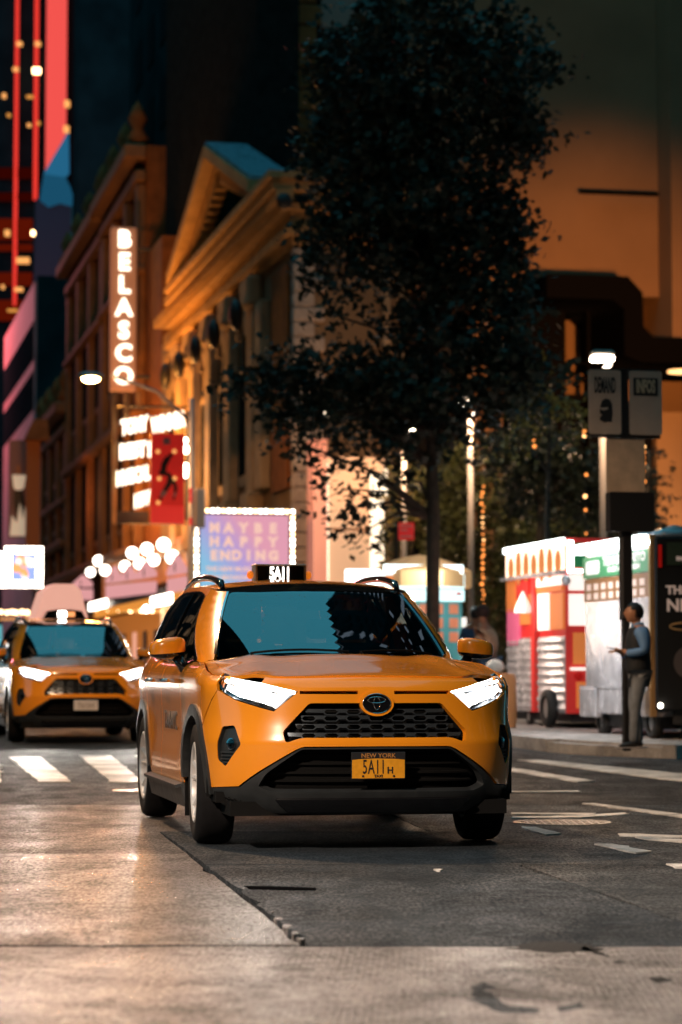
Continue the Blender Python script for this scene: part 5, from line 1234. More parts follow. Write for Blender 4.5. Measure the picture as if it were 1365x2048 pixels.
cobra(-2.8, 20.5, 1, 'added street lamp on the left kerb, out of view, brightening the second taxi', 'cobra head street lamps', H=8.6, arm=2.4, watts=4200, kelvin=(1,.60,.34))  # unseen lamp added to warm the second taxi and the crossing
# plaza lamps: slim posts with a glowing bar and bent neck
def plaza_lamp(px, py_bar, py_post, D, label):
    p = at(px, py_bar, D); u, v = uv_of(p); T = sthing('plaza_lamp', u, v, label=label, cat='street lamp', group='slim plaza lamps'); z1 = p.z; s = D/4836.
    part(MB().tube([(u,v,.1),(u,v,zp(py_post,u,v))], .065, 10), 'post', MATS['lamp_post_grey'], T, smooth=True)
    part(MB().box(u-22*s, u+22*s, v-.15, v+.15, z1+.03, z1+.14, bev=.04), 'lamp_head', MATS['lamp_post_grey'], T)
    part(MB().box(u-20*s, u+20*s, v-.13, v+.13, z1-.06, z1+.027), 'light_bar', MATS['lamp_hot'], T)
    part(MB().tube([(u+17*s,v,z1-.02),(u+15*s,v,z1-12*s),(u+1*s,v,zp(py_post,u,v)-.02)], .045, 8), 'neck', glow('neck_glow', (1,.8,.6), 9), T, smooth=True)
    lamp('SPOT', UV(u, v-.5, z1-.3), 620, (1,.62,.36), size=.25, spot=179, blend=.03)
plaza_lamp(1205, 716, 740, 46, 'nearest slim plaza lamp, behind the stickered sign panels'); plaza_lamp(941, 805, 840, 53.7, 'middle slim plaza lamp, standing right of the tree trunk'); plaza_lamp(808, 856, 885, 60, 'farthest slim plaza lamp, half hidden by tree leaves')

# traffic signal seen from behind the lamp pole
v_ = v_at(383, 8.7); s = 58.4/4836; T = sthing('traffic_signal', u_at(394,v_), v_-.3, zp(1060, 9, v_), label='grey traffic signal with red lenses edge-on beside the marquee screen', cat='traffic light')
part(MB().box(u_at(386,v_), u_at(405,v_), v_-.5, v_-.12, zp(1058,9,v_), zp(980,9,v_), bev=.03), 'housing', MATS['steel_grey'], T)
for y in (985, 1000, 1045): part(MB().lathe([(0,0),(.09,0),(.10,.05),(.09,.055),(0,.03)], 12, Matrix.Translation((u_at(386,v_)-.13, v_-.3, zp(y,9,v_))) @ Matrix.Rotation(pi/2, 4, 'Y')), 'lens_hood', glow('signal_red', (1,.05,.04), .8), T)
part(MB().tube([(8.7+.1,v_,.2+zp(1058,9,v_)),(u_at(392,v_),v_-.3,.25+zp(1058,9,v_))], .04, 6), 'bracket', MATS['steel_grey'], T)

# red regulation sign on a black post
D = 44; p = at(793, 1050, D); u, v = uv_of(p); T = sthing('street_sign', u, v, label='small red rectangular sign on a thin black post, left of the tree trunk', cat='sign')
part(MB().tube([(u,v,.2),(u,v,zp(1043,u,v))], .035, 8), 'post', MATS['iron_black'], T)
pn = part(MB().box(u_at(797,v), u_at(828,v), v-.03, v, zp(1080,u,v), zp(1045,u,v), bev=.006), 'panel', mat('sign_red', (.65,.02,.02), .5, emit=(1,.03,.03), strength=.25), T)
for y in (1052, 1060, 1073): part(MB().box(u_at(800,v), u_at(815 if y == 1060 else 824,v), v-.034, v-.0305, zp(y+1.5,u,v), zp(y-1.5,u,v)), 'printed_line', mat('print_pale', (.7,.35,.3), .6), T)

# black post with stickered sign backs at the kerb
D = 26.2; p = at(1250, 1480, D); u, v = uv_of(p); T = sthing('sign_post', u, v, .16, label='black kerbside post carrying two pale stickered sign panels and a smaller pair below', cat='sign post')
S_ = 26.2/4836; ux = lambda px: u_at(px, v); zx = lambda py: zp(py, u, v)
part(MB().box(ux(1243), ux(1257), v-.04, v+.04, .16, zx(738), bev=.008), 'post', MATS['iron_black'], T)
part(MB().box(ux(1240), ux(1262), v-.06, v+.06, zx(1240), zx(1062), bev=.015), 'post_box', MATS['iron_black'], T)
bk = mat('sign_back', (.50,.41,.34), .5, metal=.0, noise=(5,.1))
def rpanel(x0, x1, y0, y1, nm, m, d, r=6, th=.006):
    pts = rounded([(ux(x0),zx(y1)),(ux(x1),zx(y1)),(ux(x1),zx(y0)),(ux(x0),zx(y0))], r*S_); mb = MB(); mb.prism(pts, v-d, v-d+th); return part(mb, nm, m, T)
pa = rpanel(1176, 1241, 742, 870, 'sign_panel', bk, .055); pb = rpanel(1258, 1323, 742, 870, 'sign_panel', bk, .055)
pc = rpanel(1211, 1288, 880, 986, 'sign_panel', mat('sign_beige', (.58,.43,.30), .5, noise=(9,.15)), .045, r=2)
rpanel(1215, 1303, 985, 1064, 'control_box', MATS['iron_black'], .10, r=3, th=.16)
part(MB().box(ux(1180), ux(1320), v-.045, v-.03, zx(877), zx(870)), 'cross_bar', MATS['iron_black'], T); part(MB().box(ux(1180), ux(1320), v-.045, v-.03, zx(744), zx(738)), 'cross_bar', MATS['iron_black'], T)
ink = mat('sticker_ink', (.02,.02,.022), .5); off = OFFS[T.name]
def ttext(txt, cx, cy, h, w_px, m, d, sub, bold=.0, name='sticker_lettering'):
    me = text_mesh(txt, h, .002, bold).copy(); me.materials.append(m); xs = [q.co.x for q in me.vertices]; w_ = max(xs)-min(xs); o = link(name, me, T, (ux(cx)+off.x, v-d+off.y, zx(cy)+off.z), (pi/2, 0, 0)); o.scale = (w_px*S_/w_, 1, 1)
ttext('DEMAND', 1209, 774, .24, 44, ink, .058, pa, .006)
def spoly(pts, m, nm, d): mb = MB(); mb.prism([(ux(x), zx(y)) for x, y in pts], v-d, v-d+.002); return part(mb, nm, m, T)
spoly([(1199,815),(1203,803),(1210,799),(1218,801),(1223,810),(1224,830),(1222,846),(1215,845),(1208,847),(1198,842),(1199,836),(1203,832),(1198,828)], ink, 'sticker_face', .058)
spoly([(1199,817),(1206,818),(1214,816),(1215,820),(1206,823),(1199,821)], bk, 'sticker_mouth', .061)
rpanel(1266, 1315, 756, 792, 'sticker', ink, .058, r=2, th=.003); ttext('INFOS', 1290.5, 774, .19, 40, mat('sticker_cream', (.55,.47,.33), .5), .0595, pb, .010)

# ------------------------------------------------------------------ food carts
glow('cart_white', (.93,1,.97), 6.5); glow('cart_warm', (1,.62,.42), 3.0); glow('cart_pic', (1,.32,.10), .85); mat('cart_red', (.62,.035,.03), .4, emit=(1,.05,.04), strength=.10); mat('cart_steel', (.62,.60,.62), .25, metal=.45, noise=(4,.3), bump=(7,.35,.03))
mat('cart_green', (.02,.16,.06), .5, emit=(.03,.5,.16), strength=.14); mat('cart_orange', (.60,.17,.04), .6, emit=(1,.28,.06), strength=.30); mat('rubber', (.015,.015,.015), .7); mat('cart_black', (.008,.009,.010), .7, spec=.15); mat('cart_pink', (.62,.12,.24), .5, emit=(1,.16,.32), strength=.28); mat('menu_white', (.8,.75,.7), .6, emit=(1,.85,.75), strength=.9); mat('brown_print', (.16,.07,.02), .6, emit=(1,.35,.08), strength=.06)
UCa = 9.7
def cwheel(T, u, v, z, r, nm='wheel', w_=.12):
    m_ = Matrix.Translation((u, v, z)) @ Matrix.Rotation(pi/2, 4, 'Y'); wh = part(MB().lathe([(0,-.03),(r*.55,-.03),(r*.6,.03),(0,.03)], 16, m_), nm, MATS['steel_grey'], T, smooth=True, ang=30)
    MB().lathe([(r*.62,-w_/2),(r*.9,-w_/2),(r,-w_/4),(r,w_/4),(r*.9,w_/2),(r*.62,w_/2),(r*.62,-w_/2)], 20, m_).build('tyre', MATS['rubber'], wh, smooth=True)
v0_, v1_ = v_at(1131, UCa), v_at(1013, UCa); v00 = v_at(1131, UCa)
T = sthing('food_cart', UCa, v0_, label='red food cart with a lit kebab picture band and quilted steel sides', cat='food cart', group='food carts on the right pavement')
V_ = lambda px: v_at(px, UCa); zq = lambda py, px: zp(py, UCa, V_(px)); g0 = .15+gz(33)
zt0, zt1 = zq(1078,1131), zq(1095,1013); zT = (zt0+zt1)/2; zB = zq(1426, 1110)
part(MB().box(UCa+.02, UCa+1.5, v0_+.02, v1_, zB, zT-.02), 'body', MATS['cart_red'], T)
hh = zT-zB; Zf = lambda f: zB+hh*f
part(MB().box(UCa-.02, UCa+.015, v0_+.05, v1_-.03, Zf(.82), Zf(.985)), 'picture_band', MATS['cart_warm'], T)
part(MB().box(UCa-.05, UCa+.0, v0_, v1_, Zf(.965), Zf(1.0)), 'light_bar', MATS['cart_white'], T)
for k in range(7):
    vv = v0_+.25+k*(v1_-v0_-.4)/6.5; part(ball(.14, 8, 6, (UCa-.03, vv, Zf(.865)), sx=.15, sz=1.2+.3*(k % 3)), 'picture_kebab', MATS['cart_pic'], T)
part(MB().box(UCa-.10, UCa, v0_-.02, v1_, Zf(.795), Zf(.815)), 'canopy_edge', MATS['cart_steel'], T)
def side(px0, px1, f0, f1, m, nm, d=.02): return part(MB().box(UCa-d, UCa+.012, V_(px1), V_(px0), Zf(f0), Zf(f1)), nm, MATS[m], T)
side(1015, 1034, .60, .79, 'cart_orange', 'menu_panel'); side(1036, 1060, .68, .79, 'cart_red', 'menu_panel', .03); side(1016, 1040, .40, .62, 'cart_pink', 'snack_rack'); side(1042, 1066, .52, .70, 'cart_orange', 'menu_panel', .025)
side(1068, 1128, .735, .79, 'menu_white', 'window_light', .03); side(1072, 1128, .70, .73, 'cart_orange', 'menu_strip', .03); side(1078, 1100, .48, .695, 'menu_white', 'serving_window', .025); side(1102, 1128, .48, .69, 'cart_orange', 'serving_window', .022); side(1069, 1076, .0, .79, 'cart_red', 'side_post', .06)
part(MB().lathe([(0,Zf(.72)),(.03,Zf(.70)),(.12,Zf(.62)),(.13,Zf(.59)),(0,Zf(.585))], 8, Matrix.Translation((UCa-.12, V_(1062), 0))), 'plastic_bag', MATS['menu_white'], T)
# quilted steel lower half: rows of raised lozenges
for i in range(16):
    for j in range(9):
        vv = v0_+.12+i*(v1_-v0_-.2)/15.5+(j % 2)*.08; zz_ = Zf(.03+j*.048); 
        if vv > v1_-.05: continue
        mb = MB(); c_ = (UCa-.045, vv, zz_); e_ = [(UCa-.005, vv-.085, zz_),(UCa-.005, vv, zz_-.07),(UCa-.005, vv+.085, zz_),(UCa-.005, vv, zz_+.07)]
        for k in range(4): mb.face(e_[k], e_[(k+1) % 4], c_)
        part(mb, 'quilted_panel', MATS['cart_steel'], T)
part(MB().box(UCa-.004, UCa+.016, v0_+.03, v1_-.02, Zf(.0), Zf(.44)), 'steel_skirt', MATS['cart_steel'], T)
# end of the cart facing the camera
ve = v0_-.004; ue = lambda px: u_at(px, v0_)
def endp(px0, px1, f0, f1, m, nm, d=.03): return part(MB().box(ue(px0), ue(px1), ve-d, ve, Zf(f0), Zf(f1)), nm, MATS[m], T)
endp(1130, 1290, .0, 1.0, 'cart_red', 'end_panel', .01); endp(1134, 1145, .80, .985, 'cart_white', 'led_tube', .04); endp(1146, 1166, .80, .82, 'cart_white', 'led_tube', .04); endp(1147, 1175, .83, .97, 'cart_green', 'led_screen', .03)
endp(1136, 1172, .70, .79, 'menu_white', 'menu_board'); endp(1136, 1172, .50, .68, 'menu_white', 'menu_board'); endp(1144, 1172, .28, .46, 'cart_orange', 'menu_board'); endp(1138, 1176, .245, .262, 'menu_white', 'shelf', .10); endp(1150, 1200, .03, .18, 'cart_orange', 'menu_board')
part(MB().lathe([(0,0),(.06,0),(.05,.03),(0,.035)], 14, Matrix.Translation((ue(1154), ve-.02, Zf(.215))) @ Matrix.Rotation(pi/2, 4, 'X')), 'tail_light', MATS['tail_red'], T)
part(ball(.07, 10, 6, (ue(1134)-.05, ve-.1, Zf(.755))), 'work_lamp', MATS['cart_steel'], T, smooth=True)
for px, r in ((1098,.26),): cwheel(T, UCa-.08, V_(px)-.2, g0+r, r)
for px in (1046,): cwheel(T, UCa+.10, V_(px), g0+.13, .13, 'castor', .07); part(MB().box(UCa+.07, UCa+.13, V_(px)-.03, V_(px)+.03, g0+.2, zB+.02), 'castor_fork', MATS['iron_black'], T)
part(MB().box(UCa+.1, UCa+1.4, v0_+.1, v1_-.1, zB-.12, zB-.004), 'chassis', MATS['iron_black'], T)
lamp('AREA', UV(UCa-1.2, (v0_+v1_)/2, Zf(.8)), 55, (1,.75,.6), size=(2.2,.2), name='cart_light', rot=(0, radians(-75), SA))

# silver cart with the green banner
UC2 = 9.55; V_ = lambda px: v_at(px, UC2); v0_, v1_ = V_(1306), V_(1169)
T = sthing('food_cart', UC2, v0_, label='silver food cart with a white light strip and green banner, behind the waiting man', cat='food cart', group='food carts on the right pavement')
zT = zp(1080, UC2, V_(1240)); zB = zp(1430, UC2, V_(1240)); hh = zT-zB; Zf = lambda f: zB+hh*f; g0 = .15+gz(28)
part(MB().box(UC2+.02, UC2+1.5, v0_, v1_, zB+.0, zT), 'body', MATS['cart_steel'], T)
part(MB().box(UC2-.004, UC2+.018, v0_+.04, v1_-.04, Zf(.165), Zf(.70)), 'steel_side', MATS['cart_steel'], T)
part(MB().box(UC2-.03, UC2+.018, v0_+.03, v1_-.02, Zf(.80), Zf(.925)), 'green_banner', MATS['cart_green'], T)
part(MB().box(UC2-.12, UC2-.035, v0_-.02, v1_+.03, Zf(.945), Zf(.97)), 'light_tube', MATS['cart_white'], T); part(MB().box(UC2-.16, UC2-.0, v0_+.03, v1_, Zf(.975), Zf(1.0)), 'light_tube', MATS['cart_white'], T)
part(MB().box(UC2-.02, UC2+.018, v0_+.1, v1_-.04, Zf(.66), Zf(.795)), 'brown_panel', MATS['brown_print'], T)
for i in range(8):
    for j in range(2):
        vv = v0_+.25+i*(v1_-v0_-.4)/7.6; part(MB().box(UC2-.026, UC2-.021, vv, vv+.17, Zf(.70+.055*j)-.06, Zf(.70+.055*j)+.02), 'price_card', mat('card_pale', (.6,.45,.38), .6, emit=(1,.6,.5), strength=.15), T)
lt = mat('banner_print', (.75,.72,.68), .6, emit=(1,.9,.85), strength=.25); off = OFFS[T.name]
def stext(txt, vc, zc_, h, w_, m, u_=UC2-.034, name='lettering'):
    me = text_mesh(txt, h, .004, .004).copy(); me.materials.append(m); xs = [q.co.x for q in me.vertices]; o = link(name, me, T, (u_+off.x, vc+off.y, zc_+off.z), (pi/2, 0, -pi/2)); o.scale = (w_/(max(xs)-min(xs)), 1, 1)
stext('TEXAS BURRITO', V_(1252), Zf(.885), .15, v_at(1212,UC2)-v_at(1297,UC2), lt); stext('FAST AND FRESH', V_(1252), Zf(.835), .08, (v_at(1222,UC2)-v_at(1286,UC2)), lt)
mb = MB(); c_ = V_(1190); mb.prism(rounded([(c_-.28,Zf(.82)),(c_+.28,Zf(.82)),(c_+.28,Zf(.90)),(c_-.28,Zf(.90))], .07), 0, .004, Matrix(((0,-1,0,UC2-.033),(1,0,0,0),(0,0,1,0),(0,0,0,1)))); part(mb, 'banner_emblem', lt, T)
mb = MB(); [mb.box(UC2-.12, UC2+.01, a, b__, Zf(.0), Zf(.15), bev=.02) for a, b__ in ((v0_+.02, v0_+.45),)]; part(mb, 'steel_box', MATS['cart_steel'], T); part(MB().box(UC2-.10, UC2+.01, V_(1203), V_(1171), Zf(-.02), Zf(.155), bev=.02), 'steel_box', MATS['cart_steel'], T); part(MB().box(UC2-.06, UC2+.01, v0_+.47, V_(1205), Zf(.01), Zf(.15)), 'steel_drawer', MATS['cart_steel'], T)
part(MB().box(UC2-.08, UC2+.01, v0_, v1_, Zf(.152), Zf(.164)), 'shelf', MATS['cart_steel'], T); part(MB().box(UC2-.05, UC2+.02, v0_-.03, v0_+.03, zB, zT), 'corner_post', MATS['cornice_stone'], T)
part(MB().box(UC2+.1, UC2+1.4, v0_+.1, v1_-.1, zB-.15, zB-.004), 'chassis', MATS['iron_black'], T)
for px, r in ((1192,.17),(1290,.2)): cwheel(T, UC2+.1, V_(px), g0+r, r)
for px, c3 in ((1222,'slate_blue'),(1271,'steel_grey')): part(ball(.17, 12, 7, (UC2+.5, V_(px), zT+.04), sz=.7), 'roof_vent', MATS[c3], T, smooth=True)
lamp('AREA', UV(UC2-1.2, (v0_+v1_)/2, Zf(.8)), 60, (.95,.97,1), size=(2.2,.2), name='cart_light', rot=(0, radians(-75), SA))

# black cart cut by the right edge of the view
v_ = 26.9; u0 = u_at(1308, v_); zT = zp(1072, u0, v_); T = sthing('food_cart', u0, v_, label='black food cart with pale lettering starting THE NEW, cut off by the right edge', cat='food cart', group='food carts on the right pavement'); off = OFFS[T.name]
u1 = u0+1.9; zB = .55; T.rotation_euler.z = SA-radians(20)
part(MB().box(u0, u1, v_, v_+2.6, zB, zT, bev=.03), 'body', MATS['cart_black'], T)
part(MB().box(u_at(1332,v_), u1-.05, v_-.02, v_-.002, zp(1130,u0,v_), zp(1085,u0,v_)), 'green_panel', mat('dark_green', (.01,.03,.012), .5), T)
pl_ = mat('cart_letter', (.55,.44,.38), .6, emit=(1,.75,.65), strength=.14)
for txt, x, y, h in (('THE', 1330, 1181, .135), ('NEW YORK', 1330, 1212, .20), ('FAMOUS', 1350, 1118, .06)):
    me = text_mesh(txt, h, .004, .006, align='LEFT').copy(); me.materials.append(pl_); o = link('lettering', me, T, (u_at(x,v_)+off.x, v_-.024+off.y, zp(y,u0,v_)+off.z), (pi/2, 0, 0))
mb = MB(); mb.tube([(u_at(1372,v_)+.22*cos(t), v_-.01, zp(1253,u0,v_)+.045*sin(t)) for t in [2*pi*q/24 for q in range(25)]], .010, 5, cap=False); part(mb, 'logo_ring', MATS['cornice_stone'], T)
part(MB().lathe([(0,0),(.20,0),(.20,.03),(0,.03)], 24, Matrix.Translation((u_at(1375,v_), v_-.001, zp(1325,u0,v_))) @ Matrix.Rotation(pi/2, 4, 'X')), 'round_plate', mat('plate_grey', (.06,.05,.05), .5), T)
part(MB().box(u0+.05, u0+.09, v_-.03, v_-.001, zp(1135,u0,v_), zp(1090,u0,v_)), 'red_marker', MATS['tail_red'], T)
for x in (u0+.35, u1-.35): cwheel(T, x, v_+.5, .15+.2+gz(28), .2)
for k in range(4): part(ball(.16, 10, 6, (u0+.2+k*.4, v_+.6, zT+.05), sx=1.6, sz=.5), 'roof_clutter', MATS['cornice_stone' if k % 2 else 'slate_blue'], T, smooth=True)
part(MB().box(u0+.2, u1, v_+.1, v_+2.5, .40, zB-.004), 'chassis', MATS['iron_black'], T); part(ball(.03, 8, 5, (u0+.06, v_-.04, .62)), 'marker_light', MATS['bulb_white'], T)

# hot dog cart with an umbrella
D = 42; p = at(850, 1300, D); uc, v_ = uv_of(p); ux = lambda px: u_at(px, v_); zx = lambda py: zp(py, uc, v_)
T = sthing('hot_dog_cart', uc, v_, label='hot dog cart with bright picture panels under an orange umbrella, behind the near taxi', cat='food cart')
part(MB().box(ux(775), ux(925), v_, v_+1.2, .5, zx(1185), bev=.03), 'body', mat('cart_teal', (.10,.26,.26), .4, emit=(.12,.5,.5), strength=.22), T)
part(MB().box(ux(760), ux(922), v_-.25, v_-.18, zx(1178), zx(1148), bev=.01), 'picture_panel', glow('panel_cyan', (.70,1,1), 1.6), T); part(MB().box(ux(762), ux(918), v_-.30, v_-.20, zx(1148), zx(1131), bev=.01), 'picture_panel', glow('panel_hot', (.85,1,1), 3.2), T); part(MB().box(ux(690), ux(760), v_-.10, v_-.0, zx(1180), zx(1140), bev=.02), 'picture_panel', MATS['panel_hot'], T)
part(MB().box(ux(770), ux(922), v_-.24, v_-.17, zx(1203), zx(1180), bev=.01), 'picture_panel', MATS['panel_cyan'], T)
for x, y, sx_, m_ in ((836,1160,.22,'cart_pic'),(792,1162,.13,'cart_pic'),(900,1158,.10,'cart_pic'),(772,1158,.12,'cart_pic'),(910,1188,.06,'cart_red'),(800,1200,.08,'cart_pic')): part(ball(sx_, 10, 6, (ux(x), v_-.26, zx(y)), sy=.1, sz=.45), 'picture_food', MATS[m_], T)
for i in range(5):
    for j in range(3): part(MB().box(ux(778+i*30), ux(796+i*30), v_-.02, v_-.002, zx(1228+j*28), zx(1208+j*28), bev=.01), 'picture_card', mat('card_food', (.55,.16,.08), .6, emit=(1,.30,.15), strength=.35), T)
part(MB().box(ux(923), ux(930), v_-.1, v_, .5, zx(1235)), 'edge_light', MATS['menu_white'], T)
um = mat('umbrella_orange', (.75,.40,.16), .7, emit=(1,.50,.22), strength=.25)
c0 = (ux(850), v_+.4); R = (ux(957)-ux(850)); zr = zx(1175); zt_ = zx(1108)
part(MB().tube([(c0[0],c0[1],.9),(c0[0],c0[1],zt_)], .025, 6), 'umbrella_pole', MATS['steel_grey'], T)
for k in range(8):
    a0, a1 = 2*pi*k/8+.2, 2*pi*(k+1)/8+.2; P = lambda a, f: (c0[0]+R*f*cos(a), c0[1]+R*f*sin(a), zt_-(zt_-zx(1142))*f**1.6); mb = MB()
    for q in range(4):
        f0, f1 = q/4, (q+1)/4
        if q == 0: mb.face(P(a0,0), P(a0,f1), P(a1,f1))
        else: mb.face(P(a0,f0), P(a0,f1), P(a1,f1), P(a1,f0))
    e0, e1 = P(a0,1), P(a1,1); mb.face(e0, (e0[0],e0[1],e0[2]-.28), (e1[0],e1[1],e1[2]-.28), e1); part(mb, 'umbrella_panel', um, T)
lamp('POINT', UV(ux(845), v_-.9, zx(1150)), 60, (.75,.95,1), size=.3, name='cart_light')
# small clutter right of the near taxi
D = 33; p = at(1008, 1400, D); u, v = uv_of(p); T = sthing('barrel', u, v, label='orange and white barrel half hidden behind the right fender of the near taxi', cat='barrel')
part(MB().lathe([(0,.2),(.16,.2),(.18,.4),(.17,.9),(.15,.98),(0,1.0)], 16, Matrix.Translation((u,v,0))), 'body', mat('barrel_orange', (.65,.30,.12), .5), T, smooth=True, ang=40)
part(ball(.13, 12, 8, (u-.12, v, 1.08), sz=.8), 'white_bag', mat('bag_white', (.7,.68,.64), .6), T, smooth=True)
# ------------------------------------------------------------------ people
def skinned(name, pts, edges, mat_, parent, loc=None, levels=2, root=0):
    """one continuous surface grown round a skeleton: pts = [(x, y, z, rx, ry)]"""
    me = bpy.data.meshes.new(name); me.from_pydata([p[:3] for p in pts], edges, []); o = bpy.data.objects.new(name, me); col.objects.link(o)
    md = o.modifiers.new('skin', 'SKIN'); md.use_smooth_shade = True
    lay = me.skin_vertices[0].data
    for i, p in enumerate(pts): lay[i].radius = (p[3], p[4] if len(p) > 4 else p[3])
    lay[root].use_root = True
    sb = o.modifiers.new('sub', 'SUBSURF'); sb.levels = levels; sb.render_levels = levels
    bpy.context.view_layer.update(); dg = bpy.context.evaluated_depsgraph_get()
    m2 = bpy.data.meshes.new_from_object(o.evaluated_get(dg)); m2.name = name; bpy.data.objects.remove(o); bpy.data.meshes.remove(me)
    m2.materials.clear(); m2.materials.append(mat_); m2.polygons.foreach_set('use_smooth', [True]*len(m2.polygons))
    return link(name, m2, parent, loc)
SKIN = mat('skin', (.36,.17,.09), .5); HAIR = mat('hair', (.008,.007,.007), .45, bump=(90,.6,.004)); 
def hand(parent, w, dx, dz, side, curl=.5, mt=None, k=1.0):
    """palm with five bent fingers; w = wrist, (dx, dz) direction of the hand in the walking plane (x forward), side = +-1"""
    mt = mt or SKIN; d = Vector((dx, 0, dz)).normalized(); up = Vector((-d.z, 0, d.x)); sd = Vector((0, 1, 0))*side
    P = lambda a, b, c: tuple(Vector(w)+(d*a+sd*b+up*c)*k)
    pts = [(*P(-.015,0,0), .026*k, .020*k), (*P(.04,0,.0), .036*k, .015*k), (*P(.075,0,0), .036*k, .013*k)]; ed = [(0,1),(1,2)]
    skinned('palm', pts, ed, mt, parent, levels=1)
    for i, (b, L) in enumerate(((-.030,.066),(-.010,.075),(.011,.070),(.030,.054))):
        pts = [(*P(.06,b,0), .0095*k), (*P(.075+L*.42,b*1.05,-.006-curl*.010), .0088*k), (*P(.075+L*.72,b*1.05,-.012-curl*.034), .008*k), (*P(.075+L*.85,b*1.0,-.018-curl*.058), .0065*k)]
        skinned('finger', pts, [(0,1),(1,2),(2,3)], mt, parent, levels=1)
    pts = [(*P(.018,-.024,0), .013*k), (*P(.045,-.052,.010), .0105*k), (*P(.072,-.056,.018), .0095*k), (*P(.092,-.050,.020), .0075*k)]
    skinned('thumb', pts, [(0,1),(1,2),(2,3)], mt, parent, levels=1)
def person_waiting(loc, H, rz, label):
    """man looking up the street, arms bent in front of the chest; local +x is where he faces"""
    T = empty('person', loc, rz, label=label, cat='person'); k = H/1.75; s = lambda *a: tuple(q*k for q in a)
    skin = SKIN
    # body: pelvis root, spine, neck, head, arms, legs - one surface
    P = [s(0,0,.95,.11,.13), s(.005,0,1.12,.095,.12), s(.0,0,1.30,.10,.14), s(-.01,0,1.42,.08,.11), s(.01,0,1.50,.052,.055), s(.03,0,1.56,.05,.055),      # 0-5
         s(-.01,-.19,1.41,.055,.055), s(-.07,-.235,1.19,.043,.043), s(.13,-.20,1.13,.033,.033), s(.205,-.14,1.17,.025,.025),                                    # 6-9 camera-side arm
         s(-.01,.19,1.41,.055,.055), s(-.04,.235,1.18,.043,.043), s(.14,.17,1.15,.033,.033), s(.215,.10,1.19,.025,.025),                                         # 10-13
         s(.0,-.09,.88,.095,.095), s(.045,-.10,.52,.062,.062), s(-.02,-.10,.10,.042,.042), s(.0,-.10,.06,.04,.04),                                              # 14-17
         s(.0,.09,.88,.095,.095), s(.06,.10,.52,.062,.062), s(.08,.10,.10,.042,.042), s(.10,.10,.06,.04,.04)]
    E = [(0,1),(1,2),(2,3),(3,4),(4,5),(3,6),(6,7),(7,8),(8,9),(3,10),(10,11),(11,12),(12,13),(0,14),(14,15),(15,16),(16,17),(0,18),(18,19),(19,20),(20,21)]
    body = skinned('body', P, E, skin, T)
    # head with brow, nose, lips, chin, ear
    hd = Vector(s(.05,0,1.64)); R = .106*k; mb = MB(); NU, NV = 32, 24
    tilt = Matrix.Rotation(radians(-6), 4, 'Y')
    def hp(i, j):
        th = pi*j/NV; ph = 2*pi*i/NU; x = sin(th)*cos(ph); y = sin(th)*sin(ph); z = cos(th)
        px, py, pz = x*1.02, y*.78, z*1.18
        if x < 0: px *= 1.05
        lo = max(0, -z); py *= 1-.28*lo; px *= 1-.10*lo*(1 if x < 0 else .3)
        f = max(0, x)**3*max(0, 1-abs(y)*1.2)
        def b(zc, w, yw, a): return a*math.exp(-((z-zc)/w)**2-(y/yw)**2)*max(0, x)
        px += b(-.12,.16,.13,.20)+b(.02,.2,.10,.06)+b(-.42,.07,.22,.07)+b(-.56,.06,.2,.06)+b(-.80,.14,.25,.16)+b(.22,.10,.5,.05)-b(.05,.10,.32,.05)*(1 if abs(y) > .12 else 0)-b(-.49,.025,.2,.03)
        return hd+(tilt @ Vector((px, py, pz)))*R
    for i in range(NU):
        for j in range(NV):
            a_, b_, c_, d_ = hp(i,j), hp(i+1,j), hp(i+1,j+1), hp(i,j+1)
            if j == 0: mb.face(a_, d_, c_)
            elif j == NV-1: mb.face(a_, d_, b_)
            else: mb.face(a_, d_, c_, b_)
    def weld(o):
        import bmesh
        bm = bmesh.new(); bm.from_mesh(o.data); bmesh.ops.remove_doubles(bm, verts=bm.verts, dist=1e-5); bm.to_mesh(o.data); bm.free(); o.data.polygons.foreach_set('use_smooth', [True]*len(o.data.polygons)); return o
    head = weld(mb.build('head', skin, T))
    for sy in (-1, 1):
        ball(.022*k, 10, 7, hd+Vector((-.012*k, sy*.076*k, -.005*k)), sx=.7, sy=.35, sz=1.35).build('ear', skin, head, smooth=True)
        ball(.011*k, 10, 7, hd+Vector((.083*k, sy*.030*k, .012*k))).build('eye', mat('eye_white', (.6,.58,.55), .3), head, smooth=True)
        ball(.006*k, 8, 5, hd+Vector((.091*k, sy*.031*k, .012*k))).build('iris', HAIR, head, smooth=True)
        MB().tube([hd+Vector((.091*k, sy*.014*k, .032*k)), hd+Vector((.092*k, sy*.032*k, .038*k)), hd+Vector((.084*k, sy*.048*k, .033*k))], .0035*k, 5).build('eyebrow', HAIR, head)
    mb = MB()
    for i in range(NU):
        for j in range(NV):
            def q(i, j):
                p = hp(i, j)-hd; ph = 2*pi*i/NU; x = cos(ph); lim = .40 if x > .55 else (-.15 if x > .1 else -.62)
                return hd+p*1.075+Vector((0,0,.006*k)), (p.z/R > (.62 if x > .6 else .25 if x > .15 else -.55)*1.0)
            ps = [q(i,j), q(i,j+1), q(i+1,j+1), q(i+1,j)]
            if all(t[1] for t in ps): mb.face(*[t[0] for t in ps])
    weld(mb.build('hair', HAIR, head))
    # clothing
    shirt = mat('shirt_blue', (.10,.22,.42), .7, bump=(30,.5,.01)); vest = mat('vest_navy', (.008,.011,.014), .75); jeans = mat('trousers_grey', (.16,.18,.20), .8, noise=(12,.2)); shoe = mat('shoe_black', (.012,.012,.013), .5)
    g = 1.22
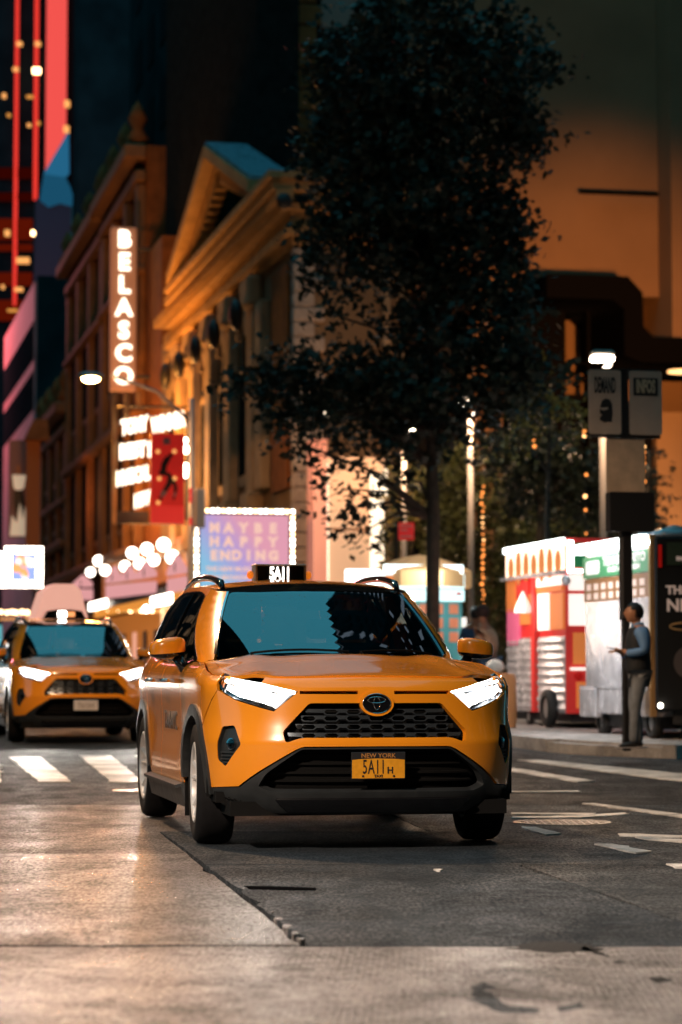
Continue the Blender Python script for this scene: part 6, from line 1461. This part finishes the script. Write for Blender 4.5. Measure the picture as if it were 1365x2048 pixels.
    for a, nm in (((6,7,8),'sleeve'),((10,11,12),'sleeve')):
        pts = [(P[i][0], P[i][1], P[i][2], P[i][3]*(1.75 if i in (6,10) else 1.55), P[i][4]*(1.75 if i in (6,10) else 1.55)) for i in a]; pts.insert(0, (P[a[0]][0]+.02*k, P[a[0]][1]*.55, P[a[0]][2]+.005, .105*k, .09*k)); pts.append((*(Vector(P[a[2]][:3])*.55+Vector(P[a[2]+1][:3])*.45), .045*k, .045*k))
        skinned(nm, pts, [(0,1),(1,2),(2,3),(3,4)], shirt, T)
    skinned('collar', [s(.0,0,1.46,.10,.10), s(.01,0,1.50,.085,.085), s(.016,0,1.54,.075,.078)], [(0,1),(1,2)], shirt, T)
    skinned('vest', [s(.005,0,.88,.165,.20), s(.005,0,.98,.175,.21), s(.01,0,1.10,.165,.205), s(.01,0,1.24,.17,.215), s(-.0,0,1.36,.165,.22), s(-.005,0,1.44,.135,.20), s(-.0,0,1.49,.10,.12)], [(0,1),(1,2),(2,3),(3,4),(4,5),(5,6)], vest, T)
    tp = [s(0,0,.96,.135,.16), s(0,-.085,.86,.105,.105), s(.045,-.10,.53,.078,.078), s(.0,-.10,.30,.068,.068), s(-.015,-.10,.055,.066,.066), s(0,.085,.86,.105,.105), s(.06,.10,.53,.078,.078), s(.075,.10,.30,.068,.068), s(.085,.10,.055,.066,.066)]
    skinned('trousers', tp, [(0,1),(1,2),(2,3),(3,4),(0,5),(5,6),(6,7),(7,8)], jeans, T)
    for x0, y0 in ((-.02,-.10),(.085,.10)):
        skinned('shoe', [s(x0-.05,y0,.05,.042,.040), s(x0+.04,y0,.050,.045,.040), s(x0+.14,y0,.036,.044,.028), s(x0+.19,y0,.030,.034,.022)], [(0,1),(1,2),(2,3)], shoe, T)
        MB().box((x0-.09)*k, (x0+.225)*k, (y0-.046)*k, (y0+.046)*k, 0, .018*k, bev=.012*k).build('sole', mat('sole_grey', (.35,.32,.30), .6), T)
    hand(T, P[9][:3], 1, .25, -1, .4, k=k); hand(T, P[13][:3], 1, .1, 1, .6, k=k)
    ph = empty('phone', Vector(loc)+Matrix.Rotation(rz, 3, 'Z') @ Vector(s(.315,-.10,1.215)), rz, label='dark phone held level in the hands of the waiting man', cat='phone')
    MB().box(-.075*k, .075*k, -.036*k, .036*k, -.004, .005, Matrix.Rotation(radians(-14), 4, 'Y'), .002).build('case', MATS['iron_black'], ph)
    return T
D = 25.9; p = at(1279, 1497, D)
H_ = 1.005+ (1345-1207)/4836*D-(.16+gz(25.9))
person_waiting((p.x, p.y, .148+gz(p.y)), H_, pi+radians(4), 'man in a navy vest and blue shirt waiting at the kerb, phone in hand')
def person_back(loc, H, rz, label, top, legs, cap=None, lean=0.0):
    T = empty('person', loc, rz, label=label, cat='person'); k = H/1.72; s = lambda *a: tuple(q*k for q in a)
    P = [s(0,0,.94,.12,.15), s(lean*.5,0,1.15,.12,.155), s(lean,0,1.36,.125,.17), s(lean+.02,0,1.47,.055,.06), s(lean+.05,0,1.62,.095,.08), s(lean,-.18,1.37,.055,.055), s(lean*.7,-.24,1.12,.045,.045), s(lean+.12,-.22,.95,.035,.035), s(lean,.18,1.37,.055,.055), s(lean*.7,.24,1.12,.045,.045), s(lean+.12,.22,.95,.035,.035),
         s(0,-.09,.86,.09,.09), s(.06,-.10,.48,.065,.065), s(-.06,-.10,.06,.045,.045), s(0,.09,.86,.09,.09), s(.02,.10,.48,.065,.065), s(.16,.10,.06,.045,.045)]
    E = [(0,1),(1,2),(2,3),(3,4),(2,5),(5,6),(6,7),(2,8),(8,9),(9,10),(0,11),(11,12),(12,13),(0,14),(14,15),(15,16)]
    skinned('body', P, E, SKIN, T)
    q = lambda i, f: (*P[i][:3], P[i][3]*f, P[i][4]*f)
    skinned('jacket', [q(0,1.12), q(1,1.22), q(2,1.2), q(5,1.3), q(6,1.4), q(8,1.3), q(9,1.4)], [(0,1),(1,2),(2,3),(3,4),(2,5),(5,6)], top, T)
    skinned('trousers', [q(0,1.1), q(11,1.2), q(12,1.3), q(13,1.5), q(14,1.2), q(15,1.3), q(16,1.5)], [(0,1),(1,2),(2,3),(0,4),(4,5),(5,6)], legs, T)
    for i in (13, 16): skinned('shoe', [(P[i][0]-.04*k, P[i][1], .05*k, .045*k), (P[i][0]+.12*k, P[i][1], .04*k, .04*k)], [(0,1)], MATS['iron_black'], T)
    for i, sd in ((7,-1),(10,1)): hand(T, P[i][:3], .3, -1, sd, .4, k=k)
    h = Vector(P[4][:3]); ball(.108*k, 16, 10, h+Vector((-.012*k,0,.018*k)), sx=1.0, sy=.86, sz=1.08).build('hair', HAIR if not cap else cap, T, smooth=True)
    if cap: ball(.10*k, 14, 8, h+Vector((.08*k,0,.045*k)), sx=1.0, sy=.8, sz=.14).build('cap_peak', cap, T, smooth=True)
    return T
p = at(980, 1400, 37); person_back((p.x, p.y, .148+gz(37)), 1.72, radians(150), 'person in a cream jacket and dark cap behind the right mirror of the near taxi', mat('jacket_cream', (.50,.36,.24), .8, noise=(8,.2)), mat('jeans_blue', (.05,.10,.18), .8), mat('cap_dark', (.03,.015,.012), .7), .08)
p = at(952, 1400, 39.5); person_back((p.x, p.y, .148+gz(39.5)), 1.74, radians(75), 'black-haired person in blue just left of the cream jacket, behind the taxi mirror', mat('jacket_blue', (.04,.09,.18), .8), MATS['iron_black'])

# ------------------------------------------------------------------ trees
def leafmat(name, base, trans=.25):
    m = bpy.data.materials.new(name); m.use_nodes = True; N, L = nodes_of(m); b = N['Principled BSDF']; b.inputs['Roughness'].default_value = .55
    tc = N.new('ShaderNodeTexCoord'); n = N.new('ShaderNodeTexNoise'); n.inputs['Scale'].default_value = 2.3; L.new(tc.outputs['Object'], n.inputs['Vector']); r = N.new('ShaderNodeValToRGB'); L.new(n.outputs[0], r.inputs[0])
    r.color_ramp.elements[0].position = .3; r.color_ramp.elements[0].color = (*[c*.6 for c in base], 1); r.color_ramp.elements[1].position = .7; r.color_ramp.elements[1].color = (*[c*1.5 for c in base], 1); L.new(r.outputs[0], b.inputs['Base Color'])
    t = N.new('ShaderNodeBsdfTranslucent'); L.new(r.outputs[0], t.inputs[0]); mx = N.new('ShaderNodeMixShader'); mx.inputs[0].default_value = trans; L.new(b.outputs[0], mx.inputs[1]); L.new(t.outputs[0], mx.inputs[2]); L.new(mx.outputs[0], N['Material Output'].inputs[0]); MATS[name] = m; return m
leafmat('leaf_street', (.018,.026,.014), .06); leafmat('leaf_hedge', (.07,.075,.02), .25); leafmat('leaf_lamplit', (.10,.10,.025), .3)  # lamp light on the small tree put into its yellow leaf colour
mat('bark', (.05,.04,.03), .85, bump=(25,.9,.02), noise=(8,.3))
def leaves(mb, c, r, n, size, rnd, sprig=6):
    """clumps of leaves: a sprig start inside the ellipsoid, then a few leaves trailing from it"""
    nc = max(3, int(4.5*r[0]*r[2]/.05)); cl = []
    for _ in range(nc):
        while True:
            q = Vector((rnd.uniform(-1,1), rnd.uniform(-1,1), rnd.uniform(-1,1)))
            if q.length < 1: break
        cl.append((Vector((c[0]+q.x*r[0], c[1]+q.y*r[1], c[2]+q.z*r[2])), rnd.uniform(.10, .24)))
    for _ in range(n//sprig):
        pc, rc = cl[rnd.randrange(nc)]
        p = pc+Vector((rnd.gauss(0,rc*.7), rnd.gauss(0,rc*.7), rnd.gauss(-rc*.3,rc*.9))); d = Vector((rnd.gauss(0,.6), rnd.gauss(0,.6), rnd.gauss(-.5,.5))).normalized()
        for k in range(sprig):
            a = Vector((rnd.gauss(0,1), rnd.gauss(0,1), rnd.gauss(0,.8))).normalized(); b = a.cross(d+Vector((.01,.02,.03))).normalized(); s = size*rnd.uniform(.6,1.25)
            o = p+d*(k*size*.75)+a*size*.5
            mb.face(o-a*s*.62, o+b*s*.42-a*s*.05, o+a*s*.62, o-b*s*.42-a*s*.05)
def tree(px, D, blobs, label, size=.095, dens=1.0, leaf='leaf_street', trunk_r=.10, trunk_top=560, seed=1, name='street_tree', group=None, base_py=None, z0=None, depth=.8):
    c = at(px, 1345, D); base = Vector((c.x, c.y, (.15+gz(D)) if z0 is None else z0)); rnd = random.Random(seed)
    T = empty(name, base, 0, label=label, cat='tree', group=group); s = D/4836.0
    mb = MB(); top = at(px, trunk_top, D)-base; pts = [Vector((0,0,0)), Vector((.0,0,.4)), Vector((.02,.0,top.z*.35)), Vector((-.03,.02,top.z*.6)), Vector((top.x*.6,.03,top.z*.85)), top]
    mb.tube(pts, [trunk_r*1.35, trunk_r*1.05, trunk_r*.95, trunk_r*.75, trunk_r*.5, trunk_r*.2], 10); mb.build('trunk', MATS['bark'], T, smooth=True)
    for i, (x, y, rx, ry) in enumerate(blobs):
        if i % 2: continue
        q = at(x, y, D)-base+Vector((0, rnd.uniform(-.5,.5), 0)); zt = max(.35*top.z, min(q.z-.4*abs(q.x)-.3, top.z*.95)); a = Vector((0,0,zt)); m_ = (a+q)/2+Vector((0,0,.18))
        MB().tube([a, m_, q, q+(q-m_)*.4+Vector((0,0,-.15))], [trunk_r*.38, trunk_r*.24, trunk_r*.12, .006], 6).build('limb', MATS['bark'], T, smooth=True)
    mb = MB()
    for (x, y, rx, ry) in blobs:
        q = at(x, y, D)-base; rr = (rx*s, max(.35, min(depth, rx*s*.9)), ry*s); q.y += rnd.uniform(-.35,.35)
        dn = dens*(.42 if (y > 815 and name == 'street_tree') else 1.0)
        n = int(dn*rx*ry/ (size*4836/D)**2*26); leaves(mb, q, rr, n, size, rnd)
    mb.build('crown', MATS[leaf], T); return T
blobs = [(850,40,210,80),(760,190,120,100),(900,230,150,110),(1000,130,120,80),(720,330,95,85),(860,370,140,110),(985,400,60,120),(700,430,75,80),(800,500,110,75),(900,500,90,80),(960,570,80,60),(1020,480,38,110),(1035,600,30,60),(680,530,40,45),(640,500,30,50),(880,620,90,60),(800,610,30,50),(960,650,70,45),(1020,700,60,50),(860,740,160,60),(760,745,110,50),(640,745,120,38),(540,750,70,30),(470,765,35,14),(580,722,60,18),(740,800,120,45),(620,800,70,40),(590,850,38,35),(600,890,25,30),(690,850,40,32),(650,905,30,30),(775,850,45,40),(900,800,100,45),(1010,770,80,40),(1080,745,60,30),(735,925,22,26),(690,975,28,30),(660,1010,24,24),(700,1020,30,14),(742,990,18,50),(735,1060,20,20),(790,905,45,40),(820,960,30,25),(870,860,38,35),(940,850,50,25),(665,130,45,60),(640,250,30,60),(625,330,18,35),(660,620,18,28),(1050,250,50,60),(1060,290,20,40)]
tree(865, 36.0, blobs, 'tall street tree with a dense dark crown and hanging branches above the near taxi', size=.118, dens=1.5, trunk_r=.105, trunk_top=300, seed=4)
tree(1100, 41.0, [(1090,790,60,30),(1140,820,45,24),(1040,820,40,24),(1115,840,30,22),(1020,880,12,40),(1060,870,14,45),(1165,845,16,14),(990,855,20,20),(1060,740,30,20)], 'small yellow-green tree catching lamp light left of the stickered sign panels', size=.085, dens=.8, leaf='leaf_lamplit', trunk_r=.06, trunk_top=800, seed=6, group=None)
hg = 'ivy-clad plaza trees'
tree(960, 56, [(930,960,50,70),(980,990,60,80),(900,1060,45,80),(960,1120,60,70),(1000,1180,50,60),(880,960,30,40),(1030,1080,45,60),(930,900,40,30),(960,1200,55,50),(1010,1250,40,40)], 'bushy green tree lit orange behind the middle plaza lamp', size=.11, dens=.9, leaf='leaf_hedge', trunk_r=.12, trunk_top=950, seed=11, name='plaza_tree')
tree(825, 63, [(800,1010,35,50),(840,1000,30,60),(790,1080,30,50),(840,1090,35,50),(800,940,25,30),(845,930,24,30)], 'loose orange lit tree beside the white light strip', size=.12, dens=.7, leaf='leaf_hedge', trunk_r=.10, trunk_top=950, seed=12, name='plaza_tree')
tree(1130, 58, [(1090,1030,60,50),(1150,1050,60,40),(1200,1060,50,30),(1050,1130,60,60),(1110,1120,60,60),(1050,1010,30,30)], 'dim olive bush behind the red food cart', size=.11, dens=.8, leaf='leaf_hedge', trunk_r=.10, trunk_top=1010, seed=13, name='plaza_tree')
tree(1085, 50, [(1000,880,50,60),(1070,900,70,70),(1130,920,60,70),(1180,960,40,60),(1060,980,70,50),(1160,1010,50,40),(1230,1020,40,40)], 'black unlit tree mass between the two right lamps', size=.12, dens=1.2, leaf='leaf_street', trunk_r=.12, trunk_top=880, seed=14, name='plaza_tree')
tree(1300, 52, [(1297,930,13,40),(1300,1000,15,50),(1302,1060,18,40),(1308,1030,14,30)], 'narrow dark tree wrapped in fairy lights against the glowing orange wall', size=.10, dens=1.4, leaf='leaf_street', trunk_r=.10, trunk_top=900, seed=15, name='plaza_tree')
# fairy lights wound up the trunks
glow('fairy', (1,.30,.06), 2.6); glow('fairy_hot', (1,.50,.18), 4.5)
fme = [ball(.028, 6, 4).build('bulb', MATS[m], None) for m in ('fairy','fairy_hot')]; fm = [o.data for o in fme]
for o in fme: bpy.data.objects.remove(o)
def string(px, y0, y1, D, n, label, jit=2.5, seed=0, name='fairy_lights'):
    r = random.Random(seed); c = at(px, y1, D); T = empty(name, c, 0, label=label, cat='string lights', group=None); last = None; pts = []
    for i in range(n):
        y = y0+(y1-y0)*(i+r.uniform(-.3,.3))/max(1, n-1); q = at(px+r.uniform(-jit,jit), y, D)-c; o = link('bulb', fm[r.random() < .3], T, q); o.scale = [r.uniform(.7,1.5)]*3; pts.append(q)
    pts.sort(key=lambda q: q.z); MB().tube(pts, .006, 4).build('wire', MATS['iron_black'], T)
string(966, 975, 1230, 54, 26, 'string of orange fairy lights hanging right of the middle plaza lamp', seed=1); string(1288, 890, 1050, 49.5, 14, 'string of fairy lights at the edge of the glowing orange wall', seed=2); string(1173, 955, 1060, 48, 4, 'short string of fairy lights above the silver cart', seed=3); string(1070, 883, 896, 48, 2, 'pair of tiny orange lights in the dark tree', seed=4)
string(940, 850, 905, 54, 3, 'three orange lights in the leaves beside the tree trunk', seed=5, jit=30); string(1168, 857, 872, 48, 3, 'three red-orange lights left of the stickered sign', seed=6)

# ------------------------------------------------------------------ taxis
taxi = make_taxi('sharp orange-yellow taxi in front with a lit 5A11 roof sign and number plate')
taxi.location = (.031, 14.483, 0); taxi.rotation_euler = (0, 0, radians(11.006))
index_kids()
def place(label, X, Y, yaw, advert):
    c = copy_tree(taxi, skip=('licence_plate', 'roof_sign', 'scratch')); c['label'] = label; c.location = (X, Y, gz(Y)); c.rotation_euler = (math.atan(-GRADE)*-1, 0, radians(yaw))
    y0 = shell(0, .5)[1]-.012; pl = MB().box(-.155,.155,y0-.004,y0,.430,.562,bev=.003).build('licence_plate', MATS['plate_white'], c); letters('T615H', .09, mat('plate_grey_ink', (.25,.2,.18), .6), pl, (0, y0-.006, .49), bold=.0, depth=.002, sx=.8)
    zs = 1.63; b = MB(); b.prism([(-.30,zs),(.30,zs),(.24,zs+.11),(.10,zs+.13),(-.10,zs+.13),(-.24,zs+.11)], 1.75, 2.2); sg = b.build('roof_sign', MATS['black_gloss'], c)
    MB().box(-.09,.02,1.735,1.748,zs+.025,zs+.105).build('sign_face', MATS['beam_white' if advert else 'sign_white'], sg); MB().box(.03,.14,1.735,1.748,zs+.03,zs+.10).build('sign_face', glow('sign_amber', (1,.35,.12), 1.4), sg)
    if advert:
        b = MB(); pr = [(-.36,zs+.02),(.38,zs+.02),(.27,zs+.42),(.18,zs+.50),(-.10,zs+.50),(-.24,zs+.40)]; b.prism(pr, 2.25, 3.35); b.build('advert_box', mat('advert', (.6,.4,.35), .5, emit=(1,.48,.36), strength=.75), c)
    return c
t2 = place('second yellow taxi waiting at the crosswalk on the left, with a pink roof advert box', -3.45, 31.8, 12.5, True)
t3 = place('third yellow taxi mostly cut off by the left edge of the view', -6.0, 37.2, 12.5, False)
def beams(T, w_=60):
    for sx in (-1, 1):
        o = lamp('SPOT', T.matrix_world @ Vector((0,0,0)), w_, (1,.92,.82), size=.08, spot=70, name='headlight_beam', blend=.9); R_ = Matrix.Rotation(T.rotation_euler.z, 3, 'Z'); o.location = T.location+R_ @ Vector((sx*.70,-.97,.88)); aim(o, o.location+R_ @ Vector((sx*.10,-5,-.16)))
bpy.context.view_layer.update()
beams(taxi, 30); beams(t2, 290); beams(t3, 320)

# ------------------------------------------------------------------ light thrown by the lit signs, with added lamps on some facades
lamp('AREA', UV(UM-.6, 88, 5.6), 650, (1,.42,.10), size=(1.2,22), name='marquee_bulb_light', rot=(pi, 0, SA))
lamp('POINT', UV(10.4, 91, 8.5), 1000, (1,.34,.05), size=.8, name='sign_and_fill_light')
lamp('POINT', UV(10.6, 112, 9.0), 110, (1,.30,.07), size=.8, name='sign_and_fill_light')
lamp('POINT', UV(9.0, 82, 9.0), 2600, (1,.36,.06), size=.8, name='sign_and_fill_light')  # added lamp, brightens the theatre cornice
lamp('POINT', UV(11.0, 78, 7.0), 260, (1,.50,.16), size=.8, name='marquee_bulb_light')
o = lamp('SPOT', UV(18, 40, 6.5), 46000, (1,.36,.09), size=.5, spot=24, name='added_wall_spot', blend=1); aim(o, UV(23.0, 72, 11.8))  # added spot without a fixture, gives the office wall its orange glow
o = lamp('SPOT', UV(14.5, 59, 4.0), 900, (1,.42,.15), size=.5, spot=80, name='facade_uplight', blend=.9); aim(o, UV(14.0, 64, 10.0))
o = lamp('SPOT', UV(24.5, 67, 1.0), 5200, (1,.46,.18), size=.5, spot=80, name='facade_uplight', blend=.8); aim(o, UV(24.0, 71.2, 4.5))
lamp('POINT', UV(4, 175, 28), 13000, (1,.22,.25), size=2, name='led_column_light')
